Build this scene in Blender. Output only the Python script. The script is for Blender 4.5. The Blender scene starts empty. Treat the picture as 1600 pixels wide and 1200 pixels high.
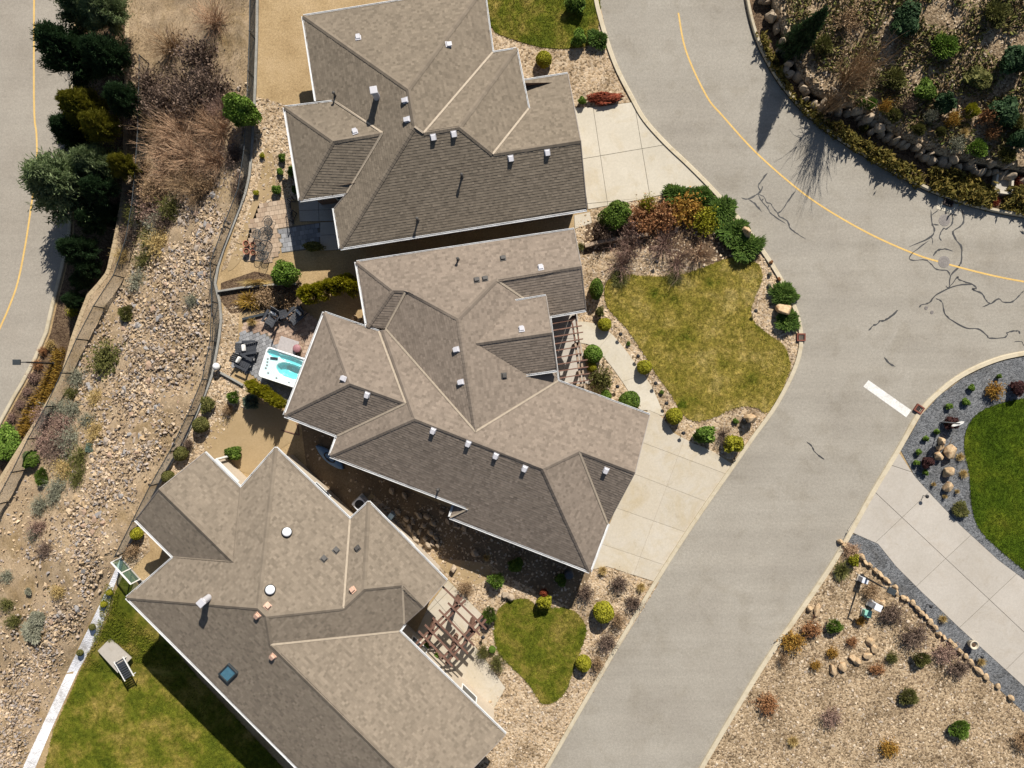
import bpy, bmesh, math, random
import numpy as np
from mathutils import Vector, Matrix
from mathutils.geometry import tessellate_polygon

rng = np.random.default_rng(7)
random.seed(7)
scene = bpy.context.scene
COL = scene.collection

# ------------------------------------------------------------------ camera, sky, sun, exposure
H = 50.0            # height of the drone above the street
FPX = 1200.0        # focal length in photograph pixels (photograph 1600 x 1200)
cam_d = bpy.data.cameras.new("camera")
cam_d.sensor_width = 36.0
cam_d.lens = 36.0 * FPX / 1600.0
cam_d.clip_start = 0.5
cam_d.clip_end = 1000.0
cam = bpy.data.objects.new("camera", cam_d)
cam.location = (0, 0, H)
cam.rotation_euler = (0, 0, 0)
COL.objects.link(cam)
scene.camera = cam

SUN_EL = math.radians(43.5)
SUN_AZ = math.radians(17.5)      # clockwise from the picture's top
world = bpy.data.worlds.new("World")
scene.world = world
world.use_nodes = True
wn = world.node_tree.nodes
wl = world.node_tree.links
for n in list(wn):
    wn.remove(n)
wo = wn.new("ShaderNodeOutputWorld")
wb = wn.new("ShaderNodeBackground")
ws = wn.new("ShaderNodeTexSky")
ws.sky_type = 'NISHITA'
ws.sun_disc = False
ws.sun_elevation = SUN_EL
ws.sun_rotation = SUN_AZ
wb.inputs['Strength'].default_value = 0.05
wl.new(ws.outputs[0], wb.inputs[0])
wl.new(wb.outputs[0], wo.inputs[0])

sun_d = bpy.data.lights.new("sun", 'SUN')
sun_d.energy = 4.6
sun_d.angle = math.radians(0.5)
sun_d.color = (1.0, 0.95, 0.87)
sun = bpy.data.objects.new("sun", sun_d)
sd = Vector((-math.sin(SUN_AZ) * math.cos(SUN_EL), -math.cos(SUN_AZ) * math.cos(SUN_EL), -math.sin(SUN_EL)))
sun.rotation_euler = sd.to_track_quat('-Z', 'Y').to_euler()
sun.location = (15, 45, 60)
COL.objects.link(sun)

vs = scene.view_settings
vs.view_transform = 'Standard'
vs.look = 'None'
vs.exposure = 0.66
vs.gamma = 1.0
vs.use_curve_mapping = False

# ------------------------------------------------------------------ helpers
def at(px, py, z=0.0):
    """the point at height z that the photograph shows at pixel (px, py)"""
    d = H - z
    return Vector(((px - 800.0) / FPX * d, -(py - 600.0) / FPX * d, z))

def link(o, parent=None):
    COL.objects.link(o)
    if parent is not None:
        o.parent = parent
    return o

def tag(o, label=None, cat=None, group=None, kind=None):
    if label: o['label'] = label
    if cat: o['category'] = cat
    if group: o['group'] = group
    if kind: o['kind'] = kind
    return o

def empty(name, loc, rz=0.0, label=None, cat=None, group=None):
    o = bpy.data.objects.new(name, None)
    o.empty_display_size = 0.2
    o.location = loc
    o.rotation_euler = (0, 0, rz)
    link(o)
    return tag(o, label, cat, group)

def mesh_py(name, verts, faces, mat=None, smooth=False):
    me = bpy.data.meshes.new(name)
    me.from_pydata([tuple(v) for v in verts], [], faces)
    if mat: me.materials.append(mat)
    if smooth:
        me.polygons.foreach_set('use_smooth', [True] * len(me.polygons))
    me.update()
    return me

def mesh_np(name, V, F, mat=None, smooth=False):
    """V (n,3), F (m,k) one face size"""
    V = np.ascontiguousarray(V, dtype=np.float32)
    F = np.ascontiguousarray(F, dtype=np.int32)
    m, k = F.shape
    me = bpy.data.meshes.new(name)
    me.vertices.add(len(V))
    me.vertices.foreach_set('co', V.ravel())
    me.loops.add(m * k)
    me.loops.foreach_set('vertex_index', F.ravel())
    me.polygons.add(m)
    me.polygons.foreach_set('loop_start', np.arange(0, m * k, k, dtype=np.int32))
    me.polygons.foreach_set('use_smooth', np.full(m, bool(smooth)))
    if mat: me.materials.append(mat)
    me.update(calc_edges=True)
    return me

def obj(name, me, parent=None, loc=None, rot=None, kind=None):
    o = bpy.data.objects.new(name, me)
    if loc is not None: o.location = loc
    if rot is not None: o.rotation_euler = rot
    link(o, parent)
    if kind: o['kind'] = kind
    return o

def tris(pts):
    return [tuple(t) for t in tessellate_polygon([[Vector((p[0], p[1], 0)) for p in pts]])]

def area2(p):
    return 0.5 * sum(p[i][0] * p[(i + 1) % len(p)][1] - p[(i + 1) % len(p)][0] * p[i][1] for i in range(len(p)))

def ccw(p):
    p = [(q[0], q[1]) for q in p]
    return p if area2(p) > 0 else p[::-1]

def prism(poly, z0, z1, mat, name="slab"):
    """polygon (xy) extruded from z0 to z1, bottom left open"""
    p = ccw(poly)
    n = len(p)
    V = [(x, y, z1) for x, y in p] + [(x, y, z0) for x, y in p]
    F = []
    for t in tris(p):
        a, b, c = t
        if (p[b][0]-p[a][0])*(p[c][1]-p[a][1])-(p[c][0]-p[a][0])*(p[b][1]-p[a][1]) < 0:
            t = (a, c, b)
        F.append(t)
    if z1 - z0 > 1e-6:
        for i in range(n):
            j = (i + 1) % n
            F.append((i, n + i, n + j, j))
    return mesh_py(name, V, F, mat)

def inset(poly, d):
    """offset a ccw polygon inwards by d"""
    p = ccw(poly)
    q = []
    n = len(p)
    # drop coincident points
    p = [p[i] for i in range(n) if (p[i][0]-p[i-1][0])**2 + (p[i][1]-p[i-1][1])**2 > 1e-8]
    n = len(p)
    for i in range(n):
        a, b, c = Vector(p[i-1]), Vector(p[i]), Vector(p[(i+1) % n])
        e1 = (b - a).normalized(); e2 = (c - b).normalized()
        n1 = Vector((-e1.y, e1.x)); n2 = Vector((-e2.y, e2.x))
        m = n1 + n2
        if m.length < 0.2:
            m = n1
            k = 1.0
        else:
            m.normalize()
            k = 1.0 / max(0.35, m.dot(n1))
        q.append((b.x + m.x * d * k, b.y + m.y * d * k))
    return q

def split_poly(poly, p, q):
    """cut a polygon by the line p-q into (left, right)"""
    out = []
    for s in (1, -1):
        r = []
        n = len(poly)
        f = lambda a: s * ((q[0]-p[0])*(a[1]-p[1]) - (q[1]-p[1])*(a[0]-p[0]))
        for i in range(n):
            a, b = poly[i], poly[(i+1) % n]
            fa, fb = f(a), f(b)
            if fa >= 0: r.append(a)
            if fa * fb < 0:
                t = fa / (fa - fb)
                r.append((a[0]+(b[0]-a[0])*t, a[1]+(b[1]-a[1])*t))
        out.append(r if len(r) > 2 and abs(area2(r)) > 0.02 else None)
    return out

def smooth_line(pts, n=6, closed=False):
    """Catmull-Rom through the points (any dimension)"""
    P = [np.array(p, float) for p in pts]
    m = len(P)
    out = []
    rngi = range(m) if closed else range(m - 1)
    for i in rngi:
        if closed:
            p0, p1, p2, p3 = P[i-1], P[i], P[(i+1) % m], P[(i+2) % m]
        else:
            p0, p1, p2, p3 = P[max(i-1, 0)], P[i], P[i+1], P[min(i+2, m-1)]
        for k in range(n):
            t = k / n
            out.append(tuple(0.5*((2*p1)+(-p0+p2)*t+(2*p0-5*p1+4*p2-p3)*t*t+(-p0+3*p1-3*p2+p3)*t**3)))
    if not closed:
        out.append(tuple(P[-1]))
    return out

def W(pts, z=0.0):
    return [tuple(at(x, y, z))[:2] for x, y in pts]

def ribbon(line, w, z, mat, name, ragged=0.0, taper=False):
    """flat strip of width w along a world xy polyline"""
    L = [Vector((p[0], p[1])) for p in line]
    V = []; F = []
    n = len(L)
    for i in range(n):
        t = (L[min(i+1, n-1)] - L[max(i-1, 0)])
        if t.length < 1e-9: t = Vector((1, 0))
        t.normalize()
        nn = Vector((-t.y, t.x))
        ww = w * (1 + random.uniform(-ragged, ragged)) * 0.5 * (min(1.0, .15 + .5*i, .15 + .5*(n-1-i)) if taper else 1.0)
        V += [(L[i].x + nn.x*ww, L[i].y + nn.y*ww, z), (L[i].x - nn.x*ww, L[i].y - nn.y*ww, z)]
        if i:
            a = 2*(i-1)
            F.append((a, a+1, a+3, a+2))
    return mesh_py(name, V, F, mat)

def profile_sweep(line, prof, mat, name, closed_prof=True):
    """sweep a profile [(offset to the left, z)...] along a world polyline (xy or xyz)"""
    L = [Vector((p[0], p[1], p[2] if len(p) > 2 else 0.0)) for p in line]
    n = len(L); k = len(prof)
    V = []; F = []
    for i in range(n):
        t1 = L[i] - L[i-1] if i else L[1] - L[0]
        t2 = L[i+1] - L[i] if i < n-1 else L[-1] - L[-2]
        t1.z = t2.z = 0
        t1.normalize(); t2.normalize()
        n1 = Vector((-t1.y, t1.x, 0)); n2 = Vector((-t2.y, t2.x, 0))
        m = (n1 + n2)
        if m.length < 1e-6: m = n1.copy()
        m.normalize()
        s = 1.0 / max(0.4, m.dot(n1))
        for o, z in prof:
            V.append((L[i].x + m.x*o*s, L[i].y + m.y*o*s, L[i].z + z))
    kk = k if closed_prof else k-1
    for i in range(n-1):
        for j in range(kk):
            a = i*k+j; b = i*k+(j+1) % k
            F.append((a, b, b+k, a+k))
    if closed_prof:
        F.append(tuple(range(k))[::-1]); F.append(tuple(range((n-1)*k, n*k)))
    return mesh_py(name, V, F, mat)

class MB:
    """collects shapes for ONE part"""
    def __init__(self):
        self.bm = bmesh.new()
    def box(self, c, size, rz=0.0, rx=0.0, ry=0.0, bevel=0.0):
        r = bmesh.ops.create_cube(self.bm, size=1.0)
        M = Matrix.Translation(c) @ Matrix.Rotation(rz, 4, 'Z') @ Matrix.Rotation(ry, 4, 'Y') @ Matrix.Rotation(rx, 4, 'X') @ Matrix.Diagonal((*size, 1))
        bmesh.ops.transform(self.bm, matrix=M, verts=r['verts'])
        if bevel > 0:
            es = list({e for v in r['verts'] for e in v.link_edges})
            bmesh.ops.bevel(self.bm, geom=es, offset=bevel, segments=2, affect='EDGES', profile=0.6)
        return self
    def cyl(self, c, r1, r2, h, seg=16, rot=None):
        """c = middle of the bottom"""
        r = bmesh.ops.create_cone(self.bm, cap_ends=True, segments=seg, radius1=r1, radius2=max(r2, 1e-4), depth=h)
        M = Matrix.Translation(c) @ (rot.to_4x4() if rot else Matrix.Identity(4)) @ Matrix.Translation((0, 0, h/2))
        bmesh.ops.transform(self.bm, matrix=M, verts=r['verts'])
        return self
    def bar(self, a, b, r, seg=8):
        a = Vector(a); b = Vector(b)
        d = b - a
        q = d.to_track_quat('Z', 'Y').to_matrix()
        return self.cyl(a, r, r, d.length, seg, q)
    def beam(self, a, b, w, h, bevel=0.0):
        """rectangular timber from a to b (centre line)"""
        a = Vector(a); b = Vector(b)
        d = b - a
        rz = math.atan2(d.y, d.x)
        ry = -math.atan2(d.z, math.hypot(d.x, d.y))
        return self.box((a+b)/2, (d.length, w, h), rz=rz, ry=ry, bevel=bevel)
    def lathe(self, prof, c=(0, 0, 0), seg=20):
        """prof [(r, z)...]"""
        rings = []
        for r, z in prof:
            rings.append([self.bm.verts.new((c[0]+r*math.cos(2*math.pi*i/seg), c[1]+r*math.sin(2*math.pi*i/seg), c[2]+z)) for i in range(seg)])
        for A, B in zip(rings, rings[1:]):
            for i in range(seg):
                j = (i+1) % seg
                self.bm.faces.new((A[i], A[j], B[j], B[i]))
        self.bm.faces.new(rings[0][::-1]); self.bm.faces.new(rings[-1])
        return self
    def poly(self, pts, z0, z1):
        p = ccw(pts)
        top = [self.bm.verts.new((x, y, z1)) for x, y in p]
        bot = [self.bm.verts.new((x, y, z0)) for x, y in p]
        n = len(p)
        self.bm.faces.new(top); self.bm.faces.new(bot[::-1])
        for i in range(n):
            j = (i+1) % n
            self.bm.faces.new((bot[i], bot[j], top[j], top[i]))
        return self
    def build(self, name, mat, parent=None, smooth=False, loc=None, rot=None, kind=None):
        me = self.mesh(name, mat, smooth)
        return obj(name, me, parent, loc, rot, kind)
    def mesh(self, name, mat, smooth=False):
        me = bpy.data.meshes.new(name)
        self.bm.normal_update()
        self.bm.to_mesh(me)
        self.bm.free()
        if mat: me.materials.append(mat)
        if smooth:
            for p in me.polygons: p.use_smooth = True
        return me

def copy_tree(o, parent=None):
    c = o.copy()
    COL.objects.link(c)
    if parent is not None: c.parent = parent
    for ch in list(o.children):
        copy_tree(ch, c)
    return c

def in_poly(P, poly):
    """P (n,2) -> bool mask"""
    x, y = P[:, 0], P[:, 1]
    m = np.zeros(len(P), bool)
    n = len(poly)
    for i in range(n):
        x1, y1 = poly[i]; x2, y2 = poly[(i+1) % n]
        if y1 == y2: continue
        c = ((y1 > y) != (y2 > y)) & (x < (x2-x1)*(y-y1)/(y2-y1)+x1)
        m ^= c
    return m

def scatter(poly, density, holes=()):
    p = np.array(poly)
    lo, hi = p.min(0), p.max(0)
    n = int((hi[0]-lo[0])*(hi[1]-lo[1])*density)
    P = lo + rng.random((n, 2))*(hi-lo)
    m = in_poly(P, poly)
    for h in holes:
        m &= ~in_poly(P, h)
    return P[m]

# ------------------------------------------------------------------ materials
def new_mat(name):
    m = bpy.data.materials.new(name)
    m.use_nodes = True
    nt = m.node_tree
    b = nt.nodes.get('Principled BSDF')
    return m, nt, b

def ramp(nt, cols, pos=None):
    r = nt.nodes.new('ShaderNodeValToRGB')
    e = r.color_ramp.elements
    n = len(cols)
    pos = pos or [i/(n-1) for i in range(n)]
    e[0].position = pos[0]; e[0].color = (*cols[0], 1)
    e[1].position = pos[-1]; e[1].color = (*cols[-1], 1)
    for c, p in list(zip(cols, pos))[1:-1]:
        k = e.new(p); k.color = (*c, 1)
    return r

def mixrgb(nt, mode, fac, a, b):
    n = nt.nodes.new('ShaderNodeMix')
    n.data_type = 'RGBA'; n.blend_type = mode
    for s, v in ((n.inputs[0], fac), (n.inputs[6], a), (n.inputs[7], b)):
        if isinstance(v, (int, float)): s.default_value = v
        elif isinstance(v, tuple): s.default_value = (*v, 1)
        else: nt.links.new(v, s)
    return n.outputs[2]

def noise(nt, co, scale, detail=4, rough=0.6, dist=0.0):
    n = nt.nodes.new('ShaderNodeTexNoise')
    n.inputs['Scale'].default_value = scale
    n.inputs['Detail'].default_value = detail
    n.inputs['Roughness'].default_value = rough
    n.inputs['Distortion'].default_value = dist
    nt.links.new(co, n.inputs['Vector'])
    return n.outputs['Fac']

def coords(nt):
    g = nt.nodes.new('ShaderNodeTexCoord')
    return g.outputs['Object']

def bump(nt, b, height, strength, dist=0.02):
    n = nt.nodes.new('ShaderNodeBump')
    n.inputs['Strength'].default_value = strength
    n.inputs['Distance'].default_value = dist
    nt.links.new(height, n.inputs['Height'])
    nt.links.new(n.outputs[0], b.inputs['Normal'])

def mat_surface(name, cols, scale=0.4, fine=25.0, fine_amt=0.25, rough=0.9, spec=0.2, bstr=0.25, detail=6, pos=None, stain=None, mid=0.06):
    """broad noise through a colour ramp, times a fine grain"""
    m, nt, b = new_mat(name)
    co = coords(nt)
    r = ramp(nt, cols, pos or [0.25 + 0.5*i/(len(cols)-1) for i in range(len(cols))])
    nt.links.new(noise(nt, co, scale, detail, 0.62), r.inputs[0])
    f = noise(nt, co, fine, 3, 0.7)
    g = ramp(nt, [(1-fine_amt,)*3, (1+fine_amt,)*3], [0.3, 0.7])
    nt.links.new(f, g.inputs[0])
    c = mixrgb(nt, 'MULTIPLY', 1.0, r.outputs[0], g.outputs[0])
    g2 = ramp(nt, [(1-mid,)*3, (1+mid,)*3], [0.32, 0.68])
    nt.links.new(noise(nt, co, 7.0, 4, 0.75), g2.inputs[0])
    c = mixrgb(nt, 'MULTIPLY', 1.0, c, g2.outputs[0])
    if stain:
        sc, col, lo, hi = stain
        s = ramp(nt, [(0, 0, 0), (1, 1, 1)], [lo, hi])
        nt.links.new(noise(nt, co, sc, 5, 0.65, 0.6), s.inputs[0])
        c = mixrgb(nt, 'MULTIPLY', s.outputs[0], c, col)
    nt.links.new(c, b.inputs['Base Color'])
    b.inputs['Roughness'].default_value = rough
    b.inputs['Specular IOR Level'].default_value = spec
    if bstr > 0: bump(nt, b, f, bstr)
    return m

def mat_island(name, cols, pos=None, rough=0.9, spec=0.15, nscale=1.2, namt=0.35, grain=0.0, patch=None, bstr=0.0, translucent=0.0):
    """one colour per separate piece (leaf, stone, shingle), varied by a broad noise"""
    m, nt, b = new_mat(name)
    co = coords(nt)
    g = nt.nodes.new('ShaderNodeNewGeometry')
    r = ramp(nt, cols, pos)
    nt.links.new(g.outputs['Random Per Island'], r.inputs[0])
    k = ramp(nt, [(1-namt,)*3, (1+namt,)*3], [0.3, 0.7])
    nt.links.new(noise(nt, co, nscale, 4, 0.6), k.inputs[0])
    c = mixrgb(nt, 'MULTIPLY', 1.0, r.outputs[0], k.outputs[0])
    if patch:
        sc, col, lo, hi = patch
        s = ramp(nt, [(0, 0, 0), (1, 1, 1)], [lo, hi])
        nt.links.new(noise(nt, co, sc, 4, 0.6), s.inputs[0])
        c = mixrgb(nt, 'MIX', s.outputs[0], c, col)
    if grain > 0:
        f = noise(nt, co, 30, 3, 0.7)
        gg = ramp(nt, [(1-grain,)*3, (1+grain,)*3], [0.3, 0.7])
        nt.links.new(f, gg.inputs[0])
        c = mixrgb(nt, 'MULTIPLY', 1.0, c, gg.outputs[0])
        if bstr > 0: bump(nt, b, f, bstr)
    nt.links.new(c, b.inputs['Base Color'])
    b.inputs['Roughness'].default_value = rough
    b.inputs['Specular IOR Level'].default_value = spec
    if translucent > 0:
        t = nt.nodes.new('ShaderNodeBsdfTranslucent')
        nt.links.new(c, t.inputs[0])
        mx = nt.nodes.new('ShaderNodeMixShader')
        mx.inputs[0].default_value = translucent
        nt.links.new(b.outputs[0], mx.inputs[1]); nt.links.new(t.outputs[0], mx.inputs[2])
        nt.links.new(mx.outputs[0], nt.nodes['Material Output'].inputs[0])
    return m

def mat_stones(name, cols, scale, pos=None, broad=0.5, rough=0.9, bstr=0.6):
    """bed of small stones: voronoi cells each with its own colour"""
    m, nt, b = new_mat(name)
    co = coords(nt)
    v = nt.nodes.new('ShaderNodeTexVoronoi')
    v.inputs['Scale'].default_value = scale
    nt.links.new(co, v.inputs['Vector'])
    s = nt.nodes.new('ShaderNodeSeparateColor')
    nt.links.new(v.outputs['Color'], s.inputs[0])
    r = ramp(nt, cols, pos)
    nt.links.new(s.outputs[0], r.inputs[0])
    k = ramp(nt, [(0.62, .60, .57), (1.0, 1.0, 1.0), (1.2, 1.2, 1.2)], [0.34, .5, 0.72])
    nt.links.new(noise(nt, co, broad, 7, 0.7, .4), k.inputs[0])
    c = mixrgb(nt, 'MULTIPLY', 1.0, r.outputs[0], k.outputs[0])
    nt.links.new(c, b.inputs['Base Color'])
    b.inputs['Roughness'].default_value = rough
    b.inputs['Specular IOR Level'].default_value = 0.15
    inv = nt.nodes.new('ShaderNodeMath'); inv.operation = 'SUBTRACT'; inv.inputs[0].default_value = 1.0
    nt.links.new(v.outputs['Distance'], inv.inputs[1])
    bump(nt, b, inv.outputs[0], bstr, 0.05)
    return m

def mat_plain(name, col, rough=0.6, metal=0.0, spec=0.4, var=0.12, vscale=6.0, bstr=0.0):
    m, nt, b = new_mat(name)
    co = coords(nt)
    k = ramp(nt, [tuple(x*(1-var) for x in col), tuple(min(1, x*(1+var)) for x in col)], [0.3, 0.7])
    f = noise(nt, co, vscale, 4, 0.6)
    nt.links.new(f, k.inputs[0])
    nt.links.new(k.outputs[0], b.inputs['Base Color'])
    b.inputs['Roughness'].default_value = rough
    b.inputs['Metallic'].default_value = metal
    b.inputs['Specular IOR Level'].default_value = spec
    if bstr > 0: bump(nt, b, f, bstr)
    return m

M = {}
M['asphalt'] = mat_surface('asphalt', [(.25, .225, .188), (.283, .257, .215), (.312, .286, .242)], 0.22, 45, 0.25, 0.95, 0.12, 0.3, mid=.14, stain=(0.5, (.9, .89, .87), .5, .66))
M['asphalt_old'] = mat_surface('asphalt_old', [(.255, .225, .185), (.285, .255, .213), (.31, .28, .235)], 0.2, 40, 0.2, 0.95, 0.12, 0.3, mid=.12)
def add_streaks(m, ang, amt):
    nt = m.node_tree; b = nt.nodes['Principled BSDF']
    src = b.inputs['Base Color'].links[0].from_socket
    mp = nt.nodes.new('ShaderNodeMapping'); mp.inputs['Rotation'].default_value = (0, 0, ang); mp.inputs['Scale'].default_value = (.05, .9, 1)
    nt.links.new(coords(nt), mp.inputs[0])
    r = ramp(nt, [(1-amt, 1-amt, 1-amt), (1+amt*.6,)*3], [.3, .7])
    nt.links.new(noise(nt, mp.outputs[0], 1.0, 6, .65), r.inputs[0])
    r2 = ramp(nt, [(.72, .71, .70), (1, 1, 1)], [.25, .36])
    nt.links.new(noise(nt, coords(nt), 1.3, 6, .8), r2.inputs[0])
    c = mixrgb(nt, 'MULTIPLY', 1.0, mixrgb(nt, 'MULTIPLY', 1.0, src, r.outputs[0]), r2.outputs[0])
    nt.links.new(c, b.inputs['Base Color'])
add_streaks(M['asphalt'], math.radians(-60), .10)
add_streaks(M['asphalt_old'], math.radians(-80), .075)
def slab_tone(m, amt):
    nt = m.node_tree; b = nt.nodes['Principled BSDF']
    src = b.inputs['Base Color'].links[0].from_socket
    oi = nt.nodes.new('ShaderNodeObjectInfo')
    r = ramp(nt, [(1-amt, 1-amt, 1-amt*1.1), (1+amt*.7,)*3])
    nt.links.new(oi.outputs['Random'], r.inputs[0])
    r2 = ramp(nt, [(.80, .77, .72), (1, 1, 1)], [.27, .40])
    nt.links.new(noise(nt, coords(nt), .9, 7, .75, .5), r2.inputs[0])
    c = mixrgb(nt, 'MULTIPLY', 1.0, mixrgb(nt, 'MULTIPLY', 1.0, src, r.outputs[0]), r2.outputs[0])
    nt.links.new(c, b.inputs['Base Color'])
M['tar'] = mat_plain('tar', (.045, .045, .045), 0.55, 0, 0.3, 0.3, 2.0)
M['yellow'] = mat_surface('yellow_paint', [(.52, .33, .10), (.62, .42, .15)], 1.5, 30, 0.2, 0.8)
M['white_paint'] = mat_surface('white_paint', [(.46, .44, .40), (.60, .585, .55), (.66, .65, .62)], 1.6, 30, 0.2, 0.8, mid=.14)
M['concrete'] = mat_surface('concrete', [(.41, .37, .295), (.46, .415, .335), (.50, .455, .375)], 0.35, 30, 0.07, 0.9, 0.15, 0.1, stain=(0.6, (.92, .88, .80), .5, .7))
M['concrete_tan'] = mat_surface('concrete_tan', [(.41, .355, .268), (.44, .39, .312), (.455, .415, .352)], 0.25, 30, 0.08, 0.9, 0.15, 0.1, stain=(0.5, (.92, .87, .76), .48, .7))
M['concrete_grey'] = mat_surface('concrete_grey', [(.345, .31, .265), (.38, .345, .30), (.41, .375, .33)], 0.35, 30, 0.07, 0.9, 0.15, 0.1, stain=(0.7, (.93, .91, .88), .5, .7))
for _k in ('concrete', 'concrete_tan', 'concrete_grey'): slab_tone(M[_k], .05)
M['joint'] = mat_plain('joint', (.15, .135, .11), 0.95, 0, 0.1)
M['joint_light'] = mat_plain('joint_light', (.37, .32, .25), 0.95, 0, 0.1)
M['curb'] = mat_surface('curb_concrete', [(.42, .36, .26), (.48, .42, .31)], 0.8, 30, 0.1, 0.9, 0.15, 0.15, stain=(1.5, (.8, .76, .68), .5, .72))
M['soil'] = mat_surface('soil', [(.25, .17, .085), (.33, .235, .125), (.39, .285, .165)], 0.5, 18, 0.3, 0.95, 0.1, 0.5, mid=.2)
M['slope_soil'] = mat_surface('slope_soil', [(.21, .15, .088), (.30, .22, .138), (.385, .295, .20)], 0.45, 9, 0.3, 0.95, 0.1, 0.7, detail=10, mid=.18, stain=(0.35, (.70, .66, .52), .5, .68))
M['shade_soil'] = mat_surface('shade_soil', [(.10, .07, .045), (.16, .115, .07), (.21, .155, .10)], 0.5, 18, 0.3, 0.95, 0.1, 0.5, mid=.2)  # soil colour darkened to deepen the shade between the two lower houses
M['dirt_path'] = mat_surface('packed_dirt', [(.26, .185, .095), (.31, .225, .125), (.34, .25, .145)], 0.4, 25, 0.12, 0.95, 0.1, 0.2)
M['tan_gravel'] = mat_stones('tan_gravel', [(.12, .085, .05), (.30, .215, .128), (.41, .30, .19), (.47, .37, .255), (.29, .22, .155)], 9.0)
M['slate_gravel'] = mat_stones('slate_gravel', [(.055, .057, .06), (.10, .103, .108), (.14, .145, .15), (.18, .18, .185)], 14.0)
M['white_gravel'] = mat_stones('white_gravel', [(.55, .54, .55), (.72, .71, .72), (.80, .79, .80)], 16.0)
M['terrace_gravel'] = mat_stones('terrace_gravel', [(.09, .062, .038), (.225, .16, .095), (.335, .245, .15), (.42, .325, .215)], 10.0)
M['mulch'] = mat_stones('mulch', [(.05, .03, .018), (.10, .065, .04), (.16, .11, .065)], 12.0)
M['river_stone'] = mat_island('river_stone', [(.17, .12, .08), (.34, .245, .15), (.45, .335, .215), (.52, .43, .32), (.32, .26, .21)], None, 0.85, 0.2, 0.5, 0.12, 0.1)
M['slate_stone'] = mat_island('slate_stone', [(.05, .052, .056), (.11, .115, .12), (.17, .175, .18), (.34, .34, .34)], [0, .45, .93, 1], 0.8, 0.25, 0.5, 0.15)
M['rubble'] = mat_island('rubble', [(.13, .097, .073), (.29, .21, .135), (.405, .30, .19), (.50, .385, .26), (.36, .295, .245), (.25, .228, .217)], None, 0.9, 0.15, 0.5, 0.2, 0.22, bstr=0.4)
M['boulder'] = mat_surface('boulder', [(.30, .21, .12), (.45, .33, .2), (.52, .41, .28)], 1.6, 14, 0.25, 0.9, 0.15, 0.6, stain=(2.0, (.7, .55, .45), .5, .65))
M['boulder_grey'] = mat_surface('boulder_grey', [(.24, .185, .13), (.35, .275, .195), (.45, .37, .27)], 1.6, 14, 0.3, 0.9, 0.15, 0.6)

def lawn_mats(key, cols, pscale, pos=None):
    for suffix, isl in (('', False), ('_blade', True)):
        m, nt, b = new_mat(key + suffix)
        co = coords(nt)
        r = ramp(nt, cols, pos or [0.28 + 0.44*i/(len(cols)-1) for i in range(len(cols))])
        nt.links.new(noise(nt, co, pscale, 7, 0.62, 0.25), r.inputs[0])
        if isl:
            g = nt.nodes.new('ShaderNodeNewGeometry')
            k = ramp(nt, [(.6,)*3, (1.55,)*3])
            nt.links.new(g.outputs['Random Per Island'], k.inputs[0])
        else:
            k = ramp(nt, [(.7,)*3, (1.25,)*3], [.3, .7])
            nt.links.new(noise(nt, co, 22, 4, 0.7), k.inputs[0])
        c = mixrgb(nt, 'MULTIPLY', 1.0, r.outputs[0], k.outputs[0])
        k2 = ramp(nt, [(.5, .55, .4), (1.0, 1.0, 1.0), (1.6, 1.5, 1.7)], [.3, .5, .7])
        nt.links.new(noise(nt, co, 3.4, 5, 0.7), k2.inputs[0])
        c = mixrgb(nt, 'MULTIPLY', 1.0, c, k2.outputs[0])
        nt.links.new(c, b.inputs['Base Color'])
        b.inputs['Roughness'].default_value = 0.9
        b.inputs['Specular IOR Level'].default_value = 0.1
        M[key + suffix] = m
lawn_mats('lawn_dry', [(.07, .09, .007), (.185, .16, .024), (.25, .20, .042), (.36, .285, .10)], 0.42, [.33, .41, .53, .69])
lawn_mats('lawn_green', [(.028, .052, .002), (.050, .080, .004), (.075, .098, .006), (.16, .145, .02)], 0.30, [.3, .5, .62, .8])
lawn_mats('lawn_mixed', [(.055, .075, .006), (.10, .11, .010), (.17, .145, .026), (.27, .20, .06)], 0.55, [.3, .47, .58, .75])

def foliage(key, c1, c2, c3, tr=0.25, k=1.55):
    M[key] = mat_island(key, [tuple(x*k for x in c) for c in (c1, c2, c3)], None, 0.75, 0.2, 2.0, 0.25, translucent=tr)
foliage('leaf_green', (.030, .055, .007), (.060, .098, .012), (.095, .135, .022))
foliage('leaf_bright', (.045, .085, .010), (.085, .14, .018), (.13, .19, .035))
foliage('leaf_yellow', (.12, .12, .008), (.20, .19, .012), (.28, .26, .03))
foliage('leaf_olive', (.045, .05, .012), (.085, .085, .022), (.13, .12, .04))
foliage('juniper', (.022, .045, .006), (.044, .080, .011), (.075, .115, .02))
foliage('spruce', (.012, .028, .010), (.022, .045, .016), (.04, .07, .028))
foliage('spruce_blue', (.05, .085, .06), (.09, .13, .10), (.14, .19, .15))
foliage('pine', (.08, .11, .045), (.14, .18, .08), (.21, .245, .13))
foliage('cedar_gold', (.14, .14, .007), (.24, .225, .012), (.34, .30, .025))
foliage('yellow_conifer', (.075, .075, .008), (.12, .115, .012), (.17, .15, .02))
foliage('groundcover', (.055, .05, .010), (.095, .078, .016), (.14, .10, .024))
foliage('red_leaf', (.10, .022, .010), (.16, .035, .016), (.22, .06, .03))
foliage('dark_red', (.022, .010, .010), (.045, .018, .017), (.08, .035, .03))
foliage('orange_leaf', (.21, .105, .02), (.28, .15, .03), (.27, .19, .04))
foliage('rust_leaf', (.17, .08, .035), (.25, .12, .055), (.29, .17, .08))
foliage('sage', (.11, .11, .075), (.17, .17, .12), (.24, .23, .17))
foliage('straw', (.20, .14, .05), (.32, .23, .09), (.42, .32, .15))
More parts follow.
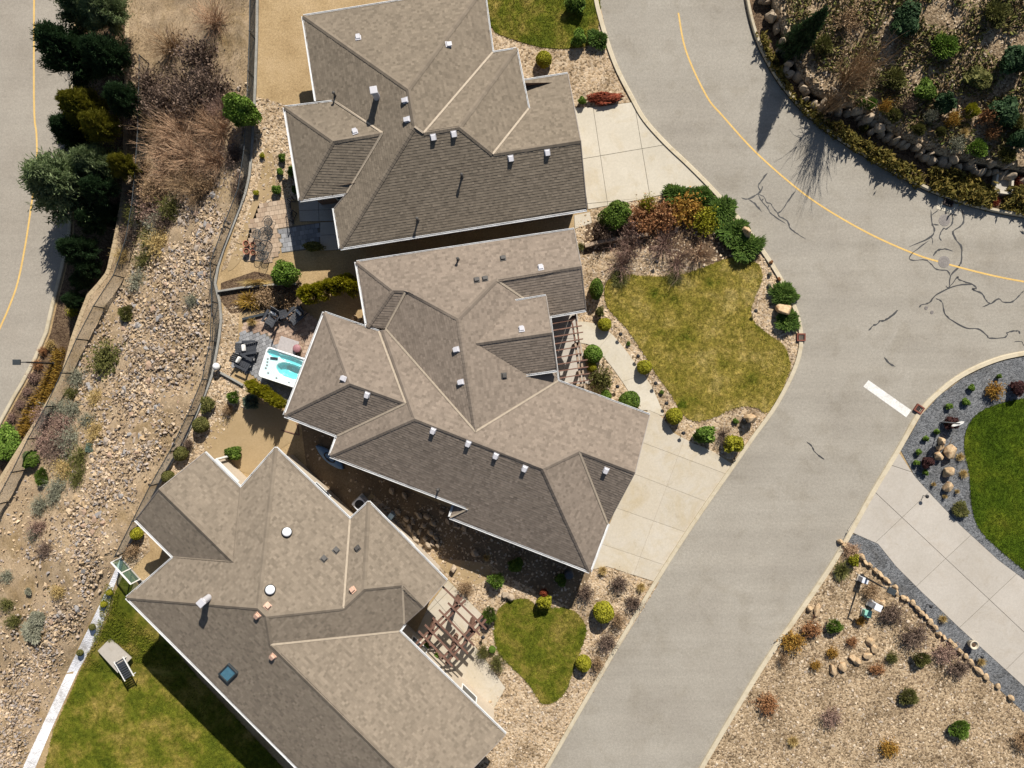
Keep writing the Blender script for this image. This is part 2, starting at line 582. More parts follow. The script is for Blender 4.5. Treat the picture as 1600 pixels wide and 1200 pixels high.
foliage('dry_straw', (.17, .13, .07), (.24, .185, .105), (.30, .24, .15))
foliage('amber_grass', (.13, .075, .012), (.20, .12, .02), (.26, .17, .035))
M['twig_brown'] = mat_island('twig_brown', [(.18, .115, .06), (.31, .205, .115), (.44, .31, .19)], None, 0.9, 0.1, 1.0, 0.2)
M['twig_dark'] = mat_island('twig_dark', [(.08, .055, .042), (.15, .105, .08), (.23, .165, .125)], None, 0.9, 0.1, 1.0, 0.2)
M['twig_purple'] = mat_island('twig_purple', [(.14, .085, .07), (.25, .16, .125), (.38, .26, .20)], None, 0.9, 0.1, 1.0, 0.2)
M['twig_rose'] = mat_island('twig_rose', [(.26, .155, .095), (.42, .27, .165), (.56, .39, .26)], None, 0.9, 0.1, 1.0, 0.25)
M['bark'] = mat_surface('bark', [(.05, .035, .025), (.10, .07, .05)], 3, 20, 0.3)

def shingle_mat(key, base):
    a = np.array(base)
    M[key] = mat_island(key, [tuple(a*.78), tuple(a*.92), tuple(a*1.0), tuple(a*1.08), tuple(a*1.20)], [0, .22, .5, .8, 1], 0.95, 0.1, 0.16, 0.07, 0.16)
shingle_mat('shingle_grey', (.198, .160, .127))
shingle_mat('shingle_tan', (.172, .141, .106))
shingle_mat('shingle_sand', (.194, .159, .121))
M['ridge_grey'] = mat_island('ridge_grey', [(.165, .134, .107), (.20, .163, .130)], None, 0.95, 0.1, 0.5, 0.1)
M['ridge_sand'] = mat_island('ridge_sand', [(.155, .127, .097), (.19, .156, .119)], None, 0.95, 0.1, 0.5, 0.1)
M['deck'] = mat_plain('roof_deck', (.05, .042, .035), 0.95)
M['valley'] = mat_plain('valley_metal', (.34, .28, .21), 0.7, 0, 0.3)
M['gutter'] = mat_plain('gutter_white', (.66, .66, .655), 0.45, 0, 0.4, 0.14, 1.5)
M['trim'] = mat_plain('trim_taupe', (.20, .17, .145), 0.6)
M['soffit'] = mat_plain('soffit', (.35, .33, .30), 0.8)
M['stucco_tan'] = mat_surface('stucco_tan', [(.36, .27, .18), (.41, .32, .22)], 1.0, 30, 0.08)
M['stucco_cream'] = mat_surface('stucco_cream', [(.42, .35, .27), (.47, .40, .31)], 1.0, 30, 0.08)
M['stucco_brown'] = mat_surface('stucco_brown', [(.16, .10, .075), (.20, .13, .10)], 1.0, 30, 0.08)
M['glass'] = mat_plain('window_glass', (.03, .04, .05), 0.08, 0, 0.6)
M['glass_blue'] = mat_plain('skylight_glass', (.08, .20, .26), 0.12, 0, 0.6)
M['frame_white'] = mat_plain('frame_white', (.70, .69, .66), 0.5)
M['garage_door'] = mat_plain('garage_door', (.50, .44, .36), 0.5)
M['vent_metal'] = mat_plain('vent_metal', (.47, .46, .48), 0.45, 0.0, 0.4, 0.06)
M['vent_dark'] = mat_plain('vent_dark', (.06, .055, .05), 0.6)
M['vent_pink'] = mat_plain('vent_pink', (.52, .33, .24), 0.6)
M['vent_dome'] = mat_plain('vent_dome', (.78, .79, .81), 0.25)
M['timber_brown'] = mat_surface('timber_brown', [(.105, .055, .038), (.155, .085, .062), (.20, .115, .085)], 2.0, 25, 0.2, 0.8)
M['timber_light'] = mat_surface('timber_light', [(.26, .19, .13), (.34, .26, .19)], 2.0, 25, 0.2, 0.8)
M['timber_grey'] = mat_surface('timber_grey', [(.20, .19, .17), (.30, .29, .26)], 1.5, 22, 0.25, 0.9)
M['black_metal'] = mat_plain('black_metal', (.018, .018, .02), 0.45)
M['dark_metal'] = mat_plain('dark_metal', (.05, .058, .062), 0.45, 0.3)
M['steel'] = mat_plain('galvanised_steel', (.36, .37, .38), 0.5, 0.5)
M['iron'] = mat_plain('cast_iron', (.20, .18, .165), 0.7, 0.1, 0.3, 0.25, 9)
M['iron_dark'] = mat_plain('iron_dark', (.05, .035, .03), 0.7, 0.2)
M['rust'] = mat_plain('rust_red', (.16, .05, .032), 0.85)
M['wire'] = mat_plain('fence_wire', (.16, .155, .14), 0.6, 0.3)
M['terracotta'] = mat_plain('terracotta', (.36, .15, .09), 0.8)
M['cream_pot'] = mat_plain('cream_pot', (.48, .42, .31), 0.6)
M['plastic_dark'] = mat_plain('plastic_dark', (.040, .043, .050), 0.5)
M['cushion'] = mat_plain('cushion', (.72, .70, .66), 0.9)
M['tub_white'] = mat_plain('tub_white', (.82, .84, .84), 0.2, 0, 0.5, 0.02)
M['tub_teal'] = mat_surface('tub_teal', [(.09, .52, .55), (.14, .62, .65), (.30, .74, .75)], 1.2, 6, 0.1, 0.15, 0.5, 0.0)
M['tub_deep'] = mat_plain('tub_deep', (.05, .40, .43), 0.2)
M['spa_cover'] = mat_plain('spa_cover', (.36, .33, .32), 0.8)
M['pink'] = mat_plain('pink_plastic', (.28, .13, .14), 0.6)
M['kayak_blue'] = mat_plain('kayak_blue', (.09, .17, .29), 0.35)
M['util_green'] = mat_plain('util_green', (.22, .46, .36), 0.6)
M['util_grey'] = mat_plain('util_grey', (.60, .62, .66), 0.5)
M['util_blue'] = mat_plain('util_blue', (.30, .42, .50), 0.5)
M['sign_red'] = mat_plain('sign_red', (.48, .02, .02), 0.5)
M['paver_tan'] = mat_island('paver_tan', [(.30, .215, .15), (.37, .28, .20), (.44, .34, .25)], None, 0.9, 0.15, 0.8, 0.12, 0.1)
M['paver_rose'] = mat_island('paver_rose', [(.22, .15, .11), (.32, .225, .165), (.40, .30, .225)], None, 0.9, 0.15, 0.8, 0.15, 0.1)
M['paver_grey'] = mat_island('paver_grey', [(.17, .17, .175), (.225, .225, .23), (.28, .28, .285)], None, 0.9, 0.15, 0.8, 0.1, 0.1)
M['block'] = mat_surface('wall_block', [(.33, .25, .15), (.40, .31, .20)], 1.2, 18, 0.2)

def mat_clear(name, col, alpha_tr=0.75):
    m, nt, b = new_mat(name)
    b.inputs['Base Color'].default_value = (*col, 1)
    b.inputs['Roughness'].default_value = 0.08
    t = nt.nodes.new('ShaderNodeBsdfTransparent')
    t.inputs[0].default_value = (0.75, 0.88, 0.82, 1)
    mx = nt.nodes.new('ShaderNodeMixShader')
    mx.inputs[0].default_value = alpha_tr
    nt.links.new(b.outputs[0], mx.inputs[1]); nt.links.new(t.outputs[0], mx.inputs[2])
    nt.links.new(mx.outputs[0], nt.nodes['Material Output'].inputs[0])
    return m
M['fence_glass'] = mat_clear('fence_glass', (.22, .32, .27), 0.82)

def mat_water():
    m, nt, b = new_mat('tub_water')
    co = coords(nt)
    b.inputs['Base Color'].default_value = (.60, .92, .93, 1)
    b.inputs['Roughness'].default_value = 0.04
    bump(nt, b, noise(nt, co, 7, 3, 0.5), 0.15, 0.02)
    t = nt.nodes.new('ShaderNodeBsdfTransparent')
    t.inputs[0].default_value = (.93, .99, .99, 1)
    mx = nt.nodes.new('ShaderNodeMixShader')
    mx.inputs[0].default_value = 0.93
    nt.links.new(b.outputs[0], mx.inputs[1]); nt.links.new(t.outputs[0], mx.inputs[2])
    nt.links.new(mx.outputs[0], nt.nodes['Material Output'].inputs[0])
    return m
M['water'] = mat_water()
scene.cycles.diffuse_bounces = 2

# ------------------------------------------------------------------ terrain
def curve_x(tab):
    ys = [a for a, b in tab]; xs = [b for a, b in tab]
    return lambda y: np.interp(y, ys, xs)

Fx = curve_x([(-200,402),(60,399),(150,396),(230,392),(290,386),(345,365),(400,343),(440,333),(487,345),(530,340),(585,330),(625,315),(690,285),(750,250),(800,225),(870,190),(920,165),(980,135),(1048,105),(1150,60),(1400,-50)])
LFx = curve_x([(-200,240),(150,232),(236,230),(320,222),(355,220),(400,206),(440,192),(476,166),(500,154),(550,128),(600,108),(640,88),(690,60),(740,36),(784,12),(850,-30),(1000,-130),(1400,-360)])
WTx = curve_x([(-200,200),(150,196),(300,192),(360,182),(425,168),(445,152),(460,138),(490,126),(530,112),(592,96),(642,66),(694,34),(748,0),(800,-35),(1000,-165),(1400,-400)])
RCx = curve_x([(-200,115),(150,117),(250,117),(370,112),(430,98),(480,85),(520,76),(558,60),(595,41),(620,26),(668,0),(800,-75),(1000,-190),(1400,-430)])
ZLF, ZWT, ZBED, ZROAD = -4.5, -5.0, -6.5, -6.6
YZ = -2.6           # the lowest back yard lies below the others
ZFy = lambda y: float(np.interp(y, [868, 1050], [0.0, YZ]))
_pt = np.array([0, .10, .25, .5, .8, 1.0]); _pz = np.array([0, .035, .16, .47, .83, 1.0])

from mathutils import noise as mnoise
def wob(x, y, s, a):
    return a * mnoise.fractal(Vector((x*s, y*s, 3.1)), 0.8, 2.0, 4)

BW = [(1195,-60),(1205,0),(1220,50),(1243,105),(1272,148),(1310,163),(1350,178),(1375,195),(1400,214),(1440,232),(1480,247),(1520,255),(1560,262),(1600,270),(1700,285),(1900,300)]
BWs = np.array(smooth_line(BW, 4))
def bank_sd(px, py):
    a = BWs[:-1]; b = BWs[1:]
    ab = b - a
    ap = np.array([px, py]) - a
    t = np.clip((ap*ab).sum(1)/(ab*ab).sum(1), 0, 1)
    q = ap - ab*t[:, None]
    d2 = (q*q).sum(1)
    i = int(d2.argmin())
    cr = ab[i, 0]*ap[i, 1] - ab[i, 1]*ap[i, 0]
    return math.sqrt(d2[i]) * (1 if cr < 0 else -1)
def z_bank(sd):
    return 1.05 + 0.0085*max(0.0, sd)

def gz(px, py):
    """height of the ground the photograph shows at a pixel"""
    if px < Fx(py):
        if px >= LFx(py):
            t = (Fx(py)-px)/(Fx(py)-LFx(py))
            return float(ZFy(py) + (ZLF-ZFy(py))*np.interp(t, _pt, _pz))
        if px >= WTx(py):
            t = (LFx(py)-px)/(LFx(py)-WTx(py))
            return float(ZLF + (ZWT-ZLF)*t)
        return ZBED if px > RCx(py) else ZROAD
    if py > 868 and px < 330 and (py-905) > (px-219)*1.02: return ZFy(py)+.03
    if px > 1190 and py < 300:
        sd = bank_sd(px, py)
        if sd > 0: return z_bank(sd)
    return 0.03
def gp(px, py, dz=0.0):
    p = at(px, py, gz(px, py)); p.z += dz
    return p

ys = list(range(-200, 1401, 8))
# hillside
NX = 44
V = []; F = []
for r, y in enumerate(ys):
    f, l, w = float(Fx(y)), float(LFx(y)), float(WTx(y))
    xs = [f + (l-f)*i/(NX-6) for i in range(NX-5)] + [l + (w-l)*i/5 for i in range(1, 6)]
    for i, x in enumerate(xs):
        t = (f-x)/(f-l)
        if x >= l - 1e-6: z = ZFy(y) + (ZLF-ZFy(y))*float(np.interp(min(t, 1), _pt, _pz))
        else: z = ZLF + (ZWT-ZLF)*(l-x)/(l-w)
        p = at(x, y, z)
        k = min(1.0, i/3.0, (len(xs)-1-i)/3.0)
        p.z += k*(wob(p.x, p.y, 0.45, 0.22) + wob(p.x, p.y, 1.7, 0.07))
        V.append(p)
n = len(xs)
for r in range(len(ys)-1):
    for i in range(n-1):
        a = r*n+i
        F.append((a, a+1, a+n+1, a+n))
obj('hillside', mesh_py('hillside', V, F, M['slope_soil'], True), kind='structure')

# lower ground (under the lower road and its planted verge)
V = []; F = []
for r, y in enumerate(ys):
    w = at(float(WTx(y)), y, ZWT)
    V += [(-160, at(0, y, ZROAD).y, ZROAD-.02), (w.x, w.y, ZROAD-.02)]
    if r: F.append((2*r-2, 2*r-1, 2*r+1, 2*r))
obj('lower_ground', mesh_py('lower_ground', V, F, M['soil']), kind='structure')

# main ground sheet
gl = [at(float(Fx(y)), y, 0) for y in ys if y <= 868]
gl += [at(x, y, 0) for x, y in [(190,871),(221,906),(262,912),(362,1014),(570,1228),(800,1500)]]
top, bot = gl[0].y, at(0, 1400, YZ).y
gpoly = [(p.x, p.y) for p in gl] + [(gl[-1].x, -170), (180, -170), (180, 170), (gl[0].x, 170)]
obj('ground', prism(gpoly, 0, 0, M['soil'], 'ground'), kind='structure')
fl = [at(float(Fx(y)), y, ZFy(y)) for y in ys if y > 868]

def yard_mesh(name, px, off, mat):
    """sheet that follows the sloping lower yard; subdivided over the photograph's pixels, then laid on the slope"""
    bm = bmesh.new()
    vs2 = [bm.verts.new((x, y, 0)) for x, y in px]
    f = bm.faces.new(vs2)
    bmesh.ops.triangulate(bm, faces=[f])
    for _ in range(3): bmesh.ops.subdivide_edges(bm, edges=[e for e in bm.edges if e.calc_length() > 14], cuts=1, use_grid_fill=False)
    bmesh.ops.triangulate(bm, faces=bm.faces)
    for v in bm.verts:
        x, y = v.co.x, v.co.y
        v.co = at(x, y, ZFy(y)+off)
    bm.normal_update()
    for f in bm.faces:
        if f.normal.z < 0: f.normal_flip()
    me = bpy.data.meshes.new(name); bm.to_mesh(me); bm.free(); me.materials.append(M[mat])
    return me
ypx = [(float(Fx(y)), y) for y in range(868, 1400, 12)]
obj('lower_yard', yard_mesh('lower_yard', ypx + [(800, 1400), (640, 1240), (440, 1040), (330, 930), (262, 890), (215, 880)], 0, 'soil'), kind='structure')
ylow = [(fl[-1].x, bot+.5), (fl[-1].x, -170), (gl[-1].x+.2, -170), (gl[-1].x+.2, bot-6), (at(780,1390,YZ).x, bot+.5)]
obj('lower_yard', prism(ylow, YZ-.006, YZ-.006, M['soil'], 'lower_yard'), kind='structure')
# concrete retaining wall under the glass fence, between the two yard levels
a_, b_, c_ = at(188, 869, 0), at(221, 906, 0), at(262, 912, 0)
rw = empty('retaining_wall', (a_.x, a_.y, YZ), 0, 'short concrete retaining wall under the glass fence between two yard levels', 'wall')
o_ = Vector((a_.x, a_.y, YZ))
_e = [a_, b_, c_] + [at(x, y, 0) for x, y in ((362,1014),(570,1228),(800,1500))]
_e.append(Vector((_e[-1].x, -168, 0)))
for p_, q_ in zip(_e, _e[1:]):
    MB().beam(p_-o_+Vector((0, 0, -1.31)), q_-o_+Vector((0, 0, -1.31)), .2, 2.6).build('wall_panel', M['concrete_grey'], rw)

# raised bank at the top right
V = []; F = []; idx = {}
for ix in range(1180, 2120, 10):
    for iy in range(-320, 330, 10):
        sd = bank_sd(ix, iy)
        if sd > 7:
            p = at(ix, iy, z_bank(sd)); p.z += wob(p.x, p.y, 0.5, 0.15) * min(1, sd/30)
            idx[ix, iy] = len(V); V.append(p)
for (ix, iy), a in list(idx.items()):
    q = [idx.get((ix+10, iy)), idx.get((ix+10, iy+10)), idx.get((ix, iy+10))]
    if None not in q: F.append((a, q[2], q[1], q[0]))
# its foot
o0 = len(V)
for i, (x, y) in enumerate(BWs):
    d = BWs[min(i+1, len(BWs)-1)] - BWs[max(i-1, 0)]
    d = d/np.linalg.norm(d); nn = np.array([d[1], -d[0]])
    V += [at(x-nn[0]*3, y-nn[1]*3, 0.02), at(x+nn[0]*3, y+nn[1]*3, 0.95), at(x+nn[0]*26, y+nn[1]*26, z_bank(26)-.02)]
    if i:
        a = o0+3*(i-1)
        F += [(a, a+3, a+4, a+1), (a+1, a+4, a+5, a+2)]
obj('planted_bank', mesh_py('planted_bank', V, F, M['terrace_gravel'], True), kind='structure')

# ------------------------------------------------------------------ street and kerbs
SL = [(925,-120),(932,-20),(945,40),(965,100),(990,150),(1010,185),(1043,222),(1080,257),(1122,300),(1165,350),(1200,398),(1226,440),(1245,480),(1254,515),(1254,545),(1243,582),(1215,636),(1180,685),(1150,728),(1086,820),(1025,915),(945,1050),(850,1215),(770,1360)]
ST = [(1155,-120),(1158,-50),(1165,10),(1180,65),(1205,115),(1230,150),(1258,180),(1300,214),(1350,246),(1400,275),(1450,300),(1500,319),(1550,332),(1600,341),(1700,356),(1900,380)]
SR = [(1900,520),(1720,530),(1600,548),(1550,560),(1500,583),(1462,612),(1432,644),(1400,700),(1358,770),(1300,873),(1240,962),(1180,1050),(1085,1210),(1010,1350)]
sl, st, sr = (smooth_line(q, 5) for q in (SL, ST, SR))
street = obj('street', prism(W(sl + sr[::-1] + st[::-1], 0.004), 0.004, 0.004, M['asphalt'], 'street'), kind='structure')
def kerb(line, side, z=0.0, w=0.30, hgt=0.11):
    s = -side
    pr = [(0, 0), (0.03*s, hgt*0.8), (0.07*s, hgt), (w*s, hgt+0.015), (w*s, 0)]
    o = obj('kerb', profile_sweep([(p[0], p[1], z) for p in W(line, z)], pr, M['curb'], 'kerb'), kind='structure')
    return o
kerb(sl, 1); kerb(st, -1, w=0.22, hgt=0.26); kerb(sr, -1)

lines = street
def painted(name, px_line, w, z, mat, parent=street, smooth=True, ragged=0.0, n=5):
    return obj(name, ribbon(W(smooth_line(px_line, n) if smooth else px_line, z), w, z, M[mat], name, ragged), parent)
painted('centre_line', [(1060,20),(1072,80),(1104,150),(1130,182),(1180,237),(1240,290),(1290,326),(1360,366),(1430,397),(1475,411),(1540,428),(1600,440),(1700,455),(1850,470)], 0.11, 0.010, 'yellow')
obj('stop_line', prism(W([(1357,594),(1424,641),(1416,652),(1349,604)], 0.010), 0.010, 0.010, M['white_paint'], 'stop_line'), street)

def z5(x0, y0, pts): return [(x0 + a/5.0, y0 + b/5.0) for a, b in pts]
cr = []
A = lambda pts: cr.append(z5(960, 150, pts))
A([(1195,600),(1150,660),(1125,705),(1140,740),(1120,765),(1045,805),(990,795)])
A([(1045,805),(1100,845),(1150,905)]); A([(1155,700),(1150,735),(1120,765)]); A([(1095,828),(1112,862)])
A([(1120,765),(1150,820),(1200,880),(1215,908),(1260,945),(1340,1000)])
A([(1120,765),(1165,785),(1190,830),(1220,840),(1245,880),(1275,915),(1290,940),(1350,975),(1375,1035),(1430,1075),(1500,1120)])
A([(1150,820),(1165,800)]); A([(1200,880),(1210,845)]); A([(1275,915),(1310,890),(1360,815),(1415,740)])
A = lambda pts: cr.append(z5(1280, 150, pts))
A([(872,890),(880,990),(900,1050),(860,1110),(700,1180)]); A([(860,1095),(885,1120),(885,1165)])
A([(935,885),(900,915),(880,930)]); A([(885,1000),(935,1010)])
A([(1090,890),(1040,910),(1045,960),(1030,1010),(990,1040),(970,1035),(940,1095),(955,1135)])
A([(1090,885),(1120,915),(1130,975),(1100,1020),(1045,1060),(1075,1130),(1110,1180),(1110,1290),(1085,1340),(1030,1400),(1015,1490)])
A([(860,1130),(760,1200),(705,1260),(730,1285),(830,1280),(870,1310),(920,1355),(1000,1365),(1020,1405)])
A = lambda pts: cr.append(z5(1280, 380, pts))
A([(990,330),(1015,345),(1080,265),(1095,285),(1200,325),(1225,355),(1195,358),(1270,395),(1300,440),(1340,472),(1400,435),(1440,462),(1510,455),(1570,400),(1600,370)])
A([(1340,472),(1270,500)]); A([(1190,325),(1080,328),(920,400),(860,465),(800,480),(780,505)])
A([(910,430),(960,460),(980,545),(1040,605),(1150,662),(1240,668),(1310,720),(1330,742),(1440,738),(1470,715),(1465,700),(1520,685),(1560,688),(1568,710)])
A([(1520,772),(1580,768),(1600,800),(1640,830)]); A([(890,100),(920,60),(980,45),(1045,62)])
A([(385,685),(420,645),(455,630),(475,605),(510,605),(570,565),(615,520)])
A([(505,890),(545,935),(595,965)])
A = lambda pts: cr.append(z5(960, 610, pts))
A([(1500,400),(1545,440),(1560,475),(1600,510),(1640,540)])
for i, c in enumerate(cr):
    L = smooth_line(c, 4)
    L = [(x + random.uniform(-.4, .4), y + random.uniform(-.4, .4)) for x, y in L]
    w = 0.045 if i in (10, 11, 20) else random.uniform(0.065, 0.105)
    obj('crack_seal', ribbon(W(L, 0.008), w, 0.007 + 0.0002*i, M['tar'], 'crack_seal', 0.5, True), street)
obj('patch', prism(W([(1448,484),(1457,478),(1463,486),(1455,494)], .0065), .0065, .0065, M['asphalt_old'], 'patch'), street)

# lower road
rc = [(float(RCx(y)), y) for y in range(-200, 1401, 20)]
lw = 7.0
rcw = W(rc, ZROAD)
lroad = obj('lower_road', prism(rcw + [(x-lw-.5, y) for x, y in rcw][::-1], ZROAD-.01, ZROAD-.01, M['asphalt_old'], 'lower_road'), kind='structure')
kerb(rc[::-1], -1, ZROAD, 0.25, 0.12)
painted('centre_line', [(54,-150),(53,150),(57,210),(57,260),(49,320),(40,380),(28,440),(14,480),(0,512),(-40,600),(-110,720)], 0.13, ZROAD-.004, 'yellow', lroad)
# planted verge between the lower road and the block wall
vg = W(rc, ZBED)
vt = [(at(float(WTx(y)), y, ZWT).x, at(float(WTx(y)), y, ZWT).y) for y in range(-200, 1401, 20)]
obj('verge', prism([(x+.15, y) for x, y in vg] + vt[::-1], ZBED, ZBED, M['mulch'], 'verge'), kind='structure')

# ------------------------------------------------------------------ beds, lawns, paved areas
def sheet(name, px, z, mat, skirt=0.0, kind='structure', smooth=0, parent=None):
    if smooth: px = smooth_line(px, smooth, True)
    o = obj(name, prism(W(px, z), z-skirt, z, M[mat], name), parent)
    if kind: o['kind'] = kind
    return o
FRONT = [(898,350),(925,326),(985,314),(1110,292),(1165,352),(1226,445),(1252,520),(1243,580),(1150,722),(1085,697),(1040,662),(1008,640),(870,598),(858,500),(915,486)]
sheet('gravel_bed', FRONT, 0.012, 'tan_gravel')
FRONT3 = [(905,890),(950,884),(1030,910),(945,1048),(850,1213),(760,1360),(640,1180),(700,1050),(755,965),(698,900),(560,790),(600,770),(720,800)]
sheet('gravel_bed', FRONT3, 0.012, 'tan_gravel')
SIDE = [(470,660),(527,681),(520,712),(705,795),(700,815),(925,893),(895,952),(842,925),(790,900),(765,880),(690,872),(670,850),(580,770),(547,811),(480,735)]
sheet('side_yard', SIDE, 0.016, 'shade_soil')
sheet('dirt_yard', [(672,862),(690,872),(765,882),(762,902),(740,915),(712,905),(690,888)], 0.020, 'dirt_path', smooth=3)
DIRT = [(375,640),(415,632),(450,650),(470,680),(440,700),(400,740),(360,728),(330,712),(318,690),(345,650)]
sheet('dirt_yard', DIRT, 0.020, 'dirt_path', smooth=4)
FENCEBED = [(350,480),(375,470),(372,520),(362,590),(395,612),(370,650),(330,700),(250,765),(228,810),(235,860),(205,890),(192,866),(226,800),(287,690),(317,625),(332,585),(342,530)]
sheet('gravel_bed', FENCEBED, 0.012, 'tan_gravel')
BED4 = [(398,150),(452,165),(468,310),(400,320),(380,400),(345,425),(340,440),(352,405),(370,345),(390,290),(394,230)]
sheet('gravel_bed', BED4, 0.012, 'tan_gravel')
sheet('dirt_yard', [(412,235),(425,240),(430,300),(412,318),(392,372),(372,412),(355,420),(378,360),(400,300),(408,270)], 0.020, 'dirt_path', smooth=4)
SLATE = [(1850,520),(1720,528),(1602,556),(1552,568),(1506,590),(1468,618),(1440,648),(1408,704),(1430,745),(1460,778),(1500,820),(1560,875),(1600,905),(1700,1000),(1850,1140)]
sheet('slate_bed', SLATE, 0.030, 'slate_gravel', .03)
ROCKBED = [(1302,876),(1318,850),(1345,868),(1380,902),(1420,945),(1460,985),(1500,1022),(1545,1062),(1640,1150),(1760,1260),(1700,1400),(1010,1400),(1092,1210),(1186,1050),(1244,966)]
sheet('gravel_bed', ROCKBED, 0.012, 'terrace_gravel')
STRIP = [(1322,832),(1340,836),(1372,850),(1400,885),(1440,925),(1500,982),(1575,1050),(1690,1155),(1760,1225),(1740,1240),(1640,1150),(1545,1062),(1500,1022),(1460,985),(1420,945),(1380,902),(1345,868),(1316,848)]
sheet('slate_bed', STRIP, 0.030, 'slate_gravel', .03)
TBED = [p for p in st] + [tuple(p) for p in BWs[::-1]]
sheet('planting_strip', TBED, 0.09, 'mulch')
WHITE = [(188,872),(193,875),(186,895),(177,920),(170,950),(150,1000),(122,1048),(80,1140),(30,1260),(-10,1300),(40,1190),(104,1052),(138,982),(167,920)]
obj('white_gravel_bed', yard_mesh('white_gravel_bed', WHITE, 0.016, 'white_gravel'), kind='structure')
sheet('planting_bed', [(345,442),(398,424),(470,440),(470,480),(385,487),(360,490),(345,470)], 0.014, 'mulch')
sheet('planting_bed', [(915,352),(985,330),(1110,310),(1170,370),(1190,408),(1100,412),(1000,388),(912,398)], 0.016, 'mulch')

LAWN1 = [(945,452),(950,480),(970,502),(985,520),(1005,550),(1030,590),(1050,617),(1062,640),(1075,653),(1092,657),(1115,652),(1140,640),(1165,634),(1185,637),(1198,644),(1215,622),(1229,592),(1235,572),(1225,541),(1200,522),(1180,505),(1173,485),(1180,462),(1190,437),(1188,418),(1175,408),(1150,403),(1125,408),(1100,418),(1060,430),(1010,432),(975,428),(953,436)]
LAWN3 = [(778,955),(798,939),(825,937),(842,950),(868,950),(892,953),(908,966),(916,985),(908,1012),(896,1045),(880,1085),(850,1100),(826,1068),(800,1042),(780,1020),(772,988)]
LAWNR = [(1605,622),(1560,632),(1530,645),(1511,670),(1507,700),(1515,740),(1519,790),(1530,825),(1560,857),(1600,890),(1720,990),(1850,950),(1850,650),(1720,610)]
LAWNB = [(192,900),(208,912),(200,936),(240,975),(310,1060),(480,1240),(300,1240),(60,1240),(84,1140),(126,1048),(153,1002),(173,955),(180,925)]
LAWNT = [(765,-30),(920,-30),(935,40),(920,70),(860,75),(800,60),(768,40)]
sheet('gravel_bed', [(760,-100),(922,-100),(932,-20),(945,40),(962,97),(986,150),(983,160),(940,166),(898,168),(888,118),(812,128),(800,80),(768,84)], 0.012, 'tan_gravel')
GRASS = []
for nm, px, mt, dens, zb in (('lawn', LAWNT, 'lawn_mixed', 300, 0), ('lawn', LAWN1, 'lawn_dry', 420, 0), ('lawn', LAWN3, 'lawn_mixed', 420, 0), ('lawn', LAWNR, 'lawn_green', 330, 0), ('lawn', LAWNB, 'lawn_mixed', 300, YZ)):
    q = smooth_line(px, 5, True) if px is not LAWNB else px
    o = obj(nm, yard_mesh(nm, q, .05, mt) if zb else prism(W(q, zb+0.055), zb, zb+0.055, M[mt], nm), kind='structure')
    P = scatter(inset(W(q, zb+0.055), -0.05), dens)
    if zb:
        P = P[~in_poly(P, W([(146,1021),(171,993),(214,1030),(186,1060)], YZ))]
    n = len(P)
    k = 3
    Pt = np.repeat(P, k, 0) + rng.normal(0, .02, (n*k, 2))
    ang = rng.random(n*k)*2*np.pi
    lean = rng.random(n*k)*.055 + .02
    w = .010 + .012*rng.random(n*k)
    hh = .03 + .035*rng.random(n*k)
    c, s = np.cos(ang), np.sin(ang)
    base = np.c_[Pt, np.full(n*k, .053) if not zb else np.repeat(np.array([ZFy(600-p[1]/(H-YZ)*FPX)+.045 for p in P]), k)]
    a = base + np.c_[-s*w, c*w, np.zeros(n*k)]
    b = base + np.c_[s*w, -c*w, np.zeros(n*k)]
    t = base + np.c_[c*lean, s*lean, hh]
    Vv = np.stack([a, b, t], 1).reshape(-1, 3)
    Ff = np.arange(n*k*3).reshape(-1, 3)
    g = obj('grass', mesh_np('grass', Vv, Ff, M[mt+'_blade']), kind='stuff')

def slabs(name, px, cuts, mat, z=0.045, gap=0.014, zj=0.022, jm='joint', z0=0.0):
    """a paved piece of the setting cut into slabs, each its own part"""
    z += z0; zj += z0
    poly = W(px, z)
    base = obj(name, prism(poly, z0, zj, M[jm], name), kind='structure')
    pieces = [ccw(poly)]
    for a, b in cuts:
        a2, b2 = W([a], z)[0], W([b], z)[0]
        nxt = []
        for p in pieces:
            for r in split_poly(p, a2, b2):
                if r: nxt.append(ccw(r))
        pieces = nxt
    for p in pieces:
        ip = inset(p, gap)
        me = prism(ip, zj-.002, z + random.uniform(-.002, .002), M[mat], 'slab')
        obj('slab', me, base)
    return base
slabs('driveway', [(898,168),(940,166),(984,160),(993,157),(1008,186),(1041,225),(1077,260),(1108,291),(1050,301),(985,315),(919,327),(906,240)],
      [((992,166),(1016,310)), ((928,176),(949,316)), ((870,255),(1046,225)), ((900,320),(920,318))], 'concrete')
slabs('driveway', [(1012,640),(1030,648),(1041,660),(1052,676),(1082,692),(1110,703),(1146,726),(1083,818),(1024,909),(985,897),(948,885),(925,890),(960,800),(1000,700)],
      [((1068,690),(990,897)), ((985,738),(1120,790)), ((950,789),(1090,838)), ((1000,690),(1200,765)), ((940,850),(1060,890))], 'concrete_tan', gap=.008, jm='joint_light')
slabs('driveway', [(1404,706),(1430,745),(1460,778),(1500,820),(1560,875),(1600,905),(1700,1000),(1850,1140),(1760,1225),(1690,1155),(1575,1050),(1500,982),(1440,925),(1400,885),(1372,850),(1340,836),(1324,829),(1362,770)],
      [((1363,765),(1478,873)), ((1446,774),(1370,846)), ((1517,836),(1436,912)), ((1584,901),(1504,976)), ((1652,966),(1574,1044)), ((1718,1030),(1640,1110)), ((1390,726),(1420,736))], 'concrete_grey')
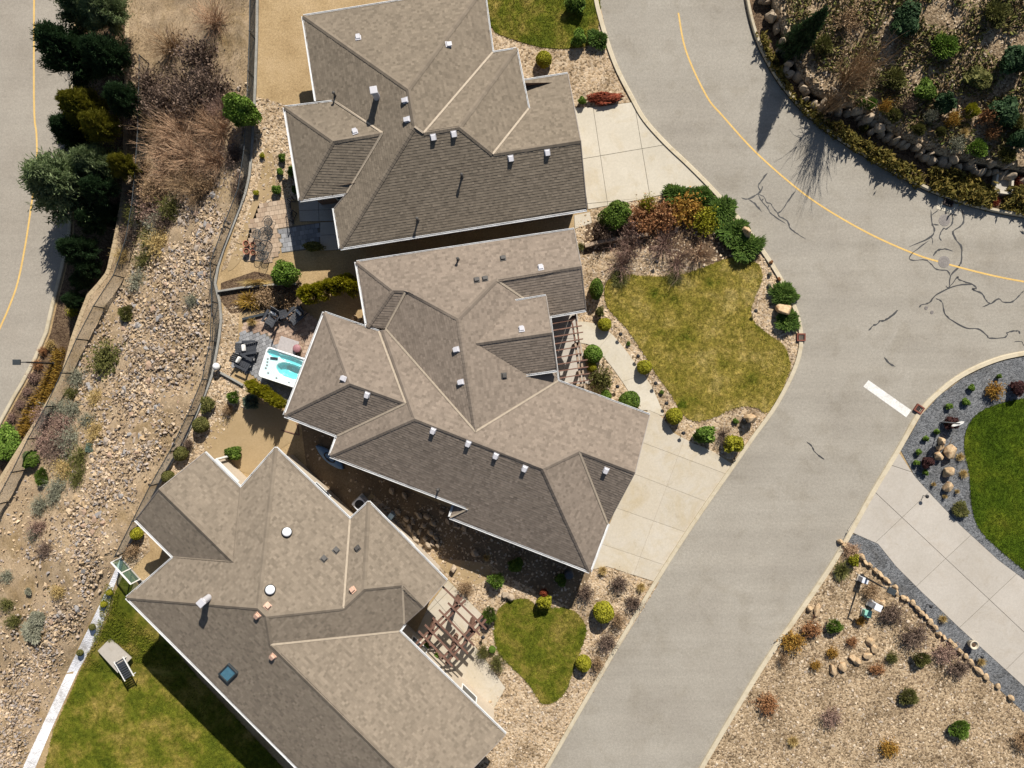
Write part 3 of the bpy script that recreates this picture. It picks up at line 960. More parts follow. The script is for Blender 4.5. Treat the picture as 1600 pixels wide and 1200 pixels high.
slabs('walkway', smooth_line([(903,503),(922,504),(940,510),(961,527),(989,562),(1016,600),(1031,632),(1038,650),(1014,641),(999,639),(983,613),(968,590),(946,561),(924,540),(903,534),(898,518)], 3, True),
      [((958,518),(925,556)), ((1008,585),(960,600))], 'concrete', gap=.006, jm='joint_light')
# porch slabs
slabs('porch', [(850,485),(902,488),(906,530),(922,600),(880,600),(850,590)], [((850,530),(920,528)), ((850,565),(930,563))], 'concrete_grey', z=0.03)
slabs('porch', [(668,950),(700,906),(757,964),(735,1000),(765,1040),(790,1075),(770,1110),(735,1120),(640,1010)], [((720,905),(640,985)), ((760,960),(670,1050)), ((700,960),(760,1030))], 'concrete_tan', z=0.03)
slabs('patio', [(152,1017),(172,997),(206,1028),(184,1052)], [], 'concrete_grey', z=0.07, z0=-1.84)
slabs('sidewalk', [(897,336),(922,331),(925,348),(898,358)], [], 'concrete_tan', z=0.035)
slabs('patio', [(466,313),(526,311),(529,345),(468,346)], [((460,329),(540,327)), ((497,300),(499,360))], 'concrete_grey', z=0.05)
slabs('patio', [(500,347),(529,346),(535,390),(500,392)], [((490,368),(540,366))], 'concrete_grey', z=0.05)

def pavers(name, px, mat, step, rot, z=0.05, jit=0.004):
    poly = ccw(W(px, z))
    base = obj(name, prism(poly, 0, z-.03, M['joint'], name), kind='structure')
    p = np.array(poly); c0 = p.mean(0)
    ca, sa = math.cos(rot), math.sin(rot)
    R = int(np.abs(p-c0).max()/min(step)*1.5)+2
    V = []; F = []
    g = .008
    for i in range(-R, R):
        for j in range(-R, R):
            x = (i + (0.5 if j % 2 else 0))*step[0]; y = j*step[1]
            cx, cy = c0[0]+x*ca-y*sa, c0[1]+x*sa+y*ca
            if not in_poly(np.array([[cx, cy]]), poly)[0]: continue
            hx, hy = step[0]/2-g, step[1]/2-g
            zz = z + random.uniform(-jit, jit)
            b = len(V)
            for top in (1, 0):
                for a, d in ((-hx, -hy), (hx, -hy), (hx, hy), (-hx, hy)):
                    V.append((cx+a*ca-d*sa, cy+a*sa+d*ca, zz if top else z-.035))
            F += [(b, b+1, b+2, b+3)] + [(b+4+k, b+4+(k+1) % 4, b+(k+1) % 4, b+k) for k in range(4)]
    obj('pavers', mesh_py('pavers', V, F, M[mat]), base, kind='stuff')
pavers('paver_patio', [(403,321),(452,313),(460,350),(436,357),(437,395),(420,410),(378,405),(392,350)], 'paver_tan', (.30, .30), .16)
pavers('paver_patio', [(437,355),(500,348),(500,388),(440,395)], 'paver_grey', (.30, .30), .16, 0.046)
pavers('paver_patio', [(383,500),(470,482),(520,520),(500,560),(470,560),(432,540),(415,522),(378,518)], 'paver_rose', (.30, .22), .3)
pavers('paver_patio', [(377,517),(415,523),(433,541),(470,558),(500,562),(460,640),(398,588),(360,571)], 'paver_grey', (.24, .24), .42, 0.052)

def stones(name, pts, size, mat, flat=0.6, seed=0, zf=None, npt=9, kind='stuff', parent=None):
    """one mesh of many small stones: pts (n,3)"""
    tm = []
    r = np.random.default_rng(seed+11)
    for k in range(8):
        bm = bmesh.new()
        for i in range(npt):
            v = r.normal(size=3); v /= np.linalg.norm(v)
            v *= r.uniform(.75, 1.05)
            bm.verts.new(tuple(v))
        res = bmesh.ops.convex_hull(bm, input=bm.verts)
        bmesh.ops.delete(bm, geom=[e for e in res['geom_interior'] if isinstance(e, bmesh.types.BMVert)], context='VERTS')
        bmesh.ops.triangulate(bm, faces=bm.faces)
        bm.verts.index_update()
        tm.append((np.array([v.co[:] for v in bm.verts]), np.array([[v.index for v in f.verts] for f in bm.faces])))
        bm.free()
    Vs, Fs, off = [], [], 0
    n = len(pts)
    which = r.integers(0, 8, n)
    for k in range(8):
        I = np.where(which == k)[0]
        if not len(I): continue
        v, f = tm[k]
        a = r.random(len(I))*2*np.pi
        c, s = np.cos(a), np.sin(a)
        sx = size[0] + (size[1]-size[0])*r.random(len(I))**2
        sc = np.stack([sx*r.uniform(.8, 1.3, len(I)), sx*r.uniform(.7, 1.0, len(I)), sx*flat*r.uniform(.7, 1.2, len(I))], 1)
        vv = v[None]*sc[:, None]
        x = vv[..., 0]*c[:, None]-vv[..., 1]*s[:, None]
        y = vv[..., 0]*s[:, None]+vv[..., 1]*c[:, None]
        out = np.stack([x, y, vv[..., 2]], 2) + pts[I][:, None]
        Vs.append(out.reshape(-1, 3))
        Fs.append((f[None] + (off + np.arange(len(I))*len(v))[:, None, None]).reshape(-1, 3))
        off += len(I)*len(v)
    return obj(name, mesh_np(name, np.concatenate(Vs), np.concatenate(Fs), M[mat]), parent, kind=kind)
def zpts(P, z): return np.c_[P, np.full(len(P), z)]
q1 = W(smooth_line(LAWN1, 5, True)); q3 = W(smooth_line(LAWN3, 5, True)); qr = W(smooth_line(LAWNR, 5, True))
dr1 = W([(1012,640),(1041,660),(1082,692),(1146,726),(1024,909),(948,885),(960,800)])
wk = W([(850,488),(903,500),(942,508),(990,561),(1034,630),(1012,643),(981,613),(944,563),(922,542),(922,604),(862,600)])
P = scatter(W(FRONT), 26, [q1, dr1, wk]); stones('gravel', zpts(P, .02), (.04, .13), 'river_stone', .55, 1)
P = scatter(W(FRONT3), 24, [q3, W([(668,950),(700,906),(757,964),(735,1000),(790,1075),(735,1120),(640,1010)])]); stones('gravel', zpts(P, .02), (.04, .13), 'river_stone', .55, 2)
P = scatter(W(SIDE), 5, []); stones('gravel', zpts(P, .02), (.04, .15), 'river_stone', .55, 3)
P = scatter(W(FENCEBED), 34); stones('gravel', zpts(P, .02), (.04, .14), 'river_stone', .55, 4)
P = scatter(W(BED4), 26); stones('gravel', zpts(P, .02), (.04, .15), 'river_stone', .55, 5)
P = scatter(W(ROCKBED), 24); stones('gravel', zpts(P, .02), (.04, .13), 'river_stone', .5, 6)
P = scatter(W(SLATE), 14, [qr]); stones('gravel', zpts(P, .032), (.025, .06), 'slate_stone', .6, 7)
P = scatter(W(STRIP), 16); stones('gravel', zpts(P, .032), (.025, .06), 'slate_stone', .6, 8)
# gravel on the bank
bp = []
while len(bp) < 3800:
    x, y = random.uniform(1200, 1640), random.uniform(-60, 280)
    sd = bank_sd(x, y)
    if sd > 10: bp.append(at(x, y, z_bank(sd)+.02))
stones('gravel', np.array(bp), (.05, .14), 'river_stone', .55, 9)

# ------------------------------------------------------------------ houses
def solve_roof(verts, faces, anchors, equal=(), extra=()):
    """heights of roof corners from where the photograph shows them, planar faces, known eaves and pitch"""
    names = list(verts)
    ix = {n: i for i, n in enumerate(names)}
    nv, nf = len(names), len(faces)
    A, B = [], []
    uv = {n: ((verts[n][0]-800)/FPX, (600-verts[n][1])/FPX) for n in names}
    def row(d, rhs, wt):
        r = np.zeros(nv+3*nf)
        for k, v in d.items(): r[k] += v
        A.append(r*wt); B.append(rhs*wt)
    for f, fc in enumerate(faces):
        vs_, e, pitch = fc[0], fc[1], fc[2]
        b = nv+3*f
        for n in vs_ + list(fc[3] if len(fc) > 3 else ()):
            u, v = uv[n]
            row({ix[n]: 1, b: -u, b+1: -v, b+2: -1}, 0, 2500)
        p, q = (np.array(uv[e[0]]), np.array(uv[e[1]]))
        base = np.array(uv[e[2]]) if len(e) > 2 else p
        d = (q-p)/np.linalg.norm(q-p)
        g = np.array([-d[1], d[0]])
        cen = np.mean([uv[n] for n in vs_], 0)
        if np.dot(cen-base, g) < 0: g = -g
        # a = g.x*pitch*c, b = g.y*pitch*c  (image units already divided by f)
        row({b: 1, b+2: -g[0]*pitch}, 0, 30)
        row({b+1: 1, b+2: -g[1]*pitch}, 0, 30)
    for n, z in anchors.items():
        row({ix[n]: 1}, H/(H-z), 1500)
    for a, b in equal:
        row({ix[a]: 1, ix[b]: -1}, 0, 1000)
    s = np.linalg.lstsq(np.array(A), np.array(B), rcond=None)[0]
    return {n: H - H/s[ix[n]] for n in names}

class Roof:
    pass

def build_house(name, label, group, verts, faces, anchors, wall_loop, shingle, ridge, wallmat, vents=(), equal=(), garage=(), nogutter=(), zbot=-.05):
    Z = solve_roof(verts, faces, anchors, equal)
    P = {n: at(*verts[n], Z[n]) for n in verts}
    base = np.mean([[P[n].x, P[n].y] for n in wall_loop], 0)
    root = empty(name, (base[0], base[1], 0), 0, label, 'house', group)
    o3 = Vector((base[0], base[1], 0))
    R = Roof(); R.P = P; R.root = root; R.faces = faces; R.verts = verts
    roof = None
    edges = {}
    planes = []
    dk = bmesh.new()
    for fi, fc in enumerate(faces):
        vs_ = fc[0]
        pts = np.array([P[n][:] for n in vs_])
        co = np.linalg.lstsq(np.c_[pts[:, :2], np.ones(len(pts))], pts[:, 2], rcond=None)[0]
        planes.append(co)
        for t in tris([P[n] for n in vs_]):
            for dz in (-.012, -.17):
                bv = [dk.verts.new(Vector((pts[i][0], pts[i][1], co[0]*pts[i][0]+co[1]*pts[i][1]+co[2]+dz)) - o3) for i in t]
                try: dk.faces.new(bv)
                except ValueError: pass
        for i in range(len(vs_)):
            a, b = vs_[i], vs_[(i+1) % len(vs_)]
            edges.setdefault(frozenset((a, b)), []).append((fi, a, b))
    me = bpy.data.meshes.new('roof'); dk.to_mesh(me); dk.free(); me.materials.append(M[ridge])
    roof = obj('roof', me, root)
    R.planes = planes; R.roof = roof; R.o3 = o3
    # shingles: real overlapping tabs, row by row
    for fi, fc in enumerate(faces):
        a, b, c = planes[fi]
        g = np.array([a, b]); s = np.linalg.norm(g)
        if s < 1e-3: continue
        up = g/s; e = np.array([up[1], -up[0]])
        poly = np.array([[P[n].x, P[n].y] for n in fc[0]])
        U = poly @ e; Vv = poly @ up
        exp = 0.16/math.sqrt(1+s*s)
        v0 = Vv.min(); nrow = int(math.ceil((Vv.max()-v0)/exp))
        m = len(poly)
        def cross(v):
            r = []
            for i in range(m):
                va, vb = Vv[i], Vv[(i+1) % m]
                if (va > v) != (vb > v):
                    t = (v-va)/(vb-va)
                    r.append(U[i]+(U[(i+1) % m]-U[i])*t)
            return sorted(r)
        VV = []; FF = []
        for r in range(nrow):
            lo, hi = v0+r*exp, min(v0+(r+1)*exp, Vv.max()-1e-4)
            x0, x1, xm = cross(lo+1e-4), cross(hi), cross((lo+hi)/2)
            if len(x0) != len(xm): x0 = xm
            if len(x1) != len(xm): x1 = xm
            for k in range(0, len(xm)-1, 2):
                L0, R0, L1, R1 = x0[k], x0[k+1], x1[k], x1[k+1]
                cuts = [min(L0, L1)]
                end = max(R0, R1)
                while True:
                    nx = cuts[-1] + random.choice((.12, .14, .17, .21, .26))
                    if nx > end-.1: break
                    cuts.append(nx)
                cuts.append(end)
                for q in range(len(cuts)-1):
                    bl, br = max(cuts[q], L0), min(cuts[q+1], R0)
                    tl, tr = max(cuts[q], L1), min(cuts[q+1], R1)
                    if br < bl: bl = br = (bl+br)/2
                    if tr < tl: tl = tr = (tl+tr)/2
                    if (br-bl)+(tr-tl) < .02: continue
                    lift = .022 + random.choice((0, 0, .007)) + random.uniform(-.002, .002)
                    i0 = len(VV)
                    for u, v, dz in ((bl, lo, lift), (br, lo, lift), (tr, hi+.02, .007), (tl, hi+.02, .007), (bl, lo, -.005), (br, lo, -.005)):
                        x, y = e*u + up*v
                        VV.append((x-o3.x, y-o3.y, a*x+b*y+c+dz))
                    FF += [(i0, i0+1, i0+2, i0+3), (i0+4, i0+5, i0+1, i0)]
        # make the normals point up
        v = np.array(VV); f0 = FF[0]
        if np.cross(v[f0[1]]-v[f0[0]], v[f0[2]]-v[f0[0]])[2] < 0: FF = [q[::-1] for q in FF]
        obj('shingles', mesh_np('shingles', v, np.array(FF), M[shingle]), roof, kind='stuff')
    def zpl(fi, x, y):
        a, b, c = planes[fi]; return a*x+b*y+c
    cap = []; capF = []
    for k, lst in edges.items():
        f1, an, bn = lst[0]
        pa, pb = P[an], P[bn]
        d = Vector((pb.x-pa.x, pb.y-pa.y, 0)); L = d.length
        if L < .15: continue
        d.normalize(); nn = Vector((-d.y, d.x, 0))
        if len(lst) > 1:
            f2 = lst[1][0]
            mid = (pa+pb)/2
            cen1 = np.mean([P[n][:2] for n in faces[f1][0]], 0)
            s1 = 1 if (Vector((cen1[0], cen1[1], 0))-mid).dot(nn) > 0 else -1
            q = mid + nn*s1*.5
            convex = zpl(f1, q.x, q.y) < zpl(f2, q.x, q.y) - 1e-3
            if convex:
                if pa.z > pb.z: pa, pb = pb, pa; d = -d; 
                nn = Vector((-d.y, d.x, 0)); 
                s1 = 1 if (Vector((cen1[0], cen1[1], 0))-mid).dot(nn) > 0 else -1
                fl, fr = (f1, f2) if s1 > 0 else (f2, f1)
                npc = max(1, int(L/.23))
                for i in range(npc):
                    t0, t1 = i/npc, min(1.0, (i+1.25)/npc)
                    for_ = []
                    for t, lift in ((t0, .052), (t1, .038)):
                        c0 = pa.lerp(pb, t)
                        w = .14 + random.uniform(-.012, .012)
                        l = c0 + nn*w; r_ = c0 - nn*w
                        for_ += [(l.x, l.y, min(zpl(fl, l.x, l.y), c0.z+.01)+lift), (c0.x, c0.y, c0.z+lift+.015), (r_.x, r_.y, min(zpl(fr, r_.x, r_.y), c0.z+.01)+lift)]
                    low = []
                    b0 = len(cap)
                    cap += for_
                    for j in range(3):
                        x, y, z = for_[j]; low.append((x, y, z-.075))
                    cap += low
                    capF += [(b0, b0+3, b0+4, b0+1), (b0+1, b0+4, b0+5, b0+2), (b0+6, b0, b0+1, b0+7), (b0+7, b0+1, b0+2, b0+8)]
            else:
                V = []
                for c0 in (pa, pb):
                    for w, ff in ((.06, 0), (-.06, 0)):
                        q = c0 + nn*w
                        V.append((q.x-o3.x, q.y-o3.y, max(zpl(f1, q.x, q.y), zpl(f2, q.x, q.y))+.052))
                F = [(0, 2, 3, 1)]
                me = mesh_py('valley_flashing', V, F, M['valley'])
                obj('valley_flashing', me, roof)
        else:
            # outer edge: eave or rake
            cen1 = np.mean([P[n][:2] for n in faces[f1][0]], 0)
            mid = (pa+pb)/2
            out = -1 if (Vector((cen1[0], cen1[1], 0))-mid).dot(nn) > 0 else 1
            slope = abs(pa.z-pb.z)/L
            if frozenset((an, bn)) in nogutter: continue
            pa = Vector((pa.x, pa.y, zpl(f1, pa.x, pa.y))); pb = Vector((pb.x, pb.y, zpl(f1, pb.x, pb.y)))
            a3 = pa-o3; b3 = pb-o3
            if slope < .16:
                sunward = (nn*out).dot(Vector((.3, .95, 0))) > .2
                g = .085 if sunward else .125
                pr = [(0, -.13), (0, .015), (.02*out, .015), (.02*out, -.07), ((g-.025)*out, -.07), ((g-.025)*out, .03), (g*out, .03), (g*out, -.13)]
                obj('gutter', profile_sweep([a3, b3], pr, M['gutter'], 'gutter'), root)
                pr = [(-.03*out, -.22), (-.03*out, -.02), (-.005*out, -.02), (-.005*out, -.22)]
                obj('fascia', profile_sweep([a3, b3], pr, M['trim'], 'fascia'), root)
            else:
                pr = [(-.02*out, -.22), (-.02*out, .05), (.035*out, .05), (.035*out, -.22)]
                obj('rake_board', profile_sweep([a3, b3], pr, M['trim'], 'rake_board'), root)
    v = np.array(cap) - np.array([o3.x, o3.y, 0])
    capF = np.array(capF)
    nrm = np.cross(v[capF[:, 1]]-v[capF[:, 0]], v[capF[:, 2]]-v[capF[:, 0]])
    flip = nrm[:, 2] < 0
    capF[flip] = capF[flip][:, ::-1]
    obj('ridge_caps', mesh_np('ridge_caps', v, capF, M[ridge]), roof, kind='stuff')
    # walls
    loop = [P[n] for n in wall_loop]
    xy = [(p.x, p.y) for p in loop]
    zt = [p.z for p in loop]
    if area2(xy) < 0: xy = xy[::-1]; zt = zt[::-1]
    # keep inset vertices in step with the loop
    q = inset(xy, .5)
    tops = []
    for i in range(len(xy)):
        zr = -1e9
        best = None
        for fi, fc in enumerate(faces):
            poly = [(P[n].x, P[n].y) for n in fc[0]]
            if in_poly(np.array([q[i]]), poly)[0]:
                z = zpl(fi, *q[i]); best = z if best is None else min(best, z)
        tops.append((best if best is not None else zt[i]) - .17)
    n = len(q)
    V = [(q[i][0]-o3.x, q[i][1]-o3.y, zbot) for i in range(n)] + [(q[i][0]-o3.x, q[i][1]-o3.y, tops[i]) for i in range(n)]
    F = [(i, (i+1) % n, n+(i+1) % n, n+i) for i in range(n)]
    obj('wall', mesh_py('wall', V, F, M[wallmat]), root)
    R.wall = q
    def on_wall(i, t, z):
        a, b = Vector(q[i]), Vector(q[(i+1) % n])
        d = (b-a).normalized(); nn = Vector((d.y, -d.x))
        p = a.lerp(b, t)
        return Vector((p.x-o3.x, p.y-o3.y, z)), math.atan2(d.y, d.x), nn
    for i in range(n):
        L = (Vector(q[i])-Vector(q[(i+1) % n])).length
        if L < 3.2: continue
        mid = (Vector(q[i])+Vector(q[(i+1) % n]))/2
        gd = [g for g in garage if (mid-Vector(at(*g, 0)[:2])).length < 3.0]
        k = max(1, int(L/4.0))
        if gd:
            c, rz, nn = on_wall(i, .5, 1.1)
            d = MB()
            w = min(4.9, L-1)
            for r in range(4): d.box(c+Vector((nn.x, nn.y, 0))*.03+Vector((0, 0, (r-1.5)*.54)), (w, .06, .53), rz)
            d.build('garage_door', M['garage_door'], root)
            continue
        for j in range(k):
            c, rz, nn = on_wall(i, (j+.5)/k, 1.55)
            o = Vector((nn.x, nn.y, 0))
            fr = MB()
            for sx in (-1, 1):
                fr.box(c+o*.02+Vector((math.cos(rz), math.sin(rz), 0))*sx*.62, (.08, .07, 1.24), rz)
                fr.box(c+o*.02+Vector((0, 0, sx*.58)), (1.16, .07, .08), rz)
            wdw = fr.build('window', M['frame_white'], root)
            MB().box(c+o*.012, (1.16, .03, 1.08), rz).build('pane', M['glass'], wdw)
    # things fixed to the roof
    for kind, x, y in vents:
        best = None
        pxp = lambda fc: [verts[k2] for k2 in fc[0]]
        for fi, fc in enumerate(faces):
            if in_poly(np.array([[x, y]], float), pxp(fc))[0]:
                a, b, c = planes[fi]
                u, v_ = (x-800)/FPX, (600-y)/FPX
                # z = a*u*(H-z)+b*v*(H-z)+c
                k2 = a*u+b*v_
                z = (k2*H+c)/(1+k2)
                if best is None or z > best[0]: best = (z, fi)
        if best is None: continue
        z, fi = best
        p = at(x, y, z) - o3
        a, b, c = planes[fi]
        rz = math.atan2(b, a) - math.pi/2     # local +y uphill
        s = math.hypot(a, b); tilt = math.atan(s)
        def place(ob): 
            ob.location = p; ob.rotation_euler = (tilt, 0, rz); ob.rotation_mode = 'XYZ'
        if kind == 'box':
            m = MB(); m.box((0, 0, .04), (.34, .36, .05), bevel=.01)
            bm = m.bm
            vs2 = [bm.verts.new(t) for t in ((-.14, -.16, .05), (.14, -.16, .05), (.14, .15, .05), (-.14, .15, .05), (-.12, -.16, .21), (.12, -.16, .21), (.12, .10, .13), (-.12, .10, .13))]
            for t in ((4, 5, 6, 7), (0, 1, 5, 4), (1, 2, 6, 5), (2, 3, 7, 6), (3, 0, 4, 7)): bm.faces.new([vs2[i] for i in t])
            place(m.build('roof_vent', M['vent_metal'], roof))
        elif kind == 'dark':
            m = MB(); m.box((0, 0, .035), (.36, .36, .04), bevel=.01).box((0, -.01, .10), (.26, .26, .12), bevel=.03)
            place(m.build('roof_vent', M['vent_dark'], roof))
        elif kind == 'pink':
            m = MB(); m.box((0, 0, .04), (.36, .36, .05), bevel=.01).box((0, -.02, .13), (.26, .28, .16), bevel=.03)
            place(m.build('roof_vent', M['vent_pink'], roof))
        elif kind == 'dome':
            m = MB(); m.lathe([(.30, .02), (.32, .05), (.29, .07), (.29, .17), (.26, .20)], seg=24)
            ob = m.build('skylight_tube', M['dark_metal'], roof, True); place(ob)
            m = MB(); m.lathe([(.27, .19), (.26, .24), (.22, .29), (.13, .33), (.03, .345)], seg=24)
            place(m.build('skylight_dome', M['vent_dome'], roof, True))
        elif kind == 'pipe':
            m = MB(); m.lathe([(.11, -.05), (.10, .05), (.06, .10), (.055, .42), (.0551, .46), (.09, .465), (.09, .56), (.03, .60)], seg=12)
            ob = m.build('vent_pipe', M['vent_dark'], roof); ob.location = p
        elif kind == 'flue':
            m = MB(); m.lathe([(.20, -.2), (.20, .9), (.17, .92), (.17, 1.0)], seg=16)
            m.box((0, 0, 1.08), (.42, .42, .16), bevel=.03)
            ob = m.build('chimney_flue', M['vent_metal'], roof); ob.location = p; ob.rotation_euler = (0, 0, rz)
        elif kind == 'skylight':
            m = MB()
            for sx in (-1, 1): m.box((sx*.36, 0, .09), (.08, 1.2, .16)); m.box((0, sx*.56, .09), (.64, .08, .16))
            ob = m.build('skylight', M['dark_metal'], roof); place(ob)
            ob = MB().box((0, 0, .12), (.62, 1.02, .02)).build('skylight_pane', M['glass_blue'], roof); place(ob)
    R.Z = Z
    return R

PT = 0.49
# ---- house in the middle
v1 = dict(a1=(557,409), a2=(897,358), a3=(908,416), a4=(776,437.5), a5=(716,498), a6=(635,454), a7=(614,454), a8=(574,511),
          s2=(603,514), b1=(743,674), e2=(872,595), vE=(859,494), n1=(915.5,484),
          d1=(744,536.5), d3=(862,519.5), d4=(853,462), d2=(805,470), d6=(870,578), d5=(822,585),
          c1=(507,488), c2=(592,517.5), c3=(634,630), c4=(547,599), c5=(445,649), c6=(527,681),
          m1=(648,654), m2=(599,516), m3=(516,712), m4=(848,732.5), j5=(921.5,893), j4=(703,808), j3=(732,794), j2=(709,790),
          g1=(905,705), g2=(992,738), g3=(1015,648), g4=(949.5,818))
f1 = [
 (['a1','a2','a3','a4','a5','a6','a7'], ('a1','a2'), PT),
 (['a1','a7','a8'], ('a1','a8'), PT),
 (['a7','a6','s2','a8'], ('a1','a2','a8'), PT),
 (['a6','a5','b1','s2'], ('a5','b1','s2'), PT),
 (['a5','a4','vE','e2','b1'], ('a5','b1','e2'), PT, ['d1','d2','d5']),
 (['a4','a3','n1','vE'], ('n1','vE'), PT),
 (['d1','d3','d4','d2'], ('d2','d4'), PT),
 (['d1','d3','d6','d5'], ('d5','d6'), PT),
 (['c1','c2','c3','c4'], ('c1','c2'), PT),
 (['c5','c1','c4'], ('c5','c1'), PT),
 (['c4','c3','c6','c5'], ('c5','c6'), PT),
 (['c2','m2','m1','m3','c6','c3'], ('c5','c1','m3'), PT),
 (['m2','m1','m4','g1','g2','g3','e2','b1','s2'], ('e2','g3'), PT),
 (['m1','m4','j5','j4','j3','m3'], ('m3','j3'), PT),
 (['j4','j3','j2'], ('c5','c1','j4'), PT),
 (['m4','g1','g4','j5'], ('j5','g4'), PT),
 (['g1','g2','g4'], ('e2','g3','g4'), PT),
]
anc1 = {k: 3.5 for k in ('a1','a2','a8','s2','c1','c2','c5','c6','m3','j3','n1','vE','e2','g3','m2')}
R1 = build_house('grey_house', 'large house with grey brown shingle roof in the middle, hot tub behind it', 'houses along the street', v1, f1, anc1,
   ['a1','a2','a3','n1','vE','e2','g3','g2','g4','j5','j4','j3','m3','c6','c5','c1','c2','a8'],
   'shingle_grey', 'ridge_grey', 'stucco_tan',
   [('box',845,419),('box',815,515),('box',714,546),('box',721,597),('box',538,592),('box',574,616),('box',677,672),('box',732,692),('box',775,711),('box',820,731),('box',947,734),
    ('dark',786,404),('dark',745,438),('dark',758,436),('dark',787,587),('pipe',716,406),('pipe',685,764)],
   equal=[('d1','d3'),('d2','d4'),('d5','d6'),('m1','m4'),('g1','g2'),('a3','a4'),('a6','a7'),('a5','b1'),('c3','c4'),('j4','j5'),('j4','j2'),('g4','j5')],
   garage=[(1003,693),(935,856)], nogutter=[frozenset(k) for k in (('j3','j2'),('d1','d2'),('d1','d5'),('a8','s2'),('m2','s2'))])
print('H1', {k: round(z, 2) for k, z in R1.Z.items()})
# gable wall below the small cross gable
P = R1.P
def gable(R, a, apex, b, zb, mat, ins):
    A_, T_, B_ = (R.P[k].copy() for k in (a, apex, b))
    c = Vector((-1, 0, 0)) if ins is None else ins
    q = [p + c*.35 for p in (A_, T_, B_)]
    ax = (q[2]-q[0]).normalized()
    q[0] += ax*.4; q[2] -= ax*.4
    q[0].z = R.P[a].z + .05; q[2].z = R.P[b].z + .05; q[1].z -= .18
    V = [p - R.o3 for p in q] + [Vector((q[2].x, q[2].y, zb)) - R.o3, Vector((q[0].x, q[0].y, zb)) - R.o3]
    obj('gable_wall', mesh_py('gable_wall', V, [(0, 1, 2, 3, 4)], M[mat]), R.root)
gable(R1, 'd4', 'd3', 'd6', 2.4, 'stucco_tan', Vector((-.98, -.16, 0)))

# ---- house at the top
v4 = dict(h1=(445,167.5), h2=(522,158), h3=(598,208), h4=(521,221), h5=(469,313), h6=(542,302), h7=(522,325), h8=(532,388), h9=(648,198), h10=(662,208),
          h11=(718,199), h12=(770,241), h13=(907,220), h14=(917,327), h17=(826,170), hN=(807,76), iv=(770,82), ne=(756,-20), nw=(474,25), r1=(638,140), w1=(494,157), gE=(887,115), gW=(817,126))
f4 = [
 (['h1','h2','h3','h4'], ('h1','h2'), PT),
 (['h5','h1','h4'], ('h5','h1'), PT),
 (['h4','h3','h6','h5'], ('h5','h6'), PT),
 (['h8','h9','r1','nw','w1','h2','h3','h6','h7'], ('h8','h7'), PT),
 (['h8','h14','h13','h12','h11','h10','h9'], ('h8','h14'), PT),
 (['h9','h10','iv','ne','r1'], ('h8','w1','iv'), PT),
 (['nw','r1','ne'], ('nw','ne'), PT),
 (['h10','h11','hN','iv'], ('h8','h14','iv'), PT),
 (['h11','h12','h17','hN'], ('h17','hN'), PT),
 (['h12','h13','gE','gW','h17'], ('gE','gW'), PT),
]
R4 = build_house('tan_house', 'brown shingled hip roof house at the top of the picture beside the pale driveway', 'houses along the street', v4, f4,
   {k: 3.5 for k in ('h1','h5','h7','h8','h14','w1','nw','ne')},
   ['h8','h14','h13','gE','gW','hN','iv','ne','nw','w1','h1','h5','h6','h7'], 'shingle_tan', 'ridge_sand', 'stucco_brown',
   [('box',555,207),('box',634,157),('box',637,187),('box',677,214),('box',709,209),('box',798,247),('box',855,238),('pipe',722,276),('pipe',653,344),('flue',589,152),('pipe',524,150),('box',560,60),('box',700,70)],
   equal=[('h10','h11'),('h12','h13'),('h3','h4'),('h9','r1'),('h8','h14'),('gE','gW')], garage=[(895,170)], nogutter=[frozenset(k) for k in (('w1','h2'),('h2','h1'))][:1])
print('H4', {k: round(z, 2) for k, z in R4.Z.items()})

# ---- house at the lower left
v3 = dict(k1=(431,699.5), k2=(547,811), k3=(576,784), k4=(698,907), k5=(662,948), k6=(629,914), k7=(569,920), k8=(537,950), k9=(416,963), k10=(403,950), k11=(198,933.5), k12=(271,870.5),
          k13=(365,878), k14=(376,762), k15=(320,707), k16=(249,764), k17=(212,812), k18=(632,975), k19=(624,986), k20=(423,1007), k22=(790,1147), k21=(680,1261), k23=(604,1339))
f3 = [
 (['k1','k14','k13','k12','k11','k10'], ('k12','k11'), PT),
 (['k16','k13','k12','k17'], ('k17','k12'), PT),
 (['k15','k14','k13','k16'], ('k15','k14'), PT),
 (['k1','k10','k9','k8','k2'], ('k1','k2'), PT),
 (['k2','k8','k7','k3'], ('k2','k3'), PT),
 (['k3','k7','k6','k5','k4'], ('k3','k4'), PT),
 (['k9','k20','k19','k18','k6','k7','k8'], ('k2','k3','k19'), PT),
 (['k6','k5','k18'], ('k3','k4','k18'), PT),
 (['k20','k19','k22','k21'], ('k19','k22'), PT),
 (['k11','k10','k9','k20','k21','k23'], ('k11','k23'), PT),
]
R3 = build_house('sand_house', 'sandy brown roofed house at the lower left with timber pergola and round skylights', 'houses along the street', v3, f3,
   {k: 3.5 for k in ('k1','k2','k3','k4')}, ['k1','k2','k3','k4','k5','k18','k19','k22','k21','k23','k11','k12','k17','k16','k15','k14'], 'shingle_sand', 'ridge_sand', 'stucco_cream',
   [('dome',448,832),('dome',422,922),('dark',525,860),('dark',506,873),('dark',559,857),('pink',552,922),('pink',418,947),('pink',403,961),('pink',427,1025),('flue',326,934),('skylight',358,1050)],
   zbot=-2.7, equal=[('k5','k6'),('k9','k10'),('k20','k21'),('k16','k13'),('k11','k12'),('k18','k19'),('k7','k8'),('k11','k23')])
print('H3', {k: round(z, 2) for k, z in R3.Z.items()})

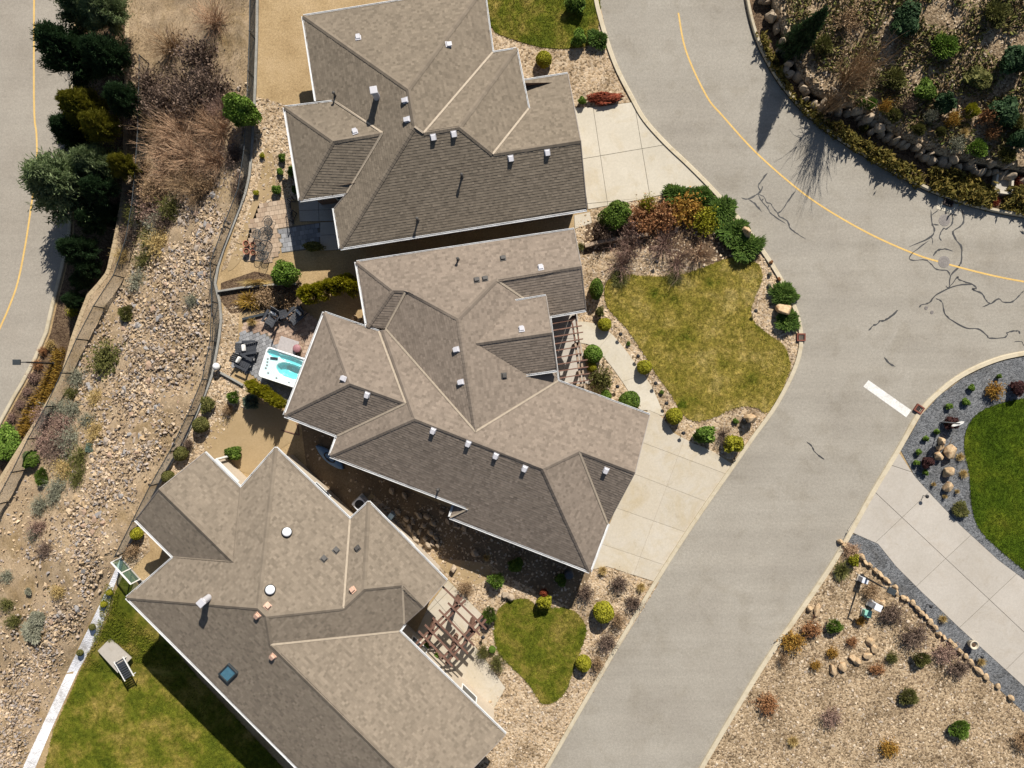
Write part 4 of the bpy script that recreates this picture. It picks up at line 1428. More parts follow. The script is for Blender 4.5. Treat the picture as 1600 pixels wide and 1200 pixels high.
# ------------------------------------------------------------------ pergolas
def line3(a, b, z): return at(*a, z), at(*b, z)
c = at(890, 548, 0)
pg = empty('pergola', (c.x, c.y, 0), 0, 'small brown pergola whose thin rafters reach over the walkway from the grey roof', 'pergola')
for a, b in [((861,506),(898,499)), ((863,516.5),(909,509)), ((864,526.5),(911,519)), ((866,537.5),(911,529.5)), ((867,548),(906,541.5)), ((869,559),(909,552)), ((871,569.5),(918,562)), ((872,580),(919,573)), ((873,591),(921,583.5)), ((882,600),(920,594))]:
    p, q = line3(a, b, 3.1)
    MB().beam(p-c, q-c, .07, .16).build('rafter', M['timber_brown'], pg)
for a, b, m in [((894,504),(899,537),'timber_brown'), ((899,491),(905,537),'timber_brown'), ((899,537),(908.5,604),'timber_light'), ((905,537),(914,607),'timber_light')]:
    p, q = line3(a, b, 2.96)
    MB().beam(p-c, q-c, .12 if m == 'timber_light' else .08, .18).build('beam', M[m], pg)
for x, y in [(897,495),(902,537),(909.5,581),(913,605)]:
    p = at(x, y, 2.87)
    MB().box((p.x-c.x, p.y-c.y, 1.43), (.2, .2, 2.86), .15, bevel=.01).build('post', M['timber_brown'], pg)

c = at(700, 980, 0)
pg = empty('pergola', (c.x, c.y, 0), 0, 'dark timber pergola with paired crossing beams beside the sandy roofed house', 'pergola')
for a, b in [((654,986),(707,1041)), ((664,976),(716,1031)), ((676,965),(731,1021)), ((686,953),(741,1009)), ((700,942),(750,992)), ((691,916),(760,983))]:
    p, q = line3(a, b, 2.95)
    MB().beam(p-c, q-c, .08, .17).build('rafter', M['timber_brown'], pg)
for a, b in [((722,934),(650,1006)), ((727,938),(655,1011)), ((754,962),(690,1030)), ((759,968),(696,1037))]:
    p, q = line3(a, b, 2.78)
    MB().beam(p-c, q-c, .12, .20).build('beam', M['timber_brown'], pg)
for x, y in [(711,950),(672,990),(736,986),(708,1014)]:
    p = at(x, y, 2.66)
    MB().box((p.x-c.x, p.y-c.y, 1.33), (.24, .24, 2.66), .77, bevel=.015).build('post', M['timber_brown'], pg)
# white beams in the notch of the lower left house
c = at(350, 735, 0)
tr = empty('trellis', (c.x, c.y, 0), 0, 'pair of white trellis beams in the roof notch of the sandy roofed house', 'trellis')
for a, b in [((338,718),(373,753)), ((331,727),(366,762))]:
    p, q = line3(a, b, 2.6)
    MB().beam(p-c, q-c, .10, .16).build('beam', M['frame_white'], tr)
for a, b in [((338,718),(331,727)), ((356,737),(349,745))]:
    p, q = line3(a, b, 2.5); MB().beam(p-c, q-c, .07, .12).build('crossbar', M['frame_white'], tr)
p, q = line3((338,718), (331,727), 2.5)
for s in (p, q): MB().box((s.x-c.x, s.y-c.y, 1.25), (.12, .12, 2.5), .78).build('post', M['frame_white'], tr)

# ------------------------------------------------------------------ vegetation
def rot_basis(d, spin):
    """for unit vectors d (n,3): two perpendicular vectors, spun"""
    ref = np.where(np.abs(d[:, 2:3]) < .9, np.array([[0, 0, 1.]]), np.array([[1., 0, 0]]))
    u = np.cross(d, ref); u /= np.linalg.norm(u, axis=1, keepdims=True)
    v = np.cross(d, u)
    c, s = np.cos(spin)[:, None], np.sin(spin)[:, None]
    return u*c+v*s, v*c-u*s

def unit(n, r, zmin=-1.0):
    d = r.normal(size=(n*3, 3)); d /= np.linalg.norm(d, axis=1, keepdims=True)
    d = d[d[:, 2] > zmin][:n]
    while len(d) < n:
        e = r.normal(size=(n, 3)); e /= np.linalg.norm(e, axis=1, keepdims=True)
        d = np.concatenate([d, e[e[:, 2] > zmin]])[:n]
    return d

def quads(c, u, v, a, b):
    """centre, half axes"""
    p = np.stack([c-u*a-v*b*.3, c-v*b+u*a*.2, c+u*a, c+v*b+u*a*.2], 1)
    return p.reshape(-1, 3), np.arange(len(c)*4).reshape(-1, 4)

def tubes(p0, p1, r0, r1):
    d = p1-p0; L = np.linalg.norm(d, axis=1, keepdims=True); d = d/np.maximum(L, 1e-6)
    u, v = rot_basis(d, np.zeros(len(d)))
    V = []
    for k in range(3):
        a = 2*np.pi*k/3
        o = u*np.cos(a)+v*np.sin(a)
        V.append(p0+o*r0); 
    for k in range(3):
        a = 2*np.pi*k/3
        o = u*np.cos(a)+v*np.sin(a)
        V.append(p1+o*r1)
    V = np.stack(V, 1)
    b = np.arange(len(p0))[:, None]*6
    F = np.concatenate([b+np.array([[k, (k+1) % 3, 3+(k+1) % 3, 3+k]]) for k in range(3)])
    return V.reshape(-1, 3), F

def join(parts):
    Vs, Fs, o = [], [], 0
    for v, f in parts:
        Vs.append(v); Fs.append(f+o); o += len(v)
    return np.concatenate(Vs), np.concatenate(Fs)

def lump(d, r, k=7, amp=.28):
    """bumpy radius over directions"""
    c = unit(k, r)
    s = np.max(np.clip(d@c.T, 0, 1)**6*r.uniform(.5, 1, k), 1)
    return 1-amp+amp*1.15*s

# every generator fills a unit crown: radius 1, from z=0 to about z=1 (scaled later)
def crown_leafy(n, leaf, seed, amp=.28, tight=.10, k=8):
    r = np.random.default_rng(seed)
    d = unit(n, r, -.35)
    R = lump(d, r, k, amp)*(1-np.abs(r.normal(0, tight, n)))
    p = d*R[:, None]
    nrm = d*.7+r.normal(0, .55, (n, 3)); nrm /= np.linalg.norm(nrm, axis=1, keepdims=True)
    u, v = rot_basis(nrm, r.random(n)*6.28)
    l = leaf*r.uniform(.6, 1.4, n)[:, None]
    V, F = quads(p, u, v, l, l*.6)
    # inner foliage
    m = n//3
    d2 = unit(m, r, -.5); p2 = d2*(lump(d2, r, k, amp)*r.uniform(.35, .8, m))[:, None]
    u, v = rot_basis(unit(m, r), r.random(m)*6.28)
    V2, F2 = quads(p2, u, v, np.full((m, 1), leaf*2), np.full((m, 1), leaf*1.6))
    V, F = join([(V, F), (V2, F2)])
    V[:, 2] = V[:, 2]*.62+.40
    return V, F

def crown_spray(n, L, seed, flat=.5, amp=.35, up=.35):
    """juniper: pointed sprays growing outward"""
    r = np.random.default_rng(seed)
    d = unit(n, r, -.15)
    R = lump(d, r, 12, amp)*r.uniform(.45, .92, n)
    p = d*R[:, None]
    t = d*np.array([1, 1, .6])+np.array([0, 0, up])+r.normal(0, .35, (n, 3)); t /= np.linalg.norm(t, axis=1, keepdims=True)
    u, v = rot_basis(t, r.random(n)*6.28)
    l = L*r.uniform(.6, 1.3, n)[:, None]
    V, F = quads(p+t*l*.5, t, u, l, l*.22)
    m = n//3
    V2, F2 = quads(p[:m]+t[:m]*l[:m]*.4, t[:m], v[:m], l[:m], l[:m]*.25)
    V, F = join([(V, F), (V2, F2)])
    V[:, 2] = V[:, 2]*flat+.30
    return V, F

def crown_twigs(n, seed, spread=1.0, r0=.022, buds=0, up=.75, gen=2, bl=.07):
    """bare branches fanning from the base"""
    r = np.random.default_rng(seed)
    P0, P1, A, B = [], [], [], []
    tips = []
    for i in range(n):
        a = r.random()*6.28; el = r.uniform(.25, 1.3)
        d = np.array([math.cos(a)*math.cos(el), math.sin(a)*math.cos(el), math.sin(el)*up])
        p = np.array([r.normal(0, .06), r.normal(0, .06), 0.])
        L = r.uniform(.75, 1.15)*spread
        k = 4
        for s in range(k):
            q = p+(d+r.normal(0, .16, 3))*L/k
            P0.append(p); P1.append(q); A.append(r0*(1-s/k*.75)); B.append(r0*(1-(s+1)/k*.75))
            for g in range(gen):
                td = d+r.normal(0, .5, 3)
                e = q+td*L*r.uniform(.12, .3)
                P0.append(q); P1.append(e); A.append(r0*.35); B.append(r0*.12)
                tips.append(e)
                e2 = e+(td+r.normal(0, .4, 3))*L*.12
                P0.append(e); P1.append(e2); A.append(r0*.2); B.append(r0*.08); tips.append(e2)
            p = q
            d = d*.9+np.array([0, 0, .06])
    V, F = tubes(np.array(P0), np.array(P1), np.array(A)[:, None], np.array(B)[:, None])
    if buds:
        t = np.array(tips); t = t[r.integers(0, len(t), buds)]+r.normal(0, .03, (buds, 3))
        u, v = rot_basis(unit(buds, r), r.random(buds)*6.28)
        l = bl*r.uniform(.5, 1.2, buds)[:, None]
        V2, F2 = quads(t, u, v, l, l*.6)
        V, F = join([(V, F), (V2, F2)])
    return V, F

def crown_grass(n, seed, up=.9):
    r = np.random.default_rng(seed)
    a = r.random(n)*6.28; el = r.uniform(.35, 1.45, n)
    d = np.stack([np.cos(a)*np.cos(el), np.sin(a)*np.cos(el), np.sin(el)*up], 1)
    p0 = r.normal(0, .12, (n, 3))*np.array([1, 1, 0])
    L = r.uniform(.6, 1.1, n)[:, None]
    mid = p0+d*L*.6; tip = p0+d*L+np.array([0, 0, -.12])
    side = np.stack([-np.sin(a), np.cos(a), np.zeros(n)], 1)*r.uniform(.012, .03, n)[:, None]
    V = np.stack([p0-side, p0+side, mid+side*.8, mid-side*.8], 1).reshape(-1, 3)
    V2 = np.stack([mid-side*.8, mid+side*.8, tip+side*.1, tip-side*.1], 1).reshape(-1, 3)
    F = np.arange(n*4).reshape(-1, 4)
    return join([(V, F), (V2, F)])

def crown_conifer(n_br, seed, needles=26, nl=.09, droop=.1, base=.08, bush=1.0):
    """cone of whorled branches with needle sprays, height 1, radius 1 at the bottom"""
    r = np.random.default_rng(seed)
    P, T, Lw = [], [], []
    S0, S1 = [], []
    for i in range(n_br):
        h = base+(1-base)*(i/n_br)**.85
        R = (1-h)**.75*r.uniform(.75, 1.08)*bush+.03
        a = i*2.4+r.normal(0, .3)
        d = np.array([math.cos(a), math.sin(a), .0])
        s = np.array([0, 0, h]); e = s+d*R+np.array([0, 0, -droop*R+.04])
        S0.append(s); S1.append(e)
        m = max(5, int(needles*(R+.25)))
        t = r.uniform(.12, 1.0, m)[:, None]
        q = s+(e-s)*t+r.normal(0, .035+.05*R, (m, 3))*np.array([1, 1, .45])
        tt = d+r.normal(0, .55, (m, 3))+np.array([0, 0, .15]); tt /= np.linalg.norm(tt, axis=1, keepdims=True)
        P.append(q); T.append(tt); Lw.append(np.full(m, nl)*r.uniform(.6, 1.3, m))
    P = np.concatenate(P); T = np.concatenate(T); l = np.concatenate(Lw)[:, None]
    u, v = rot_basis(T, r.random(len(P))*6.28)
    V, F = quads(P, T, u, l*1.15, l*.17)
    V2, F2 = quads(P, T, v, l, l*.16)
    return join([(V, F), (V2, F2)]), (np.array(S0), np.array(S1))

MESH = {}
def crown_mesh(kind, var):
    k = (kind, var)
    if k in MESH: return MESH[k]
    s = 100+var*13+sum(map(ord, kind))
    limbs = None
    if kind == 'globe': V, F = crown_leafy(2600, .075, s, .10, .05, 14)
    elif kind == 'shrub': V, F = crown_leafy(2300, .085, s, .46, .2, 8)
    elif kind == 'loose': V, F = crown_leafy(1300, .085, s, .45, .28, 9)
    elif kind == 'big': V, F = crown_leafy(4200, .060, s, .40, .16, 16)
    elif kind == 'juniper': V, F = crown_spray(2900, .17, s, .5, .55)
    elif kind == 'cedar': V, F = crown_spray(2600, .12, s, .62, .42, .9)
    elif kind == 'low': V, F = crown_spray(1500, .15, s, .40, .4, .3)
    elif kind == 'twiggy': V, F = crown_twigs(95, s, 1.0, .016, 0)
    elif kind == 'sparse': V, F = crown_twigs(48, s, 1.0, .016, 0)
    elif kind == 'budding': V, F = crown_twigs(85, s, 1.0, .018, 1500, .75, 2, .055)
    elif kind == 'leafing': V, F = crown_twigs(70, s, 1.0, .018, 3000, .7, 2, .07)
    elif kind == 'bare': V, F = crown_twigs(26, s, 1.0, .030, 0, 1.25, 5)
    elif kind == 'grass': V, F = crown_grass(420, s)
    elif kind == 'conifer': (V, F), limbs = crown_conifer(150, s, 90, .06)
    elif kind == 'pine': (V, F), limbs = crown_conifer(95, s, 300, .055, -.25, .15, 1.0)
    me = mesh_np('crown', V, F, M['leaf_green'])
    lm = None
    if limbs:
        a, b = limbs
        v, f = tubes(a, b, np.full((len(a), 1), .018), np.full((len(a), 1), .006))
        lm = mesh_np('limbs', v, f, M['bark'])
    MESH[k] = (me, lm)
    return MESH[k]
def stem_mesh():
    if 'stem' not in MESH:
        MESH['stem'] = MB().lathe([(.09, 0), (.065, .15), (.05, .6), (.03, 1.0)], seg=8).mesh('stem', M['bark'])
    return MESH['stem']

_var = {}
def plant(name, label, cat, px, py, r, h, kind, mat, group=None, ry=None, rz=None, var=None, loc=None):
    """r, ry: half-widths in photograph pixels; h: height in metres"""
    zg = gz(px, py)
    if loc is None:
        c = at(px, py, zg+h*(.5 if kind not in ('conifer', 'pine') else .45))
        loc = Vector((c.x, c.y, zg))
        # settle on the ground below the middle of the crown
        gpx = (800+loc.x/(H-zg)*FPX, 600-loc.y/(H-zg)*FPX)
        loc.z = gz(*gpx) if px < Fx(py) or px > 1190 else zg
    rw = r*(H-zg)/FPX; rh = (ry if ry else r)*(H-zg)/FPX
    root = empty(name, loc, 0, label, cat, group)
    nv = {'globe': 3, 'shrub': 4, 'twiggy': 4, 'budding': 4, 'grass': 3, 'juniper': 4, 'low': 3}.get(kind, 2)
    _var[kind] = _var.get(kind, -1)+1
    me, lm = crown_mesh(kind, _var[kind] % nv if var is None else var)
    spin = random.uniform(0, 6.28) if ry is None else random.choice((0, math.pi))
    o = obj('crown', me, root, (0, 0, .02), (0, 0, (rz or 0)+spin))
    o.scale = (rw, rh, h)
    o.material_slots[0].link = 'OBJECT'; o.material_slots[0].material = M[mat]
    st = None
    if lm:
        l = obj('limbs', lm, root, (0, 0, .02), o.rotation_euler); l.scale = o.scale
    if kind not in ('grass', 'twiggy', 'sparse', 'budding', 'low', 'leafing'):
        st = obj('trunk' if kind in ('conifer', 'pine', 'bare') else 'stem', stem_mesh(), root, (0, 0, -.02))
        w = max(.25, rw*.6) if kind in ('conifer', 'pine') else max(.3, rw*.7)
        st.scale = (w, w, h*(.95 if kind in ('conifer', 'pine') else .5))
    return root

# --- beds of the middle house
G = 'clipped shrubs round the front lawn'
for lab, px, py, r, h, k, m, ry in [
 ('upright dark green shrub at the lawn corner by the grey roof edge', 932, 451, 11, 1.3, 'globe', 'leaf_green', 17),
 ('thin olive shrub between the upright green shrub and the yellow ball', 937, 487, 9, .9, 'loose', 'leaf_olive', 12),
 ('yellow ball shrub at the top bend of the curved walkway', 945, 507, 11, .8, 'globe', 'leaf_yellow', None),
 ('round green shrub beside the walkway in front of the pergola', 927, 553, 15, 1.2, 'globe', 'leaf_bright', None),
 ('small yellow green ball tucked against the pergola shrub', 925, 573, 8, .7, 'globe', 'leaf_yellow', None),
 ('pale twiggy shrub between the pergola and the walkway', 941, 592, 17, 1.1, 'leafing', 'leaf_olive', 20),
 ('small green ball shrub below the pale twiggy shrub by the roof edge', 947, 618, 9, .7, 'globe', 'leaf_bright', None),
 ('dark green ball shrub half hidden by the grey roof eave at the walkway', 984, 627, 17, 1.1, 'globe', 'leaf_green', None),
 ('bright yellow ball shrub halfway along the walkway', 1007, 574, 12, .9, 'globe', 'leaf_yellow', None),
 ('yellow green ball shrub where walkway and driveway meet', 1054, 650, 13.5, 1.0, 'globe', 'leaf_yellow', None),
 ('wide rough green shrub at the top edge of the tan driveway', 1101, 679, 21, 1.3, 'shrub', 'leaf_bright', 19),
 ('large yellow green ball shrub at the kerb end of the tan driveway', 1146, 694, 19, 1.4, 'shrub', 'leaf_yellow', 20),
]:
    plant('shrub', lab, 'shrub', px, py, r, h, k, m, G, ry)
plant('twig_shrub', 'dark leafless shrub between the two shrubs at the driveway edge', 'shrub', 1131, 681, 13, .9, 'twiggy', 'twig_dark', None, 18)
plant('perennial', 'small green perennial beside the upright boulder near the kerb', 'plant', 1149, 658, 6, .3, 'shrub', 'leaf_green')
for lab, px, py in [('tiny green tuft in the stones left of the lawn, nearest the yellow ball', 982, 537), ('tiny green tuft in the stones at the lower end of the lawn edge', 1034, 613)]:
    plant('perennial', lab, 'plant', px, py, 4.5, .25, 'shrub', 'leaf_green', 'tufts in the lawn border')
for lab, px, py, m in [('small grey green tuft in the kerb bed, uppermost by the lawn corner', 1203, 428, 'sage'), ('small brown tuft between the lawn corner and the kerb', 1205, 410, 'rust_leaf'), ('brown tuft just above the juniper with the tan boulder', 1217, 436, 'rust_leaf'), ('pale tuft touching the top of the juniper with the tan boulder', 1202, 446, 'sage')]:
    plant('perennial', lab, 'plant', px, py, 4, .25, 'shrub', m, 'tufts in the kerb bed')
# --- bed between the two drives
for lab, px, py, r, h, k, m, ry in [
 ('large dark green broadleaf shrub at the corner of the pale driveway', 961, 335, 27, 1.9, 'big', 'leaf_green', 26),
 ('dark green spreading juniper at the lower edge of the pale driveway', 1060, 304, 26, .9, 'juniper', 'juniper', 16),
 ('dark green juniper where the pale driveway meets the kerb', 1098, 306, 18, .9, 'juniper', 'juniper', 15),
 ('long dark juniper along the kerb, upper part of the band', 1130, 328, 22, .9, 'juniper', 'juniper', 26),
 ('wide dark juniper along the kerb, middle of the band', 1150, 362, 27, 1.0, 'juniper', 'juniper', 28),
 ('dark juniper at the low end of the kerb band above the lawn', 1168, 386, 28, 1.0, 'juniper', 'juniper', 22),
 ('round dark juniper beside the kerb, just above the tan boulder', 1226, 461, 22, .9, 'juniper', 'juniper', 19),
 ('round dark juniper beside the kerb, just below the tan boulder', 1232, 501, 20, .8, 'juniper', 'juniper', 20),
]:
    plant('juniper' if k == 'juniper' else 'shrub', lab, 'shrub', px, py, r*(1.18 if k == 'juniper' else 1), h, k, m, 'evergreens along the kerb' if k == 'juniper' else None, ry*(1.18 if k == 'juniper' else 1))
for lab, px, py, r, m, k in [
 ('rust brown leafless shrub nearest the broadleaf shrub', 1006, 342, 25, 'rust_leaf', 'leafing'),
 ('reddish brown twiggy shrub in the middle of the shrub bed', 1038, 337, 24, 'rust_leaf', 'leafing'),
 ('orange tinged shrub between the brown shrubs and the juniper', 1070, 326, 26, 'orange_leaf', 'leafing'),
 ('yellow leafed shrub against the juniper band', 1100, 342, 22, 'leaf_yellow', 'leafing'),
 ('yellow green tuft shrub at the driveway edge above the brown shrubs', 1012, 318, 13, 'leaf_yellow', 'leafing'),
 ('dusky brown shrub below the large broadleaf shrub', 943, 362, 17, 'twig_dark', 'budding'),
 ('dusky purple shrub below the rust brown shrub', 984, 358, 18, 'twig_purple', 'budding')]:
    plant('twig_shrub', lab, 'shrub', px, py, r, 1.3, k, m, 'bare shrubs between the drives')
for lab, px, py, r in [('leafless purple brown bush at the left end of the lawn top', 974, 410, 36), ('leafless purple brown bush over the middle of the lawn top', 1062, 408, 32), ('leafless rosy bush at the right of the lawn top', 1094, 395, 26), ('leafless grey bush above the middle of the lawn', 1040, 378, 34), ('leafless grey bush near the low timber wall', 985, 388, 28)]:
    plant('bare_bush', lab, 'bush', px, py, r, 1.8, 'sparse', 'twig_purple' if 'rosy' not in lab else 'twig_rose', 'leafless bushes above the lawn')
plant('grass_tuft', 'green tuft of grass at the foot of the left leafless bush', 'plant', 968, 436, 20, .35, 'grass', 'leaf_olive')
plant('grass_tuft', 'green tuft of grass at the foot of the middle leafless bush', 'plant', 1055, 434, 18, .35, 'grass', 'leaf_olive')
plant('grass_tuft', 'pale dry grass tuft at the grey roof corner below the sidewalk', 'plant', 908, 385, 9, .5, 'grass', 'leaf_olive')
# --- front bed of the lower left house
for lab, px, py, r, h, k, m, ry in [
 ('bright green mounded shrub at the edge of the house shadow', 776, 907, 17, 1.2, 'cedar', 'leaf_bright', 15),
 ('red tipped green shrub at the top of the small lawn', 851, 941, 15, 1.3, 'shrub', 'leaf_yellow', 16),
 ('dark green cedar at the left side of the small lawn', 765, 962, 14, 1.3, 'cedar', 'leaf_green', 16),
 ('large yellow ball shrub at the right of the small lawn', 943, 957, 17, 1.3, 'globe', 'leaf_yellow', None),
 ('yellow green ball shrub at the bottom right of the small lawn', 912, 1037, 13, 1.0, 'globe', 'leaf_yellow', None),
 ('tiny bright green ball beside the pergola path', 769, 1015, 6, .5, 'globe', 'leaf_bright', None),
 ('dark green shrub in deep shade left of the downspout corner', 806, 884, 15, .9, 'shrub', 'leaf_green', None),
 ('dark green shrub in deep shade near the white gutter corner', 876, 906, 12, .8, 'shrub', 'leaf_green', None),
]:
    plant('shrub', lab, 'shrub', px, py, r, h, k, m, 'shrubs round the small lawn', ry)
plant('red_shrub', 'small red leaved shrub at the tip of the green one above the small lawn', 'shrub', 850, 926, 9, 1.0, 'loose', 'red_leaf', None, 8)
for lab, px, py, r, m in [
 ('purple brown leafless shrub nearest the driveway corner', 970, 912, 16, 'twig_dark'), ('dark brown leafless shrub against the kerb', 991, 942, 14, 'twig_dark'),
 ('brown leafless shrub at the edge of the house shadow', 915, 928, 16, 'twig_dark'), ('olive brown shrub by the kerb below the dark leafless one', 966, 970, 12, 'twig_brown'),
 ('dark leafless shrub between the small lawn and the kerb', 949, 1003, 17, 'twig_dark'), ('brown leafless shrub at the kerb near the bottom', 934, 1038, 12, 'twig_brown'),
 ('olive brown shrub beside the pergola path', 754, 1020, 12, 'leaf_olive'), ('pale brown shrub below the pergola path', 777, 1037, 14, 'leaf_olive'),
 ('grey leafless shrub beside the pergola corner', 728, 918, 13, 'twig_brown')]:
    plant('twig_shrub', lab, 'shrub', px, py, r, .9, 'budding', m, 'leafless shrubs round the small lawn')
for lab, px, py, r in [('straw coloured grass clump by the driveway corner', 942, 892, 10), ('straw coloured grass clump at the kerb below the driveway', 1002, 918, 10), ('straw grass clump at the sunny edge of the side yard', 760, 872, 8)]:
    plant('grass_clump', lab, 'ornamental grass', px, py, r, .6, 'grass', 'straw', 'straw grass clumps')
# --- back yards
def hedge(label, pts, r, h, mat):
    c = gp(*pts[len(pts)//2])
    root = empty('hedge', (c.x, c.y, 0), 0, label, 'hedge')
    for i, (x, y) in enumerate(pts):
        me, _ = crown_mesh('cedar' if mat == 'cedar_gold' else 'shrub', i % 2)
        p = at(x, y, h*.5)
        rr = r*random.uniform(.85, 1.15)/24
        o = obj('crown', me, root, (p.x-c.x, p.y-c.y, .02), (0, 0, random.uniform(0, 6))); o.scale = (rr, rr, h*random.uniform(.9, 1.1))
        o.material_slots[0].link = 'OBJECT'; o.material_slots[0].material = M[mat]
        s = obj('stem', stem_mesh(), root, (p.x-c.x, p.y-c.y, -.02)); s.scale = (.6, .6, h*.5)
    return root
hedge('tall golden cedar hedge between the tan patio and the middle house', [(476,455),(484,462),(494,450),(502,456),(513,446),(523,449),(534,440),(545,441),(547,448)], 17, 2.9, 'cedar_gold')
hedge('golden cedar hedge along the low side of the hot tub', [(390,601),(398,606),(407,611),(416,616),(425,621),(433,627),(440,630)], 12, 2.9, 'cedar_gold')
plant('small_tree', 'bright green leafy tree at the left end of the tall golden hedge', 'tree', 444, 428, 24, 2.6, 'big', 'leaf_bright')
for lab, px, py, r, h, k, m, ry in [
 ('round green cedar between the fence bed and the blue spruce', 364, 620, 12, 1.2, 'cedar', 'leaf_bright', 13),
 ('small blue grey spruce below the hot tub hedge', 392, 628, 16, 1.2, 'cedar', 'spruce_blue', None),
 ('brown green shrub by the fence beside the round cedar', 324, 632, 14, .9, 'loose', 'leaf_olive', 18),
 ('olive ball shrub along the fence, below the brown green one', 313, 664, 13, 1.0, 'globe', 'leaf_olive', None),
 ('olive ball shrub along the fence, midway to the sandy roof', 282, 709, 12, .9, 'globe', 'leaf_olive', None),
 ('olive ball shrub along the fence against the sandy roof', 262, 745, 10, .8, 'globe', 'leaf_olive', None),
 ('dark green shrub beside the white trellis beams', 363, 708, 17, 1.1, 'shrub', 'leaf_green', 15),
 ('yellow green ball shrub at the fence corner by the glass fence', 213, 834, 10, .9, 'globe', 'leaf_yellow', None),
 ('bright green mound beside the tan patio wall of the top house', 432, 296, 9, .7, 'shrub', 'leaf_bright', 10),
 ('green mound against the white gutter of the top house', 456, 266, 9, .7, 'shrub', 'leaf_bright', 11),
 ('small green mound left of the one against the white gutter', 437, 268, 7, .5, 'shrub', 'leaf_bright', 7),
 ('dark green upright mound near the gutter of the top house', 440, 246, 7, .6, 'shrub', 'leaf_green', 9),
 ('tiny pale green tuft by the fence post of the top yard', 400, 301, 6, .4, 'loose', 'leaf_yellow', None),
 ('tiny pale green tuft at the sunny edge of the tree shade', 409, 243, 6, .4, 'loose', 'leaf_yellow', None),
 ('dark shrub at the corner of the shaded grey patio', 461, 296, 6, .8, 'shrub', 'leaf_green', 9),
 ('dark shrub in the shade below the grey patio slabs', 490, 385, 22, .8, 'loose', 'leaf_olive', 10)]:
    plant('shrub', lab, 'shrub', px, py, r, h, k, m, 'shrubs in the back yards', ry)
for lab, px, py, r, ry, m in [('dry brown grass mass left of the leafy tree', 388, 470, 30, 18, 'amber_grass'), ('dry brown shrub in the middle of the bed above the lounge chairs', 415, 465, 24, 17, 'twig_brown'), ('dry twiggy shrub below the leafy tree', 440, 470, 22, 16, 'twig_brown'), ('tan dry grass strip above the timber edging', 400, 441, 36, 8, 'straw'),
    ('brown bare shrub at the fence by the glass fence corner', 205, 862, 13, 12, 'twig_brown'), ('small bare shrub at the fence between two olive balls', 293, 694, 9, 9, 'twig_dark'), ('bare tan shrub near the white globe lamp', 355, 640, 9, 10, 'twig_brown'), ('dry grass tufts at the lounge chair patio corner', 392, 503, 11, 8, 'straw')]:
    plant('dry_shrub', lab, 'shrub', px, py, r, .8, 'grass' if 'grass' in lab else 'budding', m, 'dry shrubs in the back yards', ry)
G = 'small plants on the white gravel strip'
for lab, px, py, m in [('yellow plant on the white gravel strip, uppermost', 171, 926, 'leaf_yellow'), ('yellow green plant on the white gravel strip, second from its top', 162, 944, 'leaf_yellow'), ('grey green plant halfway down the white gravel strip', 144, 980, 'leaf_olive'), ('grey green plant lowest in view on the white gravel strip', 125, 1020, 'leaf_olive')]:
    plant('perennial', lab, 'plant', px, py, 5.5, .4, 'globe', m, G)
plant('potted_plant', 'green plant in the upper planter at the pergola roof edge', 'plant', 665, 1009, 6, .5, 'shrub', 'leaf_bright', 'plants in the pergola planters', loc=Vector((*at(665,1009,.6)[:2], .4)))
plant('potted_plant', 'green plant in the lower planter at the pergola roof edge', 'plant', 681, 1025, 6, .5, 'shrub', 'leaf_bright', 'plants in the pergola planters', loc=Vector((*at(681,1025,.6)[:2], .4)))
# --- slate bed on the right
G = 'green cushions in the slate bed'
for lab, px, py, r in [('small green cushion nearest the kerb curve', 1519, 606, 7), ('green cushion right of the rust red drain', 1483, 635, 7), ('green cushion between the lawn and the red drain', 1509, 628, 8), ('green cushion beside the sign shadow', 1447, 685, 6), ('green cushion left of the dark red shrub', 1436, 706, 6), ('green cushion at the driveway edge left of the dark red shrub', 1432, 723, 6), ('green cushion at the driveway edge below the dark red shrub', 1446, 738, 6), ('sparse green cushion above the pale boulders', 1464, 674, 6), ('tiny green cushion near the top of the slate bed', 1561, 588, 5)]:
    plant('perennial', lab, 'plant', px, py, r, .45, 'shrub', 'leaf_bright', G)
plant('red_shrub', 'dark red shrub beside the sign post', 'shrub', 1487, 661, 13, 1.0, 'shrub', 'dark_red', 'dark red shrubs in the slate bed', 15)
plant('red_shrub', 'dark red shrub left of the pale boulders', 'shrub', 1450, 722, 13, .9, 'shrub', 'dark_red', 'dark red shrubs in the slate bed', 12)
plant('shrub', 'orange brown shrub at the top of the slate bed', 'shrub', 1555, 611, 13, .8, 'leafing', 'orange_leaf')
plant('shrub', 'dark purple shrub at the top tip of the right lawn', 'shrub', 1592, 606, 15, 1.0, 'shrub', 'dark_red')
plant('shrub', 'olive and dark spiky shrub between slate and right lawn', 'shrub', 1502, 797, 16, .8, 'low', 'leaf_olive')
for lab, px, py in [('golden grass clump right of the largest pale boulder', 1502, 714), ('golden grass clump right of the lower pale boulders', 1507, 740), ('small golden clump below the lowest pale boulder', 1497, 768), ('small brown clump at the lower slate bed', 1460, 757), ('small dark clump left of the lowest pale boulder', 1478, 776)]:
    plant('grass_clump', lab, 'ornamental grass', px, py, 9 if 'small' not in lab else 5, .5, 'grass', 'straw', 'grass clumps in the slate bed')
